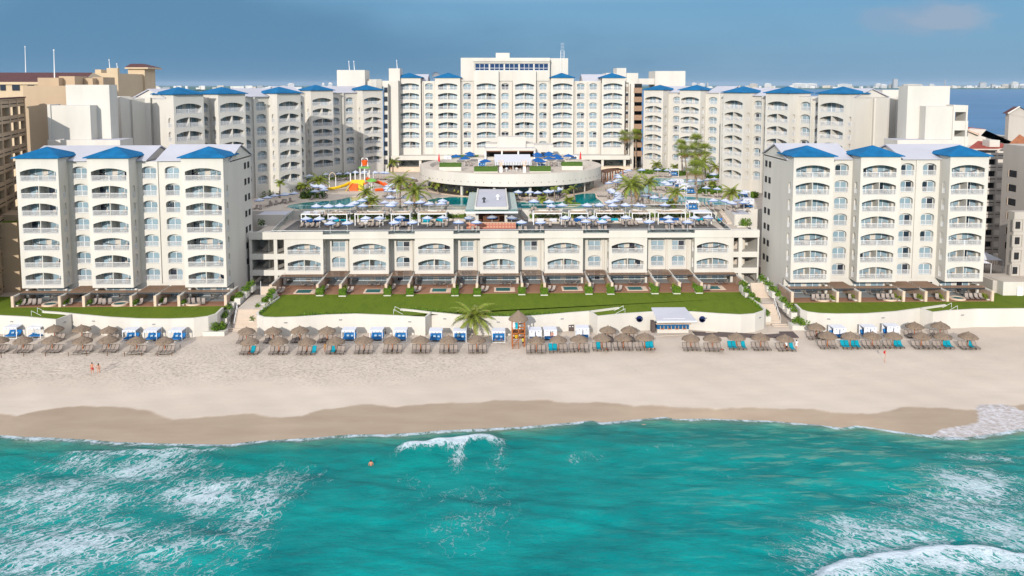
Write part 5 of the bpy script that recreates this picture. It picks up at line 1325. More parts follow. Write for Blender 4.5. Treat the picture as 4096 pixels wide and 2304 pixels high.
# rope fence at the left
fp = [(12,700),(240,693),(458,690),(688,688),(873,683),(1080,685),(1254,686),(1424,685),(1582,687),(1730,685),(1813,605)]
P = [GZ(u/S, 1150+v/S, 0) for u, v in fp]
for i, (x, y) in enumerate(P):
    b = MB(); b.bar((x, y, -.2), (x, y, .62), .055, 'wood_brown', 8); tag(b.build('rope_post'), f'dark wooden rope post, {ordn(i+1)} from the left on the beach', 'post', 'posts of the rope fence')
b = MB()
for (x, y), (x2, y2) in zip(P, P[1:]): b.tube([(x+(x2-x)*t, y+(y2-y)*t, .5-.8*t*(1-t)*.6) for t in [k/6 for k in range(7)]], .022, 'rope', 4)
tag(b.build('rope'), 'pale sagging rope strung between the dark posts at the left', 'rope')
# red flag
x, y = GZ(3072+1174/S, 1150+750/S, 0); r = root('warning_flag', (x, y, 0), 0, 'small red warning flag on a thin pole standing alone on the right sand', 'flag')
b = MB(); b.bar((0, 0, -.2), (.06, 0, 2.0), .035, 'wood_pole', 6); b.build('pole', r)
b = MB(); b.poly([(.05, 0, 1.98), (.05, 0, 1.25), (-.10, .02, 1.35), (-.30, .05, 1.6)], 'cloth_red'); b.poly([(.05, .01, 1.98), (-.30, .06, 1.6), (-.10, .03, 1.35), (.05, .01, 1.25)], 'cloth_red'); b.build('flag_cloth', r)
# volleyball net post
x, y = GZ(3072+2537/S, 1150+385/S, 0); r = root('volleyball_net', (x, y, 0), 0, 'volleyball net post with guy line at the far right sand', 'net')
b = MB(); b.bar((0, 0, 0), (0, 0, 2.6), .05, 'metal_grey', 8); b.build('post', r); b = MB(); b.box(.05, 9, -.01, .01, 2.35, 2.42, 'rail_white'); b.box(.05, 9, -.01, .01, 1.55, 1.6, 'rail_white'); b.build('net_band', r)
# ------------------------------------------------------------------ palms
def frond(b, base, yaw, pitch, L, droop, rnd, m, nseg=9, leafw=.62):
    p = Vector(base); d = Vector((cos(yaw)*cos(pitch), sin(yaw)*cos(pitch), sin(pitch))); prev = p.copy(); side = Vector((-sin(yaw), cos(yaw), 0)); tw = rnd.uniform(-.5, .5)
    for i in range(nseg):
        t = (i+1)/nseg; ang = pitch-droop*t**1.3*1.0
        d = Vector((cos(yaw)*cos(ang), sin(yaw)*cos(ang), sin(ang))); q = prev+d*(L/nseg); nrm = side.cross(d).normalized()
        b.poly([prev-side*.03, q-side*.02, q+side*.02, prev+side*.03], m)
        w = leafw*sin(pi*min(1, .18+t*.80))*(.9+.2*rnd.random())
        for sg in (-1, 1):
            for k in range(5):
                s0 = prev+(q-prev)*(k/5); s1 = s0+(q-prev)*.19
                tip = s0+side*sg*w*rnd.uniform(.8, 1.1)+d*w*.55-Vector((0, 0, w*rnd.uniform(.25, .75)))
                b.poly([s0, s1, tip+d*.05, tip-d*.02], m if rnd.random() < .93 else 'palm_leaf_dry')
        prev = q
def palm_mesh(kind, seed, h, lean, nfr, L):
    rnd = random.Random(seed); t = MB(); pts = []; rr = []
    n = 9
    for i in range(n+1):
        s_ = i/n; pts.append((lean[0]*s_**1.7, lean[1]*s_**1.7, h*s_)); rr.append(.20-.08*s_ if kind != 'fan' else .24-.10*s_)
    rr[0] *= 1.35
    t.tube(pts, rr, 'palm_trunk', 8)
    c = MB(); top = Vector(pts[-1])
    if kind == 'fan':
        for k in range(nfr):
            yaw = rnd.uniform(0, 2*pi); el = rnd.uniform(-.9, 1.35); dd = Vector((cos(yaw)*cos(el), sin(yaw)*cos(el), sin(el))); c0 = top+dd*L*.45+Vector((0, 0, .15)); c.bar(top, c0, .02, 'palm_leaf', 3, cap=False)
            side = Vector((-sin(yaw), cos(yaw), 0)); up = side.cross(dd); m = 'palm_leaf' if el > -.55 else 'palm_leaf_dry'
            for q in range(11):
                a = -1.35+2.7*q/10; v = dd*cos(a)+side*sin(a); tip = c0+v*L*.62-Vector((0, 0, .10+.2*abs(a)*rnd.random())); e = (dd*-sin(a)+side*cos(a))*.055
                c.poly([c0, c0+v*L*.3+e, tip, c0+v*L*.3-e], m)
        for k in range(26):
            yaw = rnd.uniform(0, 2*pi); z = rnd.uniform(.2, 1.5); c.poly([top+Vector((.1*cos(yaw), .1*sin(yaw), -z*.3)), top+Vector((.38*cos(yaw), .38*sin(yaw), -z)), top+Vector((.38*cos(yaw+.5), .38*sin(yaw+.5), -z)), top+Vector((.1*cos(yaw+.5), .1*sin(yaw+.5), -z*.3))], 'palm_leaf_dry')
    else:
        for k in range(nfr):
            yaw = 2*pi*k*.381966+rnd.uniform(-.25, .25); f = k/nfr
            pitch = 1.25-1.55*f+rnd.uniform(-.12, .12); frond(c, top, yaw, pitch, L*rnd.uniform(.85, 1.1), rnd.uniform(1.1, 1.7), rnd, 'palm_leaf' if f < .93 else 'palm_leaf_dry')
        for k in range(6): yaw = rnd.uniform(0, 6.3); c.lathe([(.02, .14), (.12, 0), (.02, -.16)], 'foliage_yellow', 6, (top.x+.25*cos(yaw), top.y+.25*sin(yaw), top.z-.2))
    return t.mesh('trunk', True), c.mesh('crown')
PV = {}
def palm(kind, x, y, z, h, lean, label, L=3.3, nfr=20, seed=1, group='palm trees around the pools'):
    L = L*1.3 if kind == 'coco' and L < 4.2 else L
    k = (kind, seed, round(h, 1), L, nfr, lean)
    if k not in PV: PV[k] = palm_mesh(kind, seed, h, lean, nfr, L)
    r = root('palm_tree', (x, y, z), random.uniform(-.3, .3), label, 'palm tree', group)
    place('trunk', PV[k][0], r); place('crown', PV[k][1], r); return r
def palm_px(kind, bx, by, tx, ty, z, label, L=3.3, nfr=20, seed=1, group='palm trees around the pools'):
    x, y = GZ(bx, by, z); xt, zt = AY(tx, ty, y); palm(kind, x, y, z, zt-z, (xt-x, 0.0), label, L, nfr, seed, group)
x, y = GZ(1024+2195/S, 1150+478/S, 0); xt, zt = AY(1024+2190/S, 1150+300/S, y)
palm('coco', x, y, 0, zt, (xt-x, 0), 'single bushy coconut palm growing in the sand against the central seawall', 4.0, 28, 5, None)
P5 = lambda R, u, v: (R[0]+u/R[2], R[1]+v/R[2])
def pq(kind, R, base, top, label, **k): b_ = P5(R, *base); t_ = P5(R, *top); palm_px(kind, b_[0], b_[1], t_[0], t_[1], TZ, label, **k)
pq('coco', R1, (1262, 800), (1262, 620), 'leafy coconut palm left of the yellow slide', L=3.6, seed=2)
pq('coco', R1, (2250, 1110), (2215, 860), 'coconut palm leaning in front of the splash tower', L=2.6, seed=3, nfr=16)
pq('coco', R1, (2340, 1180), (2335, 1010), 'small bright palm in a white planter beside the left pool', L=2.0, seed=4, nfr=16)
pq('coco', R1, (1010, 880), (985, 720), 'thin drooping palm in the shade by the near left wing', L=1.6, seed=6, nfr=10)
pq('coco', R1, (915, 880), (905, 730), 'small palm at the corner of the near left wing', L=1.5, seed=7, nfr=10)
pq('coco', R1, (480, 960), (485, 650), 'slim palm with a small crown before the left wing arches', L=1.3, seed=8, nfr=9)
pq('coco', R1, (745, 830), (755, 660), 'palm with yellow drooping leaves before the left wing', L=1.4, seed=9, nfr=8)
pq('coco', R2, (325, 1370), (330, 830), 'tall coconut palm left of the big striped umbrella cluster', L=3.6, seed=2)
pq('coco', R2, (650, 1385), (640, 1040), 'tall leaning coconut palm before the round restaurant', L=4.0, seed=10, nfr=24)
pq('coco', R2, (1085, 1060), (1080, 850), 'coconut palm in a round planter against the white drum wall', L=2.5, seed=3, nfr=18)
pq('coco', R2, (175, 640), (178, 440), 'dark palm beside the left lobby terrace', L=2.6, seed=4, nfr=14)
pq('coco', R3, (855, 1250), (850, 970), 'bare thin young palm behind the striped restaurant umbrellas', L=.9, seed=11, nfr=6)
pq('coco', R3, (1100, 1290), (1085, 1030), 'left thin young palm on the pool island', L=1.0, seed=11, nfr=6)
pq('coco', R3, (1265, 1255), (1225, 960), 'leaning thin young palm on the pool island', L=1.1, seed=12, nfr=5)
pq('coco', R3, (1140, 1310), (1145, 1190), 'short bushy palm on the pool island', L=1.3, seed=9, nfr=12)
pq('coco', R3, (620, 1350), (615, 1180), 'yellowish young palm at the left end of the island pool', L=1.3, seed=8, nfr=9)
pq('coco', R3, (2410, 1360), (2390, 910), 'tall coconut palm at the left of the lagoon pool', L=4.0, seed=10, nfr=24)
pq('coco', R3, (2480, 1310), (2475, 900), 'dark stemmed palm behind the tall lagoon palm', L=3.2, seed=2)
pq('coco', R4, (490, 825), (500, 470), 'slender coconut palm in a white planter by the lagoon pool', L=2.9, seed=3, nfr=18)
pq('coco', R4, (965, 905), (950, 640), 'coconut palm in front of the lower lagoon pool', L=2.6, seed=4, nfr=16)
pq('coco', R4, (880, 900), (870, 830), 'low drooping palm beside the lower lagoon pool', L=1.7, seed=7, nfr=12)
pq('coco', R4, (1925, 905), (1915, 640), 'bushy coconut palm at the right end of the lagoon pool', L=2.8, seed=2)
pq('coco', R4, (1965, 590), (1960, 440), 'small palm before the right wing ground floor arch', L=1.4, seed=8, nfr=9)
pq('coco', R4, (1580, 590), (1585, 480), 'low palm on the grass before the right wing', L=1.2, seed=9, nfr=10)
pq('coco', R4, (1410, 560), (1405, 130), 'tall coconut palm in front of the right wing', L=3.8, seed=10, nfr=22)
pq('coco', R4, (1665, 340), (1650, 190), 'palm by the far right wing wall', L=2.8, seed=3, nfr=16)
pq('coco', R4, (650, 290), (630, 160), 'low palm behind the far lagoon umbrellas', L=2.2, seed=2, nfr=14)
pq('coco', R4, (945, 290), (940, 200), 'small palm behind the far white cabana', L=1.7, seed=8, nfr=9)
pq('coco', R4, (800, 240), (790, 150), 'thin palm between far lagoon umbrellas', L=1.5, seed=7, nfr=9)
pq('fan', R4, (1315, 805), (1290, 240), 'tall fan palm with dry skirt at the lower lagoon pool', L=2.9, nfr=46, seed=21)
pq('fan', R4, (1150, 500), (1095, -60), 'tall thin fan palm behind the far lagoon pool', L=2.6, nfr=42, seed=22)
pq('fan', R4, (1065, 340), (1040, -150), 'tall fan palm left of the dense fan palm group', L=2.6, nfr=42, seed=23)
pq('fan', R4, (1290, 520), (1280, -60), 'tallest front fan palm of the dense group', L=2.73, nfr=42, seed=22)
pq('fan', R4, (1295, 400), (1300, -230), 'highest fan palm of the dense group', L=2.86, nfr=42, seed=23)
pq('fan', R4, (1460, 500), (1455, -80), 'rightmost fan palm of the dense group', L=2.6, nfr=42, seed=21)
pq('fan', R4, (85, 270), (80, -320), 'left of the two tall fan palms beside the central tower', L=2.73, nfr=42, seed=22)
pq('fan', R4, (270, 260), (272, -330), 'right of the two tall fan palms beside the central tower', L=2.73, nfr=42, seed=23)
pq('fan', R4, (1740, 330), (1745, -60), 'fan palm against the near right wing', L=2.34, nfr=36, seed=21)
x, y = GZ(95, 1095, GF); palm('coco', x, y, GF, 6, (.3, 0), 'coconut palm left of the left front tower base', 2.8, 16, 3, None)
# ------------------------------------------------------------------ striped umbrellas
def canopy_mesh(m1, m2, R=1.28, n=8, bands=9, h=.55, name='canopy'):
    b = MB()
    for k in range(bands):
        F_ = lambda q_: R*(q_/bands+(.035 if q_ % 2 else -.0)*(-1 if m1 != m2 else 0)) if 0 < q_ < bands else R*q_/bands
        r0, r1 = F_(k), F_(k+1); z0, z1 = h*(1-r0/R), h*(1-r1/R)
        m = m2 if k % 2 == 0 else m1
        for q in range(n):
            t, t2 = 2*pi*q/n, 2*pi*(q+1)/n; A = [(r0*cos(t), r0*sin(t), z0), (r1*cos(t), r1*sin(t), z1), (r1*cos(t2), r1*sin(t2), z1), (r0*cos(t2), r0*sin(t2), z0)]
            if k == 0: A = A[1:3]+[(0, 0, h)]; A = [A[0], A[1], A[2]]
            b.poly(A, m)
    for q in range(n):
        t, t2 = 2*pi*q/n, 2*pi*(q+1)/n; b.poly([(R*cos(t), R*sin(t), 0), (R*cos(t), R*sin(t), -.12), (R*cos(t2), R*sin(t2), -.12), (R*cos(t2), R*sin(t2), 0)], m2 if m1 != m2 else m1)
    b.bar((0, 0, h-.02), (0, 0, h+.14), .035, m1, 6); return b.mesh(name)
def pole_mesh(H_, m='white_paint'):
    b = MB(); b.bar((0, 0, 0), (0, 0, H_+.5), .035, m, 8); b.lathe([(.02, .1), (.28, .08), (.30, 0)], 'metal_grey', 10); return b.mesh('pole')
CST = canopy_mesh('stripe_white', 'stripe_blue'); CBL = canopy_mesh('canvas_blue', 'canvas_blue', 1.55, 8, 2, .6); POL = pole_mesh(2.05)
def umbrella(x, y, z, label, group, cm=CST, tilt=0, sc=1.0, h=2.05):
    r = root('parasol', (x, y, z), random.uniform(0, .8), label, 'parasol', group); place('pole', POL, r, (0, 0, 0))
    c = place('canopy', cm, r, (0, 0, h)); c.rotation_euler = (tilt, random.uniform(-.06, .06), 0); r.scale = (sc,)*3; return r
def lounger(x, y, z, rz, label, group, kind='sling_taupe'):
    return K_LO.at((x, y, z), rz, label, group)
zones = [('by the shaded near left wing', R1, [(65,990),(225,945),(370,910),(580,885),(765,855),(950,685),(930,560),(990,540),(1070,520)]),
 ('left of the yellow slide', R1, [(1185,815),(1365,795),(1355,745),(1215,720),(1100,700),(1310,715)]),
 ('along the far left wing wall', R1, [(1400,485),(1660,465),(1845,455),(2000,445),(2180,440),(2400,445),(2550,450)]),
 ('along the front of the left pool', R1, [(1215,1122),(1460,1122),(1685,1112),(1895,1108),(1980,1050),(2130,1020),(2150,1108),(2230,960)]),
 ('between the left pool and the brown palapa', R2, [(35,650),(70,960),(100,920),(150,900),(90,1005),(250,1010),(570,775),(470,830)]),
 ('between left pool and teal pool', R2, [(130,1140),(400,1150),(190,1250),(130,1310),(20,1240),(500,1250),(700,1130),(730,1250),(905,1278),(1150,1278),(1180,1210)]),
 ('in front of the glazed round restaurant', R3, [(125,1030),(350,1040),(520,1045),(720,1035),(860,1020),(940,985)]),
 ('around the island pool', R3, [(440,1232),(750,1235),(790,1308),(1010,1308),(1510,1308),(1760,1300)]),
 ('in the packed cluster left of the lagoon', R3, [(1990,1000),(2040,1040),(2130,1070),(2160,1120),(2150,1165),(2080,1200),(1960,1230),(2030,1303),(2285,1300),(2540,1308)]),
 ('in the cluster beside the curved pergola', R3, [(1950,855),(2100,830),(2150,785),(2150,740),(2130,695),(2180,655),(2250,630),(2350,610)]),
 ('at the far side of the lagoon', R4, [(370,255),(650,250),(810,255),(1600,325),(1500,415),(1620,410),(1350,430),(1220,445)]),
 ('on the lagoon peninsula', R4, [(890,440),(770,470),(830,500),(1060,475)]),
 ('on the grass before the near right wing', R4, [(1480,555),(1670,570),(2120,640)]),
 ('along the channel of the lagoon', R4, [(320,640),(430,690),(590,715),(780,740),(370,855),(770,850)]),
 ('at the right end of the lagoon', R4, [(1600,780),(1810,780),(1920,815),(2000,760),(2120,745),(2130,805)])]
PL = MB()
def lo_static(x, y, z, rz):
    c, n = cos(rz), sin(rz); T = lambda a, b_, z_: (x+a*c-b_*n, y+a*n+b_*c, z+z_)
    for (y0, z0), (y1, z1) in zip(LP, LP[1:]):
        PL.poly([T(-.3, y0, z0), T(.3, y0, z0), T(.3, y1, z1), T(-.3, y1, z1)], 'sling_taupe')
        for sx in (-.3, .3): PL.poly([T(sx, y0, z0-.09), T(sx, y0, z0+.02), T(sx, y1, z1+.02), T(sx, y1, z1-.09)], 'frame_dark')
    for (lx, ly) in ((-.27, -.8), (.27, -.8), (-.27, .5), (.27, .5)): PL.poly([T(lx-.03, ly, 0), T(lx+.03, ly, 0), T(lx+.03, ly, .32), T(lx-.03, ly, .32)], 'frame_dark')
LCOUNT = 0
for zn, R, pts in zones:
    P = sorted([(*GZ(R[0]+u/R[2], R[1]+v/R[2], TZ+2.2), u, v) for u, v in pts])
    for i, (x, y, u, v) in enumerate(P):
        umbrella(x, y, TZ, f'blue striped parasol {zn}, {ordn(i+1)} from the left', 'striped parasols around the pools', sc=random.uniform(.95, 1.05), tilt=random.uniform(-.08, .08))
        for k, dx in enumerate((-.62, .62)):
            if (i+k) % 5 == 4: continue
            if True:
                lo_static(x+dx, y-1.1+random.uniform(-.3, .3), TZ, random.uniform(-.5, .5)); continue
            lounger(x+dx, y-1.1+random.uniform(-.3, .3), TZ, random.uniform(-.5, .5), f'{("left", "right")[k]} grey lounger under the {ordn(i+1)} striped parasol {zn}', 'loungers around the pools')
for zx_, zy_, n_ in ((R2, (1000, 1330), 9), (R4, (1100, 885), 16), (R4, (400, 720), 16), (R4, (770, 600), 7), (R3, (2000, 1140), 7), (R3, (920, 1130), 6), (R3, (1800, 1370), 8)):
    bx_, by_ = tp(zy_[0], zy_[1], zx_)
    for q in range(n_): lo_static(bx_+(q-n_/2)*.95, by_+random.uniform(-.2, .2)+(.5*(n_/2-q) if zy_ == (400, 720) else 0), TZ, random.uniform(-.15, .15))
tag(PL.build('poolside_loungers'), 'many small taupe loungers crowded around the pool terrace under the striped parasols', 'loungers', kind='stuff')
# ------------------------------------------------------------------ roof deck of the low block: pergolas, parasols, loungers, bar
def pz(u, v, R, z): return GZ(R[0]+u/R[2], R[1]+v/R[2], z)
Q1 = (1024, 780, 4.287); Q2 = (1560, 740, 4.287); Q3 = (2040, 740, 4.287); Q4 = (2560, 820, 5.03125)
pergs = [((780,505,1100),Q1,'white'),((1240,510,1560),Q1,'tan'),((1700,505,2180),Q1,'tan'),((25,675,345),Q2,'tan'),((485,675,960),Q2,'tan'),((405,665,880),Q3,'tan'),((1030,640,1335),Q3,'tan'),((1480,640,1945),Q3,'tan'),((2095,640,2395),Q3,'tan'),((365,370,910),Q4,'tan'),((1080,370,1435),Q4,'white')]
PZ = ROOFZ+.02
for i, ((u0, v, u1), R, cv) in enumerate(pergs):
    y = 176.2; x0 = AY(R[0]+u0/R[2], R[1]+v/R[2], y)[0]; x1 = AY(R[0]+u1/R[2], R[1]+v/R[2], y)[0]; D = 3.8; h = 2.65
    r = root('pergola', ((x0+x1)/2, y, PZ), 0, f'white roof deck pergola with {cv} canvas, {ordn(i+1)} from the left', 'pergola', 'white pergolas on the roof deck')
    w = (x1-x0)/2; b = MB()
    for x in (-w, w):
        for yy in (0, D): b.box(x-.09, x+.09, yy-.09, yy+.09, 0, h, 'white_paint')
        b.box(x-.08, x+.08, 0, D, h-.18, h, 'white_paint')
    for yy in (0, D): b.box(-w, w, yy-.08, yy+.08, h-.2, h+.0, 'white_paint')
    b.build('frame', r)
    c = MB(); n = 8; m = 'canvas_tan' if cv == 'tan' else 'canvas_white'
    for q in range(n):
        a, e = -w+.15+(2*w-.3)*q/n, -w+.15+(2*w-.3)*(q+1)/n
        z = lambda t: h-.02-(.12*sin(pi*t) if cv == 'tan' else 0)
        c.poly([(a, .1, h-.05), (e, .1, h-.05), (e, D-.1, z((q+1)/n)+.02), (a, D-.1, z(q/n)+.02)], m)
    c.build('canvas', r)
    s_ = root('daybed', ((x0+x1)/2, y+2.1, PZ), 0, f'{("navy", "teal", "pale")[i % 3]} cushioned daybeds in the {ordn(i+1)} roof deck pergola from the left', 'daybed', 'daybeds under the pergolas')
    b = MB(); b.box(-w+.3, w-.3, -.6, .6, 0, .35, 'concrete_pale'); b.build('base', s_)
    b = MB(); col = ('canvas_blue', 'towel_teal', 'canvas_white')[i % 3]
    k = 2 if w > 2 else 1
    for q in range(k):
        cx = (-w/2+.1)*(1-2*q) if k == 2 else 0; b.obox((cx, 0, .42), min(1.6, w*1.0), 1.1, .16, 'canvas_white' if i % 2 else col); b.obox((cx, .5, .72), min(1.6, w*1.0), .16, .55, col, rx=-.2)
    b.build('cushion', s_)
rd = [(860,385,Q1),(1085,385,Q1),(1315,383,Q1),(1880,378,Q1),(2120,375,Q1),(1270,462,Q1),(1565,458,Q1),(170,540,Q2),(75,622,Q2),(385,622,Q2),(640,545,Q2),(905,540,Q2),(1175,618,Q2),(1365,540,Q2),(1480,618,Q2),(1750,530,Q2),(2085,540,Q2),(2255,618,Q2),
      (950,540,Q3),(1225,540,Q3),(1425,540,Q3),(1645,540,Q3),(1990,535,Q3),(525,618,Q3),(1300,608,Q3),(1580,608,Q3),(2385,608,Q3),(570,228,Q4),(590,308,Q4),(960,318,Q4),(1105,233,Q4),(1370,223,Q4)]
RP = sorted([(*pz(u, v, R, PZ+2.25), v, R) for u, v, R in rd]); nf = nb = 0; fi = bi = 0
for (x, y, v, R) in RP:
    fr = y < 170.3
    if fr: fi += 1; lb = f'striped parasol in the front row of the roof deck, {ordn(fi)} from the left'
    else: bi += 1; lb = f'striped parasol beside the roof deck pergolas, {ordn(bi)} from the left'
    umbrella(x, y, PZ, lb, 'striped parasols on the roof deck', tilt=random.uniform(-.05, .05), h=1.95)
nl = 0
def decklo(lst, R, row, z=PZ, rz=0):
    global nl
    for u, v in lst:
        x, y = pz(u, v, R, z+.3); nl += 1
        lounger(x, y, z, rz+random.uniform(-.08, .08), f'taupe roof deck lounger, {ordn(nl)} counting from the left, in the {row} row', 'loungers on the roof deck')
nl = 0
decklo([(775,530),(880,530),(960,530),(1045,530),(1235,520),(1345,520),(1395,530),(1805,530),(1930,520),(1990,520),(2075,520)], Q1, 'main')
decklo([(110,690),(215,690),(270,690),(690,690),(800,690),(855,690),(960,690)], Q2, 'main')
decklo([(520,680),(690,690),(920,680),(1030,680),(1095,680),(1200,680),(1370,690),(1475,680),(1530,680),(1640,690),(1940,675),(2045,675),(2095,675),(2170,675)], Q3, 'main')
decklo([(525,380),(660,390),(730,390),(825,385),(1060,395),(1160,380),(1250,380),(1340,385)], Q4, 'main')
nl = 0
decklo([(20,780),(125,780),(320,780),(1130,770),(1230,770),(1415,770),(1515,770),(2225,770),(2330,770),(2510,770)], Q2, 'front notch')
decklo([(555,760),(1260,765),(1360,765),(1545,765),(1645,765)], Q3, 'front notch'); decklo([(260,490),(550,480),(660,480),(880,480),(1020,485)], Q4, 'front notch')
def mk_tub():
    r = place('tub_chair', None); tag(r, None, 'chair'); b = MB(); b.box(-.32, .32, -.3, .3, .18, .42, 'towel_teal'); b.box(-.36, -.28, -.3, .34, .1, .72, 'teal_wicker'); b.box(.28, .36, -.3, .34, .1, .72, 'teal_wicker'); b.box(-.36, .36, .26, .36, .1, .85, 'teal_wicker'); b.box(-.33, .33, -.3, .3, .05, .18, 'teal_wicker'); b.build('shell', r); return r
mat('teal_wicker', (.03, .13, .14), .7, .1, 3)
K_TC = Kind(mk_tub)
for gi, (cx, cy, R) in enumerate([(1425, 680, Q2), (1800, 680, Q2), (2130, 680, Q2)]):
    for k, (dx, dy, rz) in enumerate([(-.9, .1, pi/2+.3), (0, -.55, pi), (.95, .1, -pi/2-.3), (0, .7, 0)]):
        x, y = pz(cx, cy, R, PZ+.4); K_TC.at((x+dx, y+dy, PZ), rz, f'teal wicker armchair, {("left", "near", "right", "back")[k]} seat of the {ordn(gi+1)} group from left by the tiled bar', 'teal armchairs by the tiled bar')
# tiled bar and long white pavilion
xa, xb = AY(Q2[0]+1310/Q2[2], 890, 171.6)[0], AY(Q3[0]+100/Q3[2], 890, 171.6)[0]
r = root('pool_bar', ((xa+xb)/2, 173, PZ), 0, 'orange tiled roof deck bar under the front of the long white pavilion', 'bar')
w = (xb-xa)/2; b = MB(); b.box(-w, w, -1.4, -1.1, 0, 1.3, 'tile_orange'); b.box(-w-.05, w+.05, -1.45, -1.0, 1.3, 1.38, 'travertine_trim'); b.build('tiled_front', r)
b = MB(); b.lathe([(1.9, 1.05), (2.6, 1.05), (2.5, .9), (2.4, 0)], 'travertine_trim', 20, (0, 1.4, 0), pi, 2*pi); b.box(-1.8, 1.8, 2.5, 2.9, 0, 2.1, 'wood_brown'); b.build('inner_counter', r)
b = MB(); b.box(-w, w, -.8, 6, .0, .03, 'deck_red'); b.build('bar_floor', r)
yf, yb2 = 171.8, 203.0; zc = 16.7
xl, xr = AY(1861, 845, yf)[0], AY(2072, 845, yf)[0]; rl0, rl1 = AY(Q2[0]+1450/Q2[2], 830, yf+1.5)[0], AY(Q2[0]+2030/Q2[2], 830, yf+1.5)[0]
r = root('bar_pavilion', ((xl+xr)/2, yf, PZ), 0, 'long flat white roofed pavilion with glass side canopies reaching back to the drum', 'pavilion'); cx = (xl+xr)/2
b = MB(); b.box(rl0-cx, rl1-cx, 1.2, yb2-yf, zc-PZ+.1, zc-PZ+.8, 'stucco_white', 'roof_white')
for a, c in ((rl0-cx, rl0-cx+.3), (rl1-cx-.3, rl1-cx)): b.box(a, c, 1.2, yb2-yf, zc-PZ+.8, zc-PZ+1.0, 'stucco_white')
b.build('roof', r)
b = MB(); b.box(xl-cx, xr-cx, 0, .12, zc-PZ-.45, zc-PZ+.0, 'white_paint')
for sx0, sx1 in ((xl-cx, rl0-cx), (rl1-cx, xr-cx)):
    b.box(sx0, sx1, 0, yb2-yf, zc-PZ-.06, zc-PZ-.02, 'canopy_glass')
    for q in range(28): b.box(sx0, sx1, q*1.1+.2, q*1.1+.5, zc-PZ, zc-PZ+.05, 'metal_pale')
b.box(rl0-cx, rl1-cx, 0, 1.2, zc-PZ-.06, zc-PZ-.02, 'canopy_glass'); b.box(xl-cx, xr-cx, .0, .04, zc-PZ, zc-PZ+.45, 'glass_rail')
mat('canopy_glass', (.20, .27, .26), .3, .05, 1); mat('metal_pale', (.42, .48, .47), .5, .05)
b.build('glass_canopy', r)
b = MB()
for q in (2.6, 8, 16, 24):
    for x in (rl0-cx+.5, rl1-cx-.5): b.box(x-.3, x+.3, q, q+.6, 0, zc-PZ, 'stucco_white')
b.box(rl0-cx+.8, rl1-cx-.8, 7.8, 8.2, 0, zc-PZ, 'wood_brown'); b.build('column', r)
for u, v, m, lb in ((1612, 300, 'metal_dark', 'black mushroom roof vent'), (1848, 250, 'white_paint', 'white roof fan housing')):
    zr_ = zc+.8; x, y = pz(u, v, Q2, zr_); b = MB(); b.lathe([(.35, 0), (.22, .1), (.22, .7), (.5, .75), (.42, .95), (.05, 1.25)], m, 12, (x, y, zr_)); tag(b.build('roof_vent'), lb+' on the flat pavilion roof', 'vent')
for sd, u, v, R in (('left', 1240, 580, Q2), ('right', 215, 600, Q3)):
    for k in range(5):
        x, y = pz(u, v, R, PZ); b = MB(); yy = y+k*1.5; b.lathe([(.22, .78), (.24, .72), (.20, .70)], 'travertine_trim', 10, (x, yy, PZ))
        for a in range(4): b.bar((x+.12*cos(a*pi/2+.8), yy+.12*sin(a*pi/2+.8), PZ+.72), (x+.24*cos(a*pi/2+.8), yy+.24*sin(a*pi/2+.8), PZ), .025, 'plastic_red', 5)
        b.poly([(x+.2*cos(t), yy+.2*sin(t), PZ+.785) for t in [q*pi/5 for q in range(10)]], 'travertine_trim'); tag(b.build('bar_stool'), f'red bar stool, {ordn(k+1)} from the front, at the {sd} of the tiled bar', 'stool', 'red bar stools')
# deck planting behind the pergolas and grey planters
b = MB(); rnd = random.Random(9)
for a_, c_ in ((LX0+EX0+6, TX(1862, 860, 181)), (TX(2120, 860, 181), LX0+EX1-8)):
    n = int((c_-a_)*2.6)
    for i in range(n): leafclump(b, (a_+(c_-a_)*(i+.5)/n, 181.6, PZ+1.0), (.3, .4, .75), 26, 'foliage_hedge' if rnd.random() < .6 else 'foliage_yellow', rnd, .26)
    b.box(a_, c_, 181.0, 182.3, PZ, PZ+.6, 'concrete_pale')
o = b.build('deck_hedge'); tag(o, 'long leafy planting bed behind the roof deck pergolas', 'hedge', kind='stuff')
for i, (u, v, R) in enumerate([(790,420,Q1),(1190,480,Q1),(1625,470,Q1),(2255,470,Q1),(415,640,Q2),(1005,620,Q2),(360,620,Q3),(945,600,Q3),(1395,600,Q3),(1990,600,Q3),(2465,600,Q3),(1505,325,Q4)]):
    x, y = pz(u, v, R, PZ); planter(x-.65, x+.65, y-.4, y+.4, PZ, .65, f'pale box planter with shrubs on the roof deck, {ordn(i+1)} from the left', lh=.55, group='box planters on the roof deck')
# roof boxes at both deck ends
for nm, u0, u1, v0, v1, R in (('left', 50, 500, 265, 480, Q1),):
    x0, x1 = AY(1024+50/4.287-8, 860, 178)[0], AY(1024+500/4.287, 860, 178)[0]
b = MB(); b.box(x0, x1, 177, 184, ROOFZ, ROOFZ+2.1, 'stucco_white', 'roof_white'); b.box(x0, x1, 176.8, 177.1, ROOFZ, ROOFZ+2.4, 'stucco_white'); tag(b.build('roof_plant_room'), 'white flat box on the roof terrace left of the roof deck', 'roof box')
x0, x1 = AY(2560+1920/5.03, 890, 174)[0], AY(2560+2280/5.03, 890, 174)[0]
b = MB(); b.box(x0, x1, 174, 182, ROOFZ, ROOFZ+2.3, 'stucco_white', 'roof_white'); b.box(x0-.2, x0, 174, 182, ROOFZ, ROOFZ+2.6, 'stucco_white'); b.box(x0, x1, 173.8, 174, ROOFZ, ROOFZ+2.6, 'stucco_white'); tag(b.build('roof_plant_room'), 'white flat box on the roof terrace right of the roof deck', 'roof box')
planter(x1-4.2, x1-.6, 172.0, 173.2, ROOFZ, .3, 'round green bush in front of the right roof box', lh=1.3)
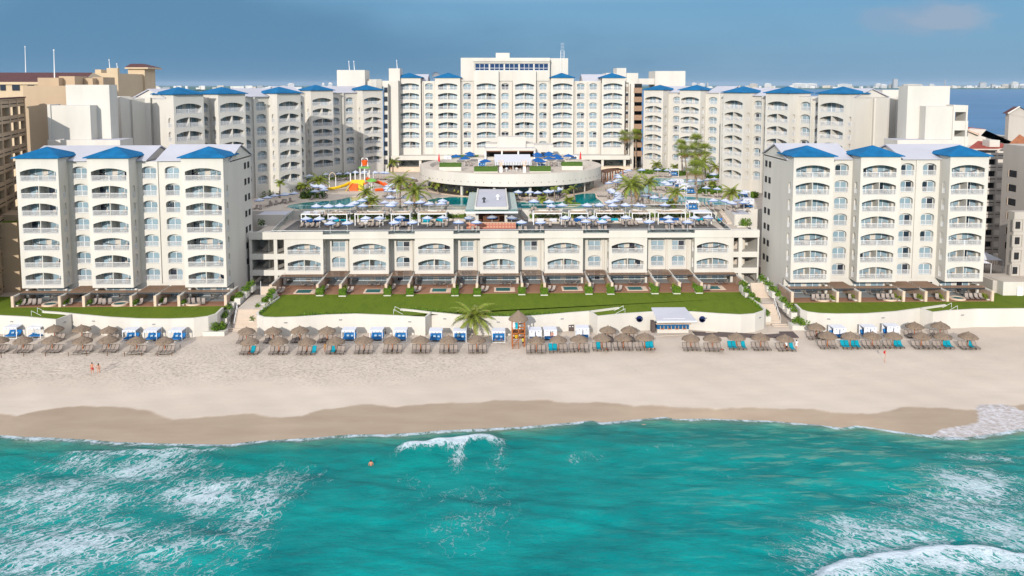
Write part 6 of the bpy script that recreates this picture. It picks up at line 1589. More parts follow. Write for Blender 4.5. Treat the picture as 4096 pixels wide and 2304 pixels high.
planter(AY(1034, 890, 175)[0], AY(1066, 890, 175)[0], 174.5, 175.8, ROOFZ, .3, 'dark bush in front of the left roof box', leaf='foliage_dark', lh=1.1)
b = MB(); x0 = AY(2560+1640/5.03, 840, 184)[0]
for i in range(9): b.box(x0-1.0, x0+1.6, 184-i*.9-.9, 184-i*.9, ROOFZ, TZ-.2*i, 'concrete_pale')
tag(b.build('deck_steps'), 'pale steps from the pool terrace down to the right end of the roof deck', 'steps')
# ------------------------------------------------------------------ round restaurant with roof terrace
xa = TX(1680, 680, 228); xb = TX(2402, 680, 228); DC = ((xa+xb)/2, 228.5); DR = (xb-xa)/2; DZ = 20.4
r = root('round_restaurant', (DC[0], DC[1], TZ), 0, 'round white drum restaurant with a planted roof terrace in front of the central tower', 'restaurant')
def ring(b, r0, r1, z, m, a0=0, a1=2*pi, n=96):
    for k in range(n):
        t, t2 = a0+(a1-a0)*k/n, a0+(a1-a0)*(k+1)/n
        p0 = r0(t) if callable(r0) else r0; p1 = r0(t2) if callable(r0) else r0
        b.poly([(p0*cos(t), p0*sin(t), z), (r1*cos(t), r1*sin(t), z), (r1*cos(t2), r1*sin(t2), z), (p1*cos(t2), p1*sin(t2), z)], m)
zt_, zb_ = 21.35-TZ, 18.1-TZ
b = MB(); b.lathe([(DR-1.2, zb_), (DR, zb_), (DR, zt_)], 'stucco_white', 96)
b.build('drum_wall', r, smooth=False)
b = MB(); inner = lambda t: DR-.45-2.4*smooth(.80, .30, -sin(t)) if sin(t) < 0 else DR-2.85
ring(b, inner, DR, zt_, 'concrete_pale')
for k in range(96):
    t, t2 = 2*pi*k/96, 2*pi*(k+1)/96; p0, p1 = inner(t), inner(t2); b.poly([(p1*cos(t2), p1*sin(t2), DZ-TZ), (p0*cos(t), p0*sin(t), DZ-TZ), (p0*cos(t), p0*sin(t), zt_), (p1*cos(t2), p1*sin(t2), zt_)], 'stucco_white')
b.build('drum_rim', r)
b = MB(); b.poly([((DR-.3)*cos(2*pi*k/72), (DR-.3)*sin(2*pi*k/72), DZ-TZ) for k in range(72)], 'paving'); b.box(-DR+6, DR-6, 5, 38, 0, DZ-TZ-.004, 'stucco_white', 'paving'); b.build('roof_terrace', r)
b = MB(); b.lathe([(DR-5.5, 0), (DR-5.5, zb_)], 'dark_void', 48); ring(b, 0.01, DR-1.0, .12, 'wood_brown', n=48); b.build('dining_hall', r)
b = MB(); b.lathe([(DR-1.9, .1), (DR-1.9, zb_)], 'glass_rail', 60); b.lathe([(DR-.9, 0), (DR-.9, .14), (DR-1.9, .15)], 'travertine_trim', 60); b.build('glazing', r)
for k in range(8):
    t = pi+pi*(k+.5)/8; b = MB(); b.bar(((DR-2.2)*cos(t), (DR-2.2)*sin(t), 0), ((DR-2.2)*cos(t), (DR-2.2)*sin(t), zb_), .42, 'stucco_white', 12); b.build('column', r)
b = MB()
for k in range(36):
    t = pi+.12+(pi-.24)*k/35; b.bar(((DR-.02)*cos(t), (DR-.02)*sin(t), zb_+1.0), ((DR+.06)*cos(t), (DR+.06)*sin(t), zb_+1.0), .11, 'metal_dark', 8)
b.build('wall_spout', r)
CHY = MB(); CHY.box(-.25, .25, -.25, .25, .42, .5, 'cloth_yellow'); CHY.box(-.25, .25, .2, .27, .5, .95, 'cloth_yellow')
for x in (-.22, .22):
    for y in (-.22, .22): CHY.box(x-.02, x+.02, y-.02, y+.02, 0, .42, 'wood_brown')
CHY = CHY.mesh('chair')
for k in range(26):
    t = pi+.25+(pi-.5)*k/25; rr = DR-3.2-.9*(k % 2); o = place('dining_chair', CHY, None, (DC[0]+rr*cos(t), DC[1]+rr*sin(t), TZ+.12), t+pi/2); tag(o, f'yellow dining chair inside the round restaurant glazing, {ordn(k+1)} from the left', 'chair', 'yellow chairs in the round restaurant')
R6 = (1900, 560, 5.152)
def dz(u, v, R, z): return GZ(R[0]+u/R[2], R[1]+v/R[2], z)
bl = sorted([(*dz(u, v, R, DZ+2.3), u) for u, v, R in [(210,435,R6),(1290,292,R6),(1300,330,R6),(1290,405,R6),(1345,435,R6),(1520,275,R6),(1520,312,R6),(1520,380,R6),(1680,330,R6),(1715,378,R6),(1925,328,R6),(1450,328,R2),(1620,370,R2),(1727,272,R2),(1727,310,R2)]])
for i, (x, y, u) in enumerate(bl): umbrella(x, y, DZ, f'plain blue parasol on the drum roof terrace, {ordn(i+1)} from the left', 'blue parasols on the drum roof terrace', CBL, sc=1.1)
for i, (u, v, R) in enumerate([(1285,450,R2),(1975,545,R2),(1370,555,R6),(2030,455,R6)]):
    x, y = dz(u, v, R, DZ); (K_CA if i % 2 else K_CC).at((x, y+1, DZ), 0, f'white curtained cabana on the drum roof terrace, {ordn(i+1)} from the left', 'cabanas on the drum roof')
for sd, (u, v, R) in (('left', (1108, 490, R2)), ('right', (2172, 450, R6))):
    x, y = dz(u, v, R, DZ); b = MB(); b.lathe([(.05, 3.2), (.22, 2.4), (.35, .9), (.12, .75), (.05, 0)], 'canvas_red', 10, (x, y, DZ)); tag(b.build('closed_parasol'), f'closed red parasol at the {sd} of the drum roof terrace', 'parasol')
def turf(u0, u1, v0, R, h, depth, label, white=.0):
    x0, y0 = dz(u0, v0, R, DZ); x1, _ = dz(u1, v0, R, DZ); rr = root('turf_block', (x0, y0, DZ), 0, label, 'planter'); b = MB(); w = x1-x0
    if white: b.box(0, w, 0, depth, 0, white, 'stucco_white'); b.build('base', rr)
    b = MB(); b.box(.05, w-.05, .05, depth, white, white+h, 'turf_green')
    rnd = random.Random(int(u0)); 
    for _ in range(int(w*40)): leafclump(b, (rnd.uniform(0, w), rnd.uniform(.02, depth), white+h), (.05, .05, .08), 1, 'foliage_hedge', rnd, .16)
    b.build('turf', rr)
turf(1110, 1555, 625, R2, .9, 3, 'grass topped white block at the left of the drum roof terrace', 1.1); turf(1810, 2290, 655, R2, 1.1, 3.5, 'green turf wedge left of the white tables on the drum roof', .25)
turf(360, 790, 650, R3, 1.1, 3.5, 'green turf wedge right of the white tables on the drum roof', .25); turf(1000, 1425, 605, R3, .9, 3, 'grass topped white block at the right of the drum roof terrace', 1.1)
turf(1270, 1905, 390, R2, 1.2, 1.5, 'dark green hedge wall at the back left of the drum roof', .0)
for i, (u, v, R) in enumerate([(1650,520,R2),(1750,520,R2),(1700,440,R2),(790,520,R3),(890,520,R3)]):
    x, y = dz(u, v, R, DZ); lounger(x, y, DZ, random.uniform(-.3, .3), f'taupe lounger on the drum roof terrace, {ordn(i+1)} from the left', 'loungers on the drum roof')
WCH = MB(); WCH.box(-.24, .24, -.24, .24, .42, .46, 'white_paint'); WCH.box(-.24, .24, .2, .24, .46, .95, 'white_paint')
for x in (-.2, .2):
    for y in (-.2, .2): WCH.box(x-.02, x+.02, y-.02, y+.02, 0, .42, 'white_paint')
WCH = WCH.mesh('chair'); TB = MB(); TB.lathe([(.0, .76), (.5, .76), (.5, .72), (.06, .70), (.05, .05), (.3, 0)], 'white_paint', 14); TB = TB.mesh('table')
for i, u in enumerate((650, 860)):
    x, y = dz(u, 650, R6, DZ); o = place('bistro_table', TB, None, (x, y, DZ)); tag(o, f'{("left", "right")[i]} round white bistro table at the drum roof edge', 'table')
    for k, (dx, dy) in enumerate([(-.85, 0), (.85, 0), (0, .85)]): o = place('bistro_chair', WCH, None, (x+dx, y+dy, DZ), (pi/2, -pi/2, 0)[k]); tag(o, f'white chair at the {("left", "right", "back")[k]} of the {("left", "right")[i]} bistro table on the drum', 'chair', 'white bistro chairs')
for sd, u in (('left', 535), ('right', 1018)):
    x, y = dz(u, 665, R6, DZ); rr = root('light_totem', (x, y, DZ), 0, f'white pedestal with flaring wooden poles at the {sd} of the bistro tables', 'totem'); b = MB(); b.box(-.4, .4, -.4, .4, 0, 1.5, 'white_paint'); b.build('pedestal', rr); b = MB()
    for a in (-.7, -.25, .25, .7): b.bar((a*.3, 0, 1.4), (a, 0, 3.4), .09, 'travertine_trim', 6)
    b.build('poles', rr)
yy = 250; x0, x1 = AY(1942, 600, yy)[0], AY(2138, 600, yy)[0]; rr = root('roof_pavilion', ((x0+x1)/2, yy, DZ), 0, 'white flat roofed pavilion with dark open front at the back of the drum terrace', 'pavilion'); w = (x1-x0)/2
b = MB(); b.box(-w-.3, w+.3, -1, 12, 3.1, 3.9, 'stucco_white', 'roof_white'); b.box(-w, w, 3, 12, 3.9, 5.0, 'stucco_white'); b.box(-4, 5, 2, 8, 3.9, 7.2, 'stucco_white'); b.build('roof', rr)
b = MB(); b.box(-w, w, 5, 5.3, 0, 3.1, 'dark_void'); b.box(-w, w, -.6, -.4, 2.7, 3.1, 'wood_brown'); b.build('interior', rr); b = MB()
for x in (-w, -w/3, w/3, w): b.box(x-.25, x+.25, -.7, -.2, 0, 3.1, 'white_paint')
b.build('column', rr)
x2 = AY(2215, 600, yy)[0]; b = MB(); b.box(w, x2-(x0+x1)/2, 2, 12, 0, 4.6, 'stucco_white'); b.box(w+2.2, w+3.6, 1.9, 2, 0, 2.4, 'dark_void'); b.build('annex', rr)
b = MB(); xL, xR = AY(1978, 650, 222)[0], AY(2126, 650, 222)[0]; bL, bR = AY(1977, 619, 240)[0], AY(2120, 619, 240)[0]
b.poly([(xL, 222, 22.6), (xR, 222, 22.6), (bR, 240, 23.2), (bL, 240, 23.2)], 'canvas_white')
n = 46
for i in range(n): a, c = xL+(xR-xL)*i/n, xL+(xR-xL)*(i+1)/n; b.poly([(a, 221.98, 21.7), (c, 221.98, 21.7), (c, 222, 22.6), (a, 222, 22.6)], 'canvas_white' if i % 2 else 'metal_grey')
for x in (xL+.3, (xL+xR)/2, xR-.3): b.bar((x, 222.3, DZ), (x, 222.3, 22.6), .08, 'white_paint', 6); b.bar((x, 239, DZ), (x, 239, 23.1), .08, 'white_paint', 6)
tag(b.build('terrace_awning'), 'big pale canvas awning with a striped valance in the middle of the drum roof', 'awning')
b = MB(); rnd = random.Random(4)
for i in range(16):
    x, y = dz(480+i*42, 585+rnd.uniform(-25, 20), R6, DZ); b.box(x-.6, x+.6, y-.5, y+.5, DZ, DZ+.45, ('sling_dark', 'canvas_blue', 'wood_brown', 'sling_taupe')[i % 4]); b.box(x-.6, x+.6, y+.4, y+.6, DZ+.45, DZ+.85, ('sling_dark', 'canvas_blue', 'wood_brown', 'sling_taupe')[i % 4])
tag(b.build('lounge_seating'), 'dark sofas and rattan seats crowded in the shade under the big awning', 'seating', kind='stuff')
# ------------------------------------------------------------------ palapa hut, curved pergola
x, y = tp(380, 990, R2); rr = root('palapa', (x, y, TZ), 0, 'wide brown thatched palapa among the umbrellas left of the drum', 'palapa')
b = MB(); b.lathe([(.1, 3.6), (1.2, 3.3), (4.2, 2.5), (4.4, 2.2)], 'thatch', 36, jit=.03); b.build('thatch_cap', rr); b = MB()
for a in range(6): b.bar((3.4*cos(a*pi/3+.3), 3.4*sin(a*pi/3+.3), 0), (3.4*cos(a*pi/3+.3), 3.4*sin(a*pi/3+.3), 2.7), .12, 'wood_pole', 8)
b.build('post', rr)
pts = [(1830,650),(1900,620),(2000,600),(2110,590),(2210,588)]; Pp = [GZ(R3[0]+u/R3[2], R3[1]+v/R3[2], TZ+3.2) for u, v in pts]
rr = root('curved_pergola', (Pp[0][0], Pp[0][1], TZ), 0, 'curved brown wooden pergola with white hammocks right of the drum', 'pergola'); ox, oy = Pp[0]
b = MB()
for (xa, ya), (xb_, yb_2) in zip(Pp, Pp[1:]):
    for q in range(7):
        t = q/7; X, Y = xa+(xb_-xa)*t-ox, ya+(yb_2-ya)*t-oy; b.obox((X, Y, 3.25), .42, 5.6, .14, 'wood_brown', rz=.25)
b.build('slat_roof', rr); b = MB()
for (xa, ya) in Pp[::1]:
    for d in (-2.2, 2.2): b.bar((xa-ox, ya-oy+d, 0), (xa-ox, ya-oy+d, 3.2), .16, 'wood_pole', 8)
b.build('post', rr)
b = MB()
for q in range(10):
    t, t2 = q/10, (q+1)/10; xa, ya = Pp[0]; b.poly([(xa+.3+3*t, ya-2.2, TZ+2.2-5*t*(1-t)), (xa+.3+3*t2, ya-2.2, TZ+2.2-5*t2*(1-t2)), (xa+.3+3*t2, ya-1.4, TZ+2.15-5*t2*(1-t2)), (xa+.3+3*t, ya-1.4, TZ+2.15-5*t*(1-t))], 'cloth_white')
tag(b.build('hammock'), 'white hammock hanging in the curved wooden pergola', 'hammock')
# ------------------------------------------------------------------ children's splash tower
sx, sy = tp(2140, 800, R1); YS = sy
def sp(u, v, Y=None): Y = Y or YS; x, z = AY(1024+u/R1[2], 600+v/R1[2], Y); return (x-sx, Y-sy, z-TZ)
rr = root('splash_tower', (sx, sy, TZ), 0, 'colourful splash tower with an orange tipping bucket and two slides', 'water slide')
b = MB()
for u, v, dY in [(1900,465,0),(1995,452,0),(2095,365,1),(2185,375,-1),(2280,365,1),(2355,420,3),(2255,430,4)]: p = sp(u, v, YS+dY); b.bar((p[0], p[1], 0), p, .17, 'white_paint', 8)
b.tube([sp(2130, 330), sp(2130, 170), sp(2165, 165)], .13, 'white_paint', 6); b.tube([sp(2245, 330), sp(2245, 175), sp(2205, 170)], .13, 'white_paint', 6)
b.bar(sp(2115, 330), sp(2140, 265), .07, 'white_paint'); b.bar(sp(2260, 330), sp(2235, 265), .07, 'white_paint'); b.bar(sp(2095, 470), sp(2280, 470), .08, 'white_paint'); b.build('frame', rr)
p = sp(2188, 312); q = sp(2188, 205); b = MB(); b.lathe([(.0, 0), (.62, 0), (.95, q[2]-p[2]), (.88, q[2]-p[2]), (.6, .15)], 'plastic_orange', 16, p); b.build('tipping_bucket', rr)
p0, p1 = sp(2078, 350), sp(2290, 350); b = MB(); b.box(p0[0], p1[0], -1.3, 1.3, p0[2]-.15, p0[2]+.15, 'plastic_green'); b.build('green_canopy', rr)
p0, p1 = sp(1900, 660), sp(2240, 660); b = MB(); b.box(p0[0], p1[0], -1.6, 2.2, p0[2]-.2, p0[2], 'plastic_orange'); b.box(p0[0]+.5, p1[0]-.5, -1.4, -1.3, p0[2], p0[2]+1.0, 'plastic_yellow'); b.box(sp(2010, 0)[0], sp(2080, 0)[0], -1.75, -1.65, p0[2]-1.0, p0[2], 'towel_teal'); b.box(sp(1890, 0)[0], sp(2060, 0)[0], -2.2, -.6, 0, 1.9, 'plastic_orange'); b.box(sp(2070, 0)[0], sp(2170, 0)[0], -2.0, 0, 0, 2.2, 'plastic_yellow'); b.build('play_deck', rr)
b = MB()
for k in range(8): t = k/8; b.box(sp(1880, 0)[0]-.8+.2*k, sp(1880, 0)[0]-.4+.2*k, -2.9, -2.0, .3*k, .3*k+.1, 'plastic_yellow')
b.bar(sp(1820, 800), sp(1960, 600), .05, 'white_paint'); b.bar(sp(1925, 850), sp(1990, 640), .05, 'white_paint'); b.build('stair', rr)
def chute(pts, rad, m, nm):
    b = MB(); n = len(pts)
    for p, q in zip(pts, pts[1:]):
        p, q = Vector(p), Vector(q); d = (q-p).normalized(); s_ = d.cross(Vector((0, 0, 1))).normalized(); u_ = s_.cross(d)
        for k in range(8):
            a, c = pi+pi*k/8-.25, pi+pi*(k+1)/8+.05
            A = [p+(s_*cos(a)+u_*sin(a))*rad, p+(s_*cos(c)+u_*sin(c))*rad, q+(s_*cos(c)+u_*sin(c))*rad, q+(s_*cos(a)+u_*sin(a))*rad]; b.poly(A, m)
    b.tube([Vector(p)+Vector((0, 0, -.35)) for p in pts], rad*.55, m, 8); return b.build(nm, rr)
chute([sp(1960, 625), sp(1890, 640), sp(1800, 690, YS-1), sp(1700, 720, YS-2), sp(1600, 745, YS-2.5), sp(1430, 768, YS-3)], .62, 'plastic_yellow', 'yellow_slide')
chute([sp(2215, 555), sp(2270, 570), sp(2400, 610, YS+1), sp(2550, 660, YS+1.5), sp(2660, 720, YS+1), sp(2690, 760, YS-.5), sp(2600, 770, YS-2), sp(2400, 790, YS-3)], .68, 'plastic_orange', 'orange_slide')
rr2 = root('mushroom_shower', (sx+sp(2340, 650)[0], sy-1, TZ), 0, 'green mushroom shaped water shower beside the orange slide', 'water shower'); b = MB(); b.lathe([(.05, 3.3), (.7, 3.2), (1.4, 2.75), (1.5, 2.5), (.1, 2.9)], 'plastic_green', 16); b.build('cap', rr2); b = MB(); b.bar((0, 0, 0), (0, 0, 3.0), .12, 'white_paint', 8); b.build('stem', rr2)
b = MB(); p = sp(1525, 620); b.tube([(p[0]+sx+.9*cos(t), sy+1, TZ+3.4+1.3*sin(t)) for t in [pi*k/10 for k in range(11)]], .09, 'travertine_trim', 6)
for s_ in (-.9, .9): b.bar((p[0]+sx+s_, sy+1, TZ), (p[0]+sx+s_, sy+1, TZ+3.4), .12, 'white_paint', 8)
tag(b.build('water_arch'), 'small water spray arch left of the splash tower', 'arch')
# garden strips, terrace shrubs, lagoon cabanas
def garden(pts, R, label, m='foliage_hedge', h=.7):
    b = MB(); rnd = random.Random(len(label)); P = [tp(u, v, R) for u, v in pts]
    b.poly([(p[0], p[1], TZ+.03) for p in P], 'grass')
    xs = [p[0] for p in P]; ys = [p[1] for p in P]; n = 0
    while n < 70:
        x, y = rnd.uniform(min(xs), max(xs)), rnd.uniform(min(ys), max(ys))
        if inpoly(x, y, P) or rnd.random() < .02: leafclump(b, (x, y, TZ+h*.4), (.6, .6, h), 16, m, rnd, .24); n += 1
    tag(b.build('garden_bed'), label, 'plants', kind='stuff')
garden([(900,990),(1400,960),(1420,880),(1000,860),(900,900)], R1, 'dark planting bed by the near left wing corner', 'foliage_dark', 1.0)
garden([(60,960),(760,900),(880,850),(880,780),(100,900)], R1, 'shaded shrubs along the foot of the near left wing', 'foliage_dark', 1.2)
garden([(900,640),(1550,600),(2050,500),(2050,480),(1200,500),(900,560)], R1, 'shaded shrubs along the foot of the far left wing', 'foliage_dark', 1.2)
garden([(300,620),(700,610),(700,570),(300,580)], R2, 'green shrubs below the left lobby terrace')
garden([(330,320),(560,330),(540,290),(330,280)], R4, 'green shrubs at the far lagoon left side'); garden([(1000,360),(1130,350),(1120,310),(1000,310)], R4, 'shrubs behind the far white lagoon cabana')
garden([(1330,660),(1400,560),(1740,560),(1760,640),(1600,680)], R4, 'lawn and shrubs before the near right wing'); garden([(1480,400),(1740,400),(1740,370),(1500,370)], R4, 'green strip by the far right wing corner'); garden([(570,290),(830,300),(850,270),(580,260)], R4, 'shrubs behind the far lagoon loungers')
garden([(2255,740),(2330,740),(2330,680),(2260,680)], R4, 'green shrubs behind the right end cabana')
for i, (u, v) in enumerate([(935,370),(1010,560),(1120,640),(1220,675),(1255,960),(2140,770),(2200,920)]):
    x, y = tp(u, v, R4); (K_CC if i in (1, 2, 6) else K_CA).at((x, y+1, TZ), 0, f'white cabana around the lagoon pool, {ordn(i+1)} from the left', 'white cabanas around the lagoon', sc=1.15)
# ------------------------------------------------------------------ white stair towers and neighbours
def blocks(name, label, cat, lst, base, wall):
    """lst: (part name, px0, px1, pytop, Y, depth, material, roof material, pybottom or None)"""
    x0, _ = AY(lst[0][1], 400, lst[0][4]); r = root(name, (x0, lst[0][4], base), 0, label, cat)
    for it in lst:
        nm, a, c, yt, Y, D, m, mt = it[:8]; yb = it[8] if len(it) > 8 else None
        xa, zt = AY(a, yt, Y); xb, _ = AY(c, yt, Y); zb = AY(a, yb, Y)[1] if yb else base
        b = MB(); b.box(xa-x0, xb-x0, Y-lst[0][4], Y+D-lst[0][4], zb-base, zt-base, m, mt or m); b.build(nm, r)
    return r, x0, lst[0][4]
SWm = 'stucco_white'
blocks('lift_tower', 'tall windowless white stair and lift tower behind the left front tower', 'tower', [('shaft', 262, 436, 339, 172.5, 3.6, SWm, 'roof_white'), ('shaft_annex', 200, 359.5, 421.5, 169.5, 3, SWm, 'roof_white'), ('edge_fin', 188, 200, 418, 169.2, 4, SWm, None), ('linking_wall', 190, 480, 560, 168.5, 6, SWm, 'roof_white')], GF, SWm)
blocks('lift_tower', 'tall windowless white stair and lift tower behind the right front tower', 'tower', [('shaft', 3632, 3801, 343.6, 174, 4, SWm, 'roof_white'), ('shaft_annex', 3704, 3815, 425, 171.5, 2.5, SWm, 'roof_white'), ('linking_wall', 3590, 3815, 560, 170, 6, SWm, 'roof_white'),
   ('corner_post', 3815, 3822, 419, 171.2, 4, SWm, None), ('corner_post', 3866, 3873, 421, 171.2, 4, SWm, None)]+[('gallery_parapet', 3815, 3873, 421+i*62.5, 171.3, 3.5, SWm, None, 448+i*62.5 if i == 0 else 459+i*62.5) for i in range(4)], GF, SWm)
# block between the left lift tower and the near left wing
blocks('rear_block', 'plain white rear block between the left lift tower and the near left wing', 'building', [('wall', 466, 520, 391, 186, 10, SWm, 'roof_white'), ('wall', 516, 600, 391, 188.5, 8, SWm, 'roof_white')], GF, SWm)
blocks('rear_block', 'plain white rear block between the near right wing and the right lift tower', 'building', [('wall', 3498, 3535, 393, 189, 8, SWm, 'roof_white'), ('wall', 3530, 3606, 359.5, 194, 6, SWm, 'roof_white'), ('parapet', 3535, 3606, 393, 188.9, 8, SWm, 'roof_white', 428)], GF, SWm)
blocks('roof_block', 'white box block on the roof between the far left wing and central tower', 'roof block', [('wall', 1347, 1459, 280, 268, 10, SWm, None), ('wall', 1460, 1556, 323, 270, 10, SWm, None, 345), ('wall', 1555, 1599, 273.5, 272, 8, SWm, None), ('wall', 1556, 1592, 322, 269, 10, SWm, None)], TZ, SWm)
blocks('roof_block', 'white box blocks on the roof between the central tower and far right wing', 'roof block', [('wall', 2621, 2742, 284, 282, 12, SWm, None), ('wall', 2467, 2505, 272, 281, 8, SWm, None), ('wall', 2425, 2553, 292, 282, 10, SWm, None), ('wall', 2505, 2622, 314, 283, 10, SWm, None, 338), ('wall', 2515, 2536, 330, 276, 6, SWm, None)], TZ, SWm)
# brown slatted stair hall right of the central tower
r, x0, y0 = blocks('stair_hall', 'white stair hall with brown slatted balconies and blue windows right of the central tower', 'building', [('wall', 2499, 2524, 335, 277, 4, SWm, None), ('wall', 2524, 2538, 335, 274, 6, SWm, None), ('wall', 2538, 2568, 335, 280, 3, 'dark_void', None)], TZ, SWm)
for k in range(8):
    yy = 351+k*36.2
    for a, c, m, h0, h1, Y in ((2537, 2569, 'slat_brown', 0, 21, 273.5), (2499, 2524, 'sling_taupe', -4, 14, 276.8), (2503, 2521, 'pane_dark', 22, 33, 276.8)):
        xa, zt = AY(a, yy+h0, Y); xb_, zb = AY(c, yy+h1, Y); b = MB(); b.box(xa-x0, xb_-x0, Y-y0, Y-y0+.4, zb-TZ, zt-TZ, m); b.build({'slat_brown': 'slatted_balcony', 'sling_taupe': 'spandrel', 'pane_dark': 'window'}[m], r)
# dark glazed stair hall left of the central tower
r, x0, y0 = blocks('stair_hall', 'narrow shaded stair hall with dark openings left of the central tower', 'building', [('wall', 1534, 1551, 335, 266.5, 6, SWm, None), ('wall', 1556, 1590, 322, 271, 6, SWm, None)], TZ, SWm)
for k in range(9):
    yy = 350+k*36; xa, zt = AY(1536, yy, 266.3); xb_, zb = AY(1550, yy+20, 266.3); b = MB(); b.box(xa-x0, xb_-x0, -.2, 0.1, zb-TZ, zt-TZ, 'pane_dark'); b.build('window', r)
# tan hotel at the far left
r, x0, y0 = blocks('tan_hotel', 'tan hotel with maroon roofs and open galleries at the left edge', 'hotel building', [('end_wall', 91, 330, 343, 186, 12, 'tan_stucco', None), ('roof_room', 150, 234, 311, 190, 6, 'tan_stucco', None), ('roof_room', 235, 298, 305, 192, 6, 'tan_stucco', None), ('roof_room', 336, 370, 313, 196, 6, 'tan_stucco', None), ('roof_room', 370, 412, 309, 198, 6, 'tan_stucco', None),
  ('rear_wing', 370, 430, 292, 245, 10, 'tan_trim', None), ('rear_wing', 426, 470, 272, 244, 1.2, 'tan_trim', None), ('rear_wing', 380, 404, 278, 246, 5, 'tan_trim', None), ('rear_wing', 400, 470.3, 294, 244.6, 18, 'tan_trim', None), ('lookout', 511, 578, 269, 262, 8, 'tan_trim', None)], 0, 'tan_stucco')
b = MB(); p = AY(498, 269, 261); q = AY(591, 269, 261); ztop = AY(540, 255, 265)[1]
b.poly([(p[0]-x0, 261-y0, p[1]), (q[0]-x0, 261-y0, p[1]), (AY(565, 255, 265)[0]-x0, 265-y0, ztop), (AY(522, 255, 265)[0]-x0, 265-y0, ztop)], 'roof_maroon'); b.poly([(q[0]-x0, 261-y0, p[1]), (q[0]-x0, 272-y0, p[1]), (AY(565, 255, 265)[0]-x0, 268-y0, ztop), (AY(565, 255, 265)[0]-x0, 265-y0, ztop)], 'roof_maroon')
b.box(p[0]-x0, q[0]-x0, 261-y0, 272-y0, p[1]-.5, p[1]-.02, 'tan_trim'); b.build('lookout_roof', r)
b = MB(); xl_, zr_ = AY(-60, 290, 238); xr_, _ = AY(372, 290, 238); zl = AY(0, 328, 228)[1]; xs0, xs1 = AY(-60, 328, 228)[0], AY(330, 328, 228)[0]
b.poly([(xs0-x0, 228-y0, zl), (xs1-x0, 228-y0, zl), (xr_-x0, 238-y0, zr_), (xl_-x0, 238-y0, zr_)], 'roof_maroon'); b.box(xs0-x0, xs1-x0, 228.2-y0, 246-y0, 0, zl-.02, 'tan_trim'); b.box(xs0-x0, xs1-x0, 227.6-y0, 228.2-y0, zl-.7, zl-.0, 'tan_trim')
b.poly([(xs1-x0, 228-y0, zl), (xs1-x0, 246-y0, zl), (xr_-x0, 238-y0, zr_)], 'tan_trim'); b.build('maroon_roof', r)
for k, (a, c) in enumerate([(0, 22), (48, 78), (110, 136)]):
    b = MB(); xa, z1_ = AY(a, 338, 228); xb_, z0_ = AY(c, 362, 228); b.box(xa-x0, xb_-x0, 227.95-y0, 228.15-y0, z0_, z1_, 'pane_dark'); b.build('window', r)
# gallery: deck slabs and parapets receding to the right
gx0, gy0 = AY(-70, 600, 150)[0], 150; gx1, gy1 = AY(101, 600, 181)[0], 181; L = sqrt((gx1-gx0)**2+(gy1-gy0)**2); ga = atan2(gy1-gy0, gx1-gx0)
g_ = root('open_gallery', (gx0, gy0, 0), ga, 'shaded tan stair gallery with open decks at the left edge', 'gallery'); ztop = AY(60, 400, 170)[1]
nfl = int((ztop-4)/3.25)
for k in range(nfl+1):
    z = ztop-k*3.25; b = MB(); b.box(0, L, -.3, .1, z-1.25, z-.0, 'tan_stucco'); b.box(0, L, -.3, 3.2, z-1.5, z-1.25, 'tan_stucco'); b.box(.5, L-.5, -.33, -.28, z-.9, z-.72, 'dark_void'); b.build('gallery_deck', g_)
b = MB()
for u in [i*L/5 for i in range(6)]: b.box(u-.45, u+.45, -.36, .5, 0, ztop+.3, 'tan_stucco')
b.build('pier', g_); b = MB(); b.box(0, L, 3.2, 3.5, 0, ztop, 'tan_trim'); b.box(0, L, -.5, 4, ztop+.05, ztop+.3, 'tan_trim'); b.box(0, L, -.7, 0.5, ztop+.3, ztop+.55, 'roof_maroon'); b.build('rear_wall', g_)
b = MB(); b.box(AY(-60, 900, 160)[0], AY(88, 900, 160)[0], 160, 166, 0, AY(40, 860, 160)[1], 'tan_stucco'); b.box(AY(-60, 900, 158)[0], AY(70, 900, 158)[0], 157.8, 160, 0, AY(40, 890, 158)[1], 'tan_stucco', 'grass'); tag(b.build('retaining_wall'), 'tan retaining wall with a grass top below the shaded gallery', 'wall')
b = MB(); xa, ya = GZ(0, 1150, GF); 
for i in range(22): b.box(xa-3+i*.45, xa-2.85+i*.45, ya+2, ya+2.1, GF, GF+2.0, 'travertine_trim')
b.box(xa-3, xa+7, ya+2, ya+2.1, GF+1.9, GF+2.05, 'travertine_trim'); tag(b.build('picket_fence'), 'pale picket fence at the left edge beside the lawn', 'fence')
# right neighbours
XG = TX(4014, 600, 178); ZG = AY(4014, 575, 178)[1]
r = root('grey_hotel', (XG, 150, 0), 0, 'grey apartment block with small deep windows at the right edge', 'building')
b = MB(); b.box(0, 30, 0, 28, 0, ZG, 'grey_stucco'); b.build('wall', r)
b = MB(); xf, zf_ = AY(4046, 845, 157); b.box(xf-XG, 20, 6, 8, 0, zf_, 'grey_stucco'); b.build('front_block', r)
for (u, v) in [(4052, 695), (4049, 752), (4047, 808), (4044, 865), (4040, 925), (4035, 985)]:
    rr_ = ray(u, v); t_ = XG/rr_.x; Yw, Zw = rr_.y*t_, H+rr_.z*t_; b = MB(); b.box(-.03, .1, Yw-150-1.3, Yw-150+1.3, Zw-.75, Zw+.75, 'dark_void'); b.box(-.12, .0, Yw-150+1.3, Yw-150+1.5, Zw-.8, Zw+.8, 'travertine_trim'); b.build('window', r)
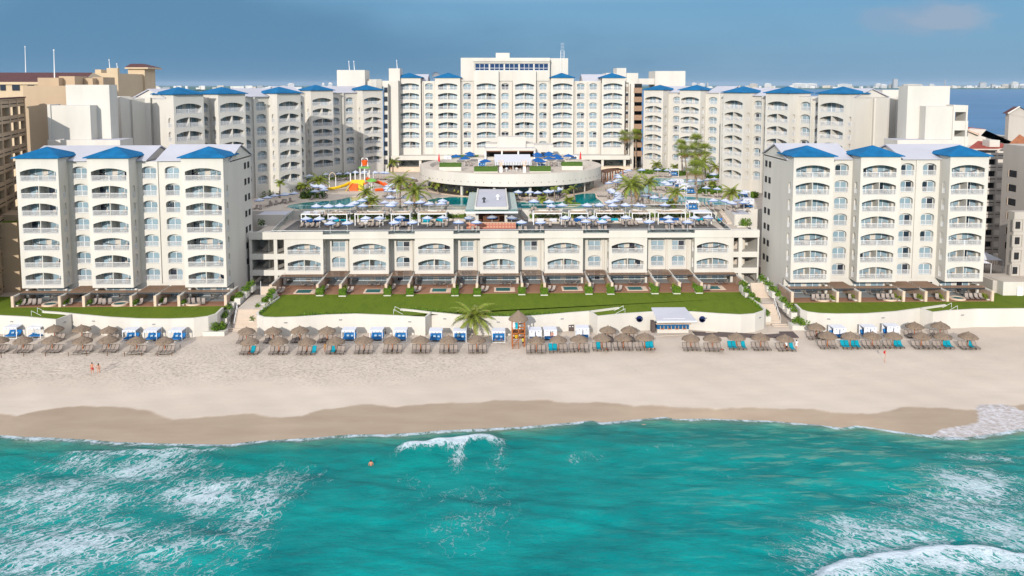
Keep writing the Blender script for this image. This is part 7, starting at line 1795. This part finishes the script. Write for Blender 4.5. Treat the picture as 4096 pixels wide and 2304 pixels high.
for (u, v) in [(4072, 901), (4069, 963), (4066, 1024), (4060, 1082)]:
    xa, zc_ = AY(u, v, 155.9); b = MB(); b.box(xa-XG-.45, xa-XG+.45, 5.85, 6.1, zc_-.7, zc_+.7, 'dark_void'); b.build('window', r); b = MB()
    for s_ in (-1, 1): b.box(xa-XG+s_*1.0-.06, xa-XG+s_*1.0+.06, 5.82, 6.0, zc_-1.2, zc_+1.2, 'grey_stucco'); b.box(xa-XG-1, xa-XG+1, 5.82, 6.0, zc_+s_*1.2-.06, zc_+s_*1.2+.06, 'grey_stucco')
    b.build('window_surround', r)
r, x0, y0 = blocks('grey_house', 'grey gabled building far right against the lagoon', 'building', [('wall', 4037, 4200, 450, 216, 1.5, 'grey_stucco', None)], 0, 'grey_stucco')
b = MB(); xa, za = AY(4031, 455, 215.5); xm, zm = AY(4078, 427, 215.5); xb_, _ = AY(4180, 455, 215.5)
b.poly([(xa-x0, -.6, za), (xm-x0, -.6, zm), (xm-x0, 2, zm), (xa-x0, 2, za)], 'roof_maroon'); b.poly([(xm-x0, -.6, zm), (xb_-x0, -.6, za-2), (xb_-x0, 2, za-2), (xm-x0, 2, zm)], 'roof_maroon'); b.poly([(xa-x0, -.1, za), (xb_-x0, -.1, za-2), (xm-x0, -.1, zm)], 'grey_stucco'); b.bar((xa-x0, -.6, za), (xm-x0, -.6, zm), .25, 'stucco_white', 4); b.build('gable_roof', r)
r, x0, y0 = blocks('villa', 'cream villa block with red tiled roofs between the right lift tower and the grey block', 'building', [('wall', 3873, 3945, 518, 214, 10, 'stucco_soft', None), ('wall', 3880, 4040, 597, 196, 14, 'stucco_soft', None), ('wall', 3960, 4060, 545, 222, 12, 'stucco_soft', None), ('roof_vent', 3959, 4000, 561, 199, 3, 'stucco_white', None, 588)], 0, 'stucco_soft')
def roofquad(r, x0, y0, P, m, nm='tiled_roof'):
    b = MB(); Q_ = []
    for (u, v, Y) in P: a, z = AY(u, v, Y); Q_.append((a-x0, Y-y0, z))
    b.poly(Q_, m); b.poly([(q[0], q[1], q[2]-.25) for q in reversed(Q_)], 'travertine_trim')
    for p, q in zip(Q_, Q_[1:]+Q_[:1]): b.poly([(p[0], p[1], p[2]-.25), (q[0], q[1], q[2]-.25), q, p], 'travertine_trim')
    b.build(nm, r)
roofquad(r, x0, y0, [(3872, 508, 222), (3940, 516, 222), (3915, 538, 213), (3872, 520, 213)], 'roof_terracotta'); roofquad(r, x0, y0, [(3872, 593, 198), (3912, 563, 208), (4020, 575, 208), (4012, 592, 198), (3930, 603, 195)], 'roof_terracotta')
roofquad(r, x0, y0, [(3925, 540, 214), (3944, 521, 214), (4055, 570, 214), (4040, 577, 214)], 'travertine_trim'); roofquad(r, x0, y0, [(4036, 575, 190), (4078, 537, 196), (4150, 580, 190)], 'roof_orange')
g_ = root('open_gallery', (AY(3938, 700, 186)[0], 186, 0), 0, 'shaded grey stair gallery with dark openings right of the right front tower', 'gallery')
xw = AY(4016, 700, 186)[0]-AY(3938, 700, 186)[0]
for k in range(9):
    _, z = AY(3980, 612+k*47, 186); b = MB(); b.box(0, xw, -.1, .3, z-1.4, z, 'grey_stucco'); b.box(0, xw, 0, 3, z-1.5, z-1.35, 'grey_stucco'); b.box(.4, xw-.4, -.13, -.09, z-.65, z-.5, 'dark_void'); b.build('gallery_deck', g_)
b = MB(); b.box(xw*.55, xw*.63, -.15, .4, 0, AY(3980, 605, 186)[1], 'grey_stucco'); b.box(0, xw, 3, 3.3, 0, AY(3980, 605, 186)[1], 'dark_void'); b.build('pier', g_)
r, x0, y0 = blocks('service_building', 'low white service building with a white gate at the far right lawn edge', 'building', [('wall', 3972, 4020, 1122, 153, 6, 'grey_stucco', 'concrete_pale'), ('wall', 4014, 4200, 1128, 151, 7, 'stucco_white', 'concrete_pale')], GF, 'grey_stucco')
b = MB(); xa, z1_ = AY(4070, 1150, 150.8); xb_, z0_ = AY(4090, 1188, 150.8); b.box(xa-x0, xb_-x0, 150.75-y0, 150.95-y0, z0_-GF, z1_-GF, 'white_paint'); b.build('door', r)
for i, (u, v) in enumerate([(3960, 1100), (4010, 1086)]):
    x, y = GZ(u, v+40, GF); b = MB(); s_ = 4.2; ap = (x, y+10, GF+5.2); k_ = [(x-s_, y+7, GF+3.2), (x+s_, y+6.5, GF+3.0), (x+s_, y+13, GF+3.2), (x-s_, y+13, GF+3)]
    for a in range(4): b.poly([k_[a], k_[(a+1) % 4], ap], 'canvas_white')
    for a in k_: b.bar((a[0], a[1], GF), a, .08, 'white_paint', 6)
    tag(b.build('shade_sail'), f'{("left", "right")[i]} pale tent canopy behind the service building', 'canopy')
b = MB(); x, y = GZ(3935, 1085, GF); b.box(x-1, x+7, y+12, y+12.4, GF-.1, GF+5.2, 'stucco_soft'); 
for i in range(26): b.box(x+1+i*.4, x+1.2+i*.4, y+8-i*.12, y+8.1-i*.12, GF, GF+1.7, 'travertine_trim')
tag(b.build('yard_fence'), 'pale yard wall and slatted fence behind the right front tower', 'fence')
# antennas
for i, (u, v0, v1, Y, lb) in enumerate([(95, 188, 290, 238, 'thin white aerial mast at the far left behind the maroon roof'), (209, 202, 310, 192, 'white whip aerial on the tan hotel roof room'), (1396, 247, 281, 270, 'left thin aerial on the roof block by the far left wing'), (1416, 247, 281, 270, 'right thin aerial on the roof block by the far left wing'), (1588, 243, 274, 274, 'aerial on the white roof block beside the central tower'), (433, 241, 272, 246, 'thin aerial above the tan rear wing'), (464, 257, 273, 246, 'short aerial with a cap on the tan rear wing')]):
    xa, z1_ = AY(u-3, v0, Y); xb_, z0_ = AY(u, v1, Y); b = MB(); b.bar((xb_, Y+1, z0_-.3), (xa, Y+1, z1_), .14, 'rail_white', 6, .07); b.bar((xa, Y+1, z1_), (xa, Y+1, z1_+.3), .16, 'rail_white', 6); tag(b.build('aerial'), lb, 'antenna')
x, z = AY(1744, 303, 279); b = MB(); b.lathe([(1.3, 0), (.9, .35), (.01, .45)], 'far_grey', 18); o = b.build('satellite_dish'); o.location = (x, 279, z); o.rotation_euler = (-1.35, 0, 0); tag(o, 'grey satellite dish on the central tower roof between the two left hip roofs', 'dish')
# ------------------------------------------------------------------ far shore buildings
fb = [(3171, 3226, 333.5, 340, 'far_white', 9400, 'long white building on the far shore'), (3225, 3268, 334.5, 340.5, 'far_white', 9500, 'white block beside the long far white building'), (3352, 3408, 336.5, 341, 'far_white', 9500, 'low white far row with two steps'), (3504, 3530, 335, 342, 'far_white', 9300, 'white hall left of the far tower'), (3527, 3548, 338, 342.5, 'far_white', 9200, 'low shed beside the white far hall'), (3575, 3592, 316.5, 346, 'far_grey', 9000, 'lone tall grey white tower on the far shore'), (3560, 3577, 338, 343, 'far_tan', 9100, 'low block at the foot of the far tower'), (3615, 3690, 337, 341, 'far_tan', 9600, 'long tan row right of the far tower'),
 (3721, 3738, 336.5, 341, 'far_white', 9500, 'small white building left of the far chimney'), (3921, 3947, 330, 346, 'far_grey', 9200, 'dark blue grey tower block near the right edge'), (3968, 3984, 337, 344, 'far_grey', 9200, 'grey block between the two right far towers'), (4010, 4050, 338, 344, 'far_tan', 9300, 'pale long block before the rightmost far tower'), (4051, 4074, 328, 346, 'far_white', 9200, 'pale round topped tower at the right edge'), (4080, 4120, 337, 345, 'far_white', 9200, 'pale block cut by the right edge'),
 (2769, 2787, 332, 339.5, 'far_white', 9600, 'first pale far block right of the white roof box'), (2790, 2798, 333, 339, 'far_grey', 9600, 'second far block right of the white roof box'), (2799, 2819, 334, 339, 'far_white', 9600, 'third far block right of the white roof box'), (2828, 2834, 332.5, 339, 'far_grey', 9600, 'slim grey far block right of the white roof box'), (1151, 1176, 334.5, 338.5, 'far_white', 7600, 'white far hall behind the left wing roofs'), (1288, 1297, 333, 337, 'far_white', 7800, 'right white far shed behind the left wing roofs'), (1313, 1329, 331.5, 337, 'far_white', 7800, 'white far shed nearest the roof block'), (598, 612, 340, 343, 'far_white', 6500, 'white far shed beside the tan lookout'), (3000, 3030, 335, 339, 'far_tan', 9500, 'pale far row above the right wing'), (3060, 3085, 334.5, 339, 'far_white', 9500, 'white far row above the right wing')]
for a, c, t, bt, m, Y, lb in fb:
    xa, z1_ = AY(a, t, Y); xb_, _ = AY(c, t, Y); r = root('distant_building', (xa, Y, 5), 0, lb, 'building'); w = xb_-xa; h = z1_-5
    b = MB(); b.box(0, w, 0, 30, 0, h, m); b.box(w*.2, w*.7, 4, 26, h, h+4, m); b.build('wall', r)
    b = MB(); n = max(1, int(h/12))
    for k in range(n): b.box(w*.05, w*.95, -1.5, -.5, 8+k*12, 12+k*12, 'far_grey' if m != 'far_grey' else 'far_white')
    b.build('window_band', r)
xa, z1_ = AY(3781, 318, 9300); b = MB(); b.bar((xa, 9300, 5), (xa, 9300, z1_), 9, 'far_grey', 8, 6); tag(b.build('chimney'), 'thin tall chimney on the far shore right of the lift tower', 'chimney')
b = MB(); rnd = random.Random(8)
for i in range(170):
    u = rnd.choice([rnd.uniform(2760, 3630), rnd.uniform(3800, 4110), rnd.uniform(600, 1340)]); Y = rnd.uniform(8900, 10500) if u > 2000 else rnd.uniform(6500, 7600); xa, _ = AY(u, 340, Y); w = rnd.uniform(15, 70); h = rnd.uniform(8, 34)
    b.box(xa, xa+w, Y, Y+20, 4, 6+h, rnd.choice(['far_white', 'far_white', 'far_tan', 'far_grey']))
tag(b.build('far_town'), 'scattered tiny pale houses along the far shore', 'town', kind='stuff')
# ------------------------------------------------------------------ people
def person(loc, rz, label, pose='stand', skin='skin', h=1.72, top=None, bottom='cloth_red', hair='hair_dark', longhair=False, female=False, arms=((.0, .0), (.0, .0)), tilt=0):
    """one continuous skinned body from a joint skeleton; hair and clothes as children"""
    k = h/1.75; V = []; E = []; Rr = []
    def v(p, r, par=None):
        V.append(tuple(c*k for c in p)); Rr.append(r*k)
        if par is not None: E.append((par, len(V)-1))
        return len(V)-1
    sw = .19 if not female else .165; hp = .095 if not female else .10
    pel = v((0, 0, .95), .125); sp1 = v((0, -.01, 1.12), .115 if not female else .10, pel); ch = v((0, -.015, 1.32), .135 if not female else .115, sp1); nk = v((0, 0, 1.49), .055, ch); hd = v((0, .015, 1.60), .085, nk); ht = v((0, .01, 1.70), .075, hd); v((0, .105, 1.60), .03, hd)
    feet = []
    for s_ in (-1, 1):
        hip_ = v((s_*hp, 0, .88), .10, pel); st = .10*s_ if pose == 'walk' else 0
        if pose in ('stand', 'walk'): kn = v((s_*hp, .03+st, .50), .06, hip_); an = v((s_*hp, st*1.6-.02, .09), .038, kn); v((s_*hp, st*1.6+.14, .04), .035, an)
        elif pose == 'sit': kn = v((s_*(hp+.03), .42, .98), .065, hip_); an = v((s_*(hp+.02), .78, .78), .04, kn); v((s_*(hp+.02), .86, .90), .034, an)
        else: kn = v((s_*(hp+.02), .0, .47), .062, hip_); an = v((s_*(hp+.02), .0, .08), .04, kn); v((s_*(hp+.02), .13, .04), .034, an)
    for i, s_ in enumerate((-1, 1)):
        sh = v((s_*sw, -.01, 1.41), .06, ch); out, fwd = arms[i]
        el = v((s_*(sw+.06+out*.5), fwd*.5-.01, 1.15+abs(out)*.15), .042, sh); wr = v((s_*(sw+.08+out), fwd+.04, .90+abs(out)*.1+abs(fwd)*.5), .03, el); pm = v((s_*(sw+.085+out*1.05), fwd*1.1+.05, .84+abs(out)*.1+abs(fwd)*.5), .034, wr)
        for q in range(4): f0 = (s_*(sw+.085+out*1.05+.006), fwd*1.1+.03+.020*q, .79+abs(out)*.1+abs(fwd)*.5); a = v(f0, .010, pm); v((f0[0]-s_*.01, f0[1]+.008, f0[2]-.035+.004*abs(q-1.5)), .008, a)
        v((s_*(sw+.05+out*1.05), fwd*1.1+.08, .80+abs(out)*.1+abs(fwd)*.5), .010, pm)
    me = bpy.data.meshes.new('person'); me.from_pydata(V, E, []); me.materials.append(M[skin])
    r = place('person', me, None, loc, rz); tag(r, label, 'person')
    md = r.modifiers.new('skin', 'SKIN'); md.use_smooth_shade = True; sv = me.skin_vertices[0].data
    for i, rad in enumerate(Rr): sv[i].radius = (rad, rad*.82 if i in (0, 1, 2) else rad)
    sv[0].use_root = True; r.modifiers.new('sub', 'SUBSURF').levels = 1; r.modifiers['sub'].render_levels = 1
    r.rotation_euler = (tilt, 0, rz)
    b = MB(); b.lathe([(.0, 1.735), (.06, 1.72), (.098, 1.66), (.10, 1.60), (.085, 1.54)] if not longhair else [(.0, 1.735), (.06, 1.72), (.10, 1.66), (.105, 1.58), (.10, 1.45), (.06, 1.34)], hair, 12, (0, -.022, 0)); o = b.build('hair', r, smooth=True); o.scale = (k, k, k)
    b = MB()
    if female: b.lathe([(.135, .90), (.15, .95), (.14, 1.0)], bottom, 14); b.lathe([(.13, 1.27), (.145, 1.31), (.135, 1.35)], bottom, 14)
    else:
        b.lathe([(.125, 1.02), (.145, .92), (.16, .84)], bottom, 14)
        if pose != 'sit':
            for s_ in (-1, 1): b.bar((s_*hp, 0, .90), (s_*(hp+.01), .03+(.05*s_ if pose == 'walk' else 0), .58), .105, bottom, 10, .095, False)
    o = b.build('swimwear' if not top else 'shorts', r, smooth=True); o.scale = (k, k*.85, k)
    if top:
        b = MB(); b.lathe([(.07, 1.48), (.19, 1.43), (.175, 1.28), (.155, 1.1), (.165, .92)], top, 14); 
        for s_ in (-1, 1): b.bar((s_*sw*.95, 0, 1.42), (s_*(sw+.05), 0, 1.2), .075, top, 8, .07, False)
        o = b.build('shirt', r, smooth=True); o.scale = (k, k*.85, k)
    return r
def gp(u, v, ox, z=0): return (*GZ(ox+u/S, 1150+v/S, z), z)
person(gp(930, 868, 0, -.05), .1, 'man in red swim shorts walking hand in hand on the left sand', 'walk', h=1.80, bottom='cloth_red', arms=((.0, 0), (.14, 0)))
person(gp(994, 866, 0, -.05), -.1, 'woman in a tan bikini walking hand in hand on the left sand', 'walk', h=1.66, female=True, longhair=True, bottom='bikini_brown', arms=((.16, 0), (.02, 0)))
person(gp(695, 650, 1024), 2.9, 'standing woman in a yellow bikini between loungers left of the palm', female=True, longhair=True, bottom='cloth_yellow', h=1.66, skin='skin_dark')
p = gp(830, 640, 1024); person((p[0], p[1]+.3, .42-.85), pi, 'sunbather sitting up on a teal towel in the middle left thatch row', 'sit', bottom='cloth_black', h=1.7, skin='skin_dark')
person(gp(403, 540, 2048), .2, 'bare backed man standing at the second cabana right of the lifeguard tower', bottom='cloth_navy', h=1.78)
person((UPOS[('C', 'front', 3)][0]+.5, UPOS[('C', 'front', 3)][1]-1.1, .36), pi, 'sunbather in red lying back under the fourth thatch right of the tower', 'lie', bottom='cloth_red', tilt=-1.35, skin='skin_dark')
for i, dx in enumerate((.45, 1.15)): person((UPOS[('C', 'front', 5)][0]+dx, UPOS[('C', 'front', 5)][1]-1.2, .38), pi, f'{("left", "right")[i]} sunbather of the pair on teal towels left of the beach bar', 'lie', bottom=('cloth_black', 'cloth_white')[i], tilt=-1.35)
person((UPOS[('D', 'front', 1)][0]+1.15, UPOS[('D', 'front', 1)][1]-1.15, .38), pi, 'sunbather on a lounger under the second thatch before the beach bar', 'lie', bottom='cloth_red', tilt=-1.35, skin='skin_dark')
person((UPOS[('B', 'front', 0)][0]+.5, UPOS[('B', 'front', 0)][1]-1.2, .38), pi, 'sunbather in red shorts under the first front thatch after the left stairs', 'lie', bottom='cloth_red', tilt=-1.35, skin='skin_dark')
for i, dx in enumerate((-.45, .5)): person((CABP[10][0]+dx, CABP[10][1]-.75, .50), pi, f'{("left", "right")[i]} sunbather lying in the cabana beside the lifeguard tower', 'lie', bottom=('cloth_black', 'bikini_brown')[i], tilt=-1.25, h=1.5, female=True)
person(gp(110, 595, 2048), -1.2, 'lifeguard in a yellow top standing beside the tower ladder', top='cloth_yellow', bottom='cloth_black', h=1.72, skin='skin_dark')
person(gp(197, 640, 3072), .5, 'person in white shirt and black shorts bending over loungers near right stairs', top='cloth_white', bottom='cloth_black', h=1.75, skin='skin_dark', tilt=-.25, arms=((0, .25), (0, .25)))
person(gp(285, 620, 3072), -.6, 'woman in a white top by the last lounger before the right stairs', top='cloth_white', bottom='cloth_white', h=1.65, longhair=True)
x, y = pz(2*1+1630, 400, Q4, PZ); person((x, y, PZ), 0, 'person in bright blue shirt and white shorts at the right end of the roof deck', top='cloth_blue', bottom='cloth_white', h=1.85)
x, y = GZ(1024+1157/S, 1728+345/S, SEAZ); person((x, y, SEAZ-.95), .1, 'bather with blue shorts standing waist deep in the turquoise sea', bottom='cloth_blue', h=1.78)

# ------------------------------------------------------------------ patio loungers, tables, gallery openings in the side walls
def patio_set(E, sgs, y0, who, per_wide, per_narrow, x_shift=0):
    for i, (a, c) in enumerate(zip(E, E[1:])):
        k = sgs[i][2]; n = per_wide if k == 'w' else per_narrow
        for q in range(n):
            if per_wide >= 4: x = a+1.2+q*.95 if who == 'left' else (c-1.2-q*.95); yy = y0+1.5+random.uniform(-.2, .2)
            else: x = a+.9+q*.85; yy = y0+(1.4 if k == 'w' else 3.4)
            lounger(x, yy, GF+.05, random.uniform(-.12, .12)+(.35 if who == 'left' else -.3), f'taupe patio lounger, {ordn(q+1)} from {"right" if who == "right" and per_wide >= 4 else "left"}, on the {ordn(i+1)} patio of the {who} block', 'loungers on the patios')
        if k == 'w':
            tx = (a+c)/2+1.2; ty = y0+4.8 if per_wide >= 4 else y0+6.2
            o = place('patio_table', TBD, None, (tx, ty, GF+.06)); tag(o, f'dark round patio table with chairs beside it, {ordn(i+1)} patio of the {who} block', 'table', 'patio tables')
            for w_ in (0, 1): o = place('patio_chair', BCH, None, (tx+(-.9, .9)[w_], ty, GF+.06), (pi/2, -pi/2)[w_]); tag(o, f'{("left", "right")[w_]} chair at the patio table on the {ordn(i+1)} patio of the {who} block', 'chair', 'patio chairs')
TBD = MB(); TBD.lathe([(.0, .76), (.6, .76), (.6, .72), (.06, .70), (.05, .05), (.35, 0)], 'sling_dark', 14); TBD = TBD.mesh('table')
patio_set(fl_edges, FLseg, YF+DF, 'left', 4, 1); patio_set(fr_edges, FRseg, YF+DF, 'right', 4, 1); patio_set(le, segs, YL+LDF+1.4, 'central', 2, 1)
for B_, xw_, sg in ((BFL, X1, 1), (BFR, 0, -1)):
    for k in range(7):
        z = zr-SH*k
        for w0 in (12.4, 14.6):
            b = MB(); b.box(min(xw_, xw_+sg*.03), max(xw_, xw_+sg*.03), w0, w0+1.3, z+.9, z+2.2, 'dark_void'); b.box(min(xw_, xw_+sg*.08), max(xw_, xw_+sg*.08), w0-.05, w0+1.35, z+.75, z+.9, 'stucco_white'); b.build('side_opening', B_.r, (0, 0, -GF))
# ------------------------------------------------------------------ sky, sun, camera
def sky():
    w = bpy.data.worlds.new('World'); SC.world = w; w.use_nodes = True; t = w.node_tree
    for n in list(t.nodes): t.nodes.remove(n)
    o = t.nodes.new('ShaderNodeOutputWorld'); bg = t.nodes.new('ShaderNodeBackground'); s = t.nodes.new('ShaderNodeTexSky')
    s.sky_type = 'NISHITA'; s.sun_disc = False; s.sun_elevation = radians(SUN_EL); s.sun_rotation = radians(180+SUN_AZ)
    s.altitude = 50; s.air_density = 1.0; s.dust_density = SKY_DUST; s.ozone_density = SKY_OZ
    bg.inputs['Strength'].default_value = SKY_STR
    # thin cloud streaks and a darker bank low on the left, laid out by direction
    tc = t.nodes.new('ShaderNodeTexCoord'); mp = t.nodes.new('ShaderNodeMapping'); mp.inputs['Scale'].default_value = (1.2, 1.2, 7); t.links.new(tc.outputs['Generated'], mp.inputs['Vector'])
    nz = t.nodes.new('ShaderNodeTexNoise'); nz.inputs['Scale'].default_value = 3.0; nz.inputs['Detail'].default_value = 6; nz.inputs['Roughness'].default_value = .55; t.links.new(mp.outputs[0], nz.inputs['Vector'])
    rp = t.nodes.new('ShaderNodeMapRange'); rp.interpolation_type = 'SMOOTHSTEP'; rp.inputs['From Min'].default_value = .42; rp.inputs['From Max'].default_value = .75; rp.inputs['To Max'].default_value = .30
    t.links.new(nz.outputs['Fac'], rp.inputs['Value'])
    mx = t.nodes.new('ShaderNodeMix'); mx.data_type = 'RGBA'; t.links.new(rp.outputs[0], mx.inputs[0]); t.links.new(s.outputs[0], mx.inputs[6])
    mx.inputs[7].default_value = (3.3, 4.2, 5.2, 1)
    def blob(direction, width, col, prev, amt, scl):
        d = Vector(direction).normalized()
        sub = t.nodes.new('ShaderNodeVectorMath'); sub.operation = 'SUBTRACT'; t.links.new(tc.outputs['Generated'], sub.inputs[0]); sub.inputs[1].default_value = d
        m2 = t.nodes.new('ShaderNodeVectorMath'); m2.operation = 'MULTIPLY'; t.links.new(sub.outputs[0], m2.inputs[0]); m2.inputs[1].default_value = width
        ln = t.nodes.new('ShaderNodeVectorMath'); ln.operation = 'LENGTH'; t.links.new(m2.outputs[0], ln.inputs[0])
        n2 = t.nodes.new('ShaderNodeTexNoise'); n2.inputs['Scale'].default_value = scl; n2.inputs['Detail'].default_value = 6
        mp2 = t.nodes.new('ShaderNodeMapping'); mp2.inputs['Scale'].default_value = (1, 1, 2.6); mp2.inputs['Rotation'].default_value = (0, .35, 0); t.links.new(tc.outputs['Generated'], mp2.inputs['Vector']); t.links.new(mp2.outputs[0], n2.inputs['Vector'])
        ad = t.nodes.new('ShaderNodeMath'); ad.operation = 'MULTIPLY_ADD'; t.links.new(n2.outputs['Fac'], ad.inputs[0]); ad.inputs[1].default_value = -1.6; t.links.new(ln.outputs['Value'], ad.inputs[2])
        mr = t.nodes.new('ShaderNodeMapRange'); mr.interpolation_type = 'SMOOTHSTEP'; mr.inputs['From Min'].default_value = .25; mr.inputs['From Max'].default_value = -.35; mr.inputs['To Max'].default_value = amt
        t.links.new(ad.outputs[0], mr.inputs['Value'])
        m = t.nodes.new('ShaderNodeMix'); m.data_type = 'RGBA'; t.links.new(mr.outputs[0], m.inputs[0]); t.links.new(prev, m.inputs[6]); m.inputs[7].default_value = (*col, 1)
        return m.outputs[2]
    c = mx.outputs[2]
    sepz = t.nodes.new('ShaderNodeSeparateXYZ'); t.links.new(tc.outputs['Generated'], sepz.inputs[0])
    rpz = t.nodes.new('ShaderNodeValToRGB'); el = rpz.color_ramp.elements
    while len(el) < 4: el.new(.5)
    for e_, (p_, c_) in zip(el, SKY_FILL_RAMP): e_.position = p_; e_.color = (*c_, 1)
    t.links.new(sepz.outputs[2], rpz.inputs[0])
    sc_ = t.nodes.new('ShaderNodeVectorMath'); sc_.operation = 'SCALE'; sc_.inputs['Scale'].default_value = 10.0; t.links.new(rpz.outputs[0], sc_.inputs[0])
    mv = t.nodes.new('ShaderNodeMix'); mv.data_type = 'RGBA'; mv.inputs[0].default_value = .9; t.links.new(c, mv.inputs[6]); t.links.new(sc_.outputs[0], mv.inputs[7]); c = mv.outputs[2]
    c = blob(ray(650, 285), (1.3, 1.3, 8), BANK, c, .9, 2.2)
    c = blob(ray(3660, 72), (14, 14, 42), (3.6, 3.9, 5.0), c, .3, 20)
    c = blob(ray(3810, 78), (16, 16, 60), (4.6, 4.6, 5.2), c, .28, 26)
    t.links.new(c, bg.inputs[0]); t.links.new(bg.outputs[0], o.inputs[0])
EXPO = 0.05; HAZE = 2.6e-5; SKY_FILL_RAMP = ((0.0, (.165, .34, .52)), (.10, (.14, .35, .57)), (.18, (1.05, 1.14, 1.28)), (.55, (1.05, 1.08, 1.18))); SUN_EL = 18.0; SUN_AZ = 15.4; SKY_STR = .10; SKY_DUST = 1.0; SKY_OZ = 2.0; BANK = (1.0, 2.4, 4.0)  # upper ramp stops: unseen high sky brightened, added as fill for sand and shade
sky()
sd = bpy.data.lights.new('sun', 'SUN'); sd.energy = 4.0; sd.angle = radians(.5); sd.color = (1.0, .945, .86)
so = bpy.data.objects.new('sun', sd); COL.objects.link(so); so.location = (-60, -200, 120)
dv = Vector((sin(radians(SUN_AZ))*cos(radians(SUN_EL)), cos(radians(SUN_AZ))*cos(radians(SUN_EL)), -sin(radians(SUN_EL))))
so.rotation_euler = dv.to_track_quat('-Z', 'Y').to_euler()
hz = MB(); hz.box(-42000, 42000, -2300, 41000, -9, 160, 'far_white'); hz.mats = []
hm = bpy.data.materials.new('haze'); hm.use_nodes = True; ht = hm.node_tree; [ht.nodes.remove(x_) for x_ in list(ht.nodes) if x_.type == 'BSDF_PRINCIPLED']
hv = ht.nodes.new('ShaderNodeVolumePrincipled'); hv.inputs['Density'].default_value = HAZE; hv.inputs['Color'].default_value = (.62, .80, 1.0, 1); hv.inputs['Anisotropy'].default_value = .2
ht.links.new(hv.outputs[0], ht.nodes['Material Output'].inputs['Volume'])
hmesh = hz.mesh('haze'); hmesh.materials.append(hm); tag(place('haze', hmesh), kind='stuff')
SC.cycles.volume_bounces = 0
cd = bpy.data.cameras.new('camera'); cd.sensor_width = 36; cd.lens = FPX/4096*36; cd.shift_y = (CY-1152)/4096; cd.clip_end = 80000; cd.clip_start = 1
co = bpy.data.objects.new('camera', cd); COL.objects.link(co); co.location = (0, 0, H); co.rotation_euler = (pi/2-TH, 0, -PS)
SC.camera = co
SC.view_settings.view_transform = 'Standard'; SC.view_settings.look = 'None'; SC.view_settings.exposure = EXPO; SC.view_settings.gamma = 1
SC.cycles.max_bounces = 5; SC.cycles.diffuse_bounces = 2; SC.cycles.glossy_bounces = 2; SC.cycles.transmission_bounces = 3; SC.cycles.transparent_max_bounces = 6
SC.cycles.caustics_reflective = False; SC.cycles.caustics_refractive = False
SC.cycles.use_denoising = True
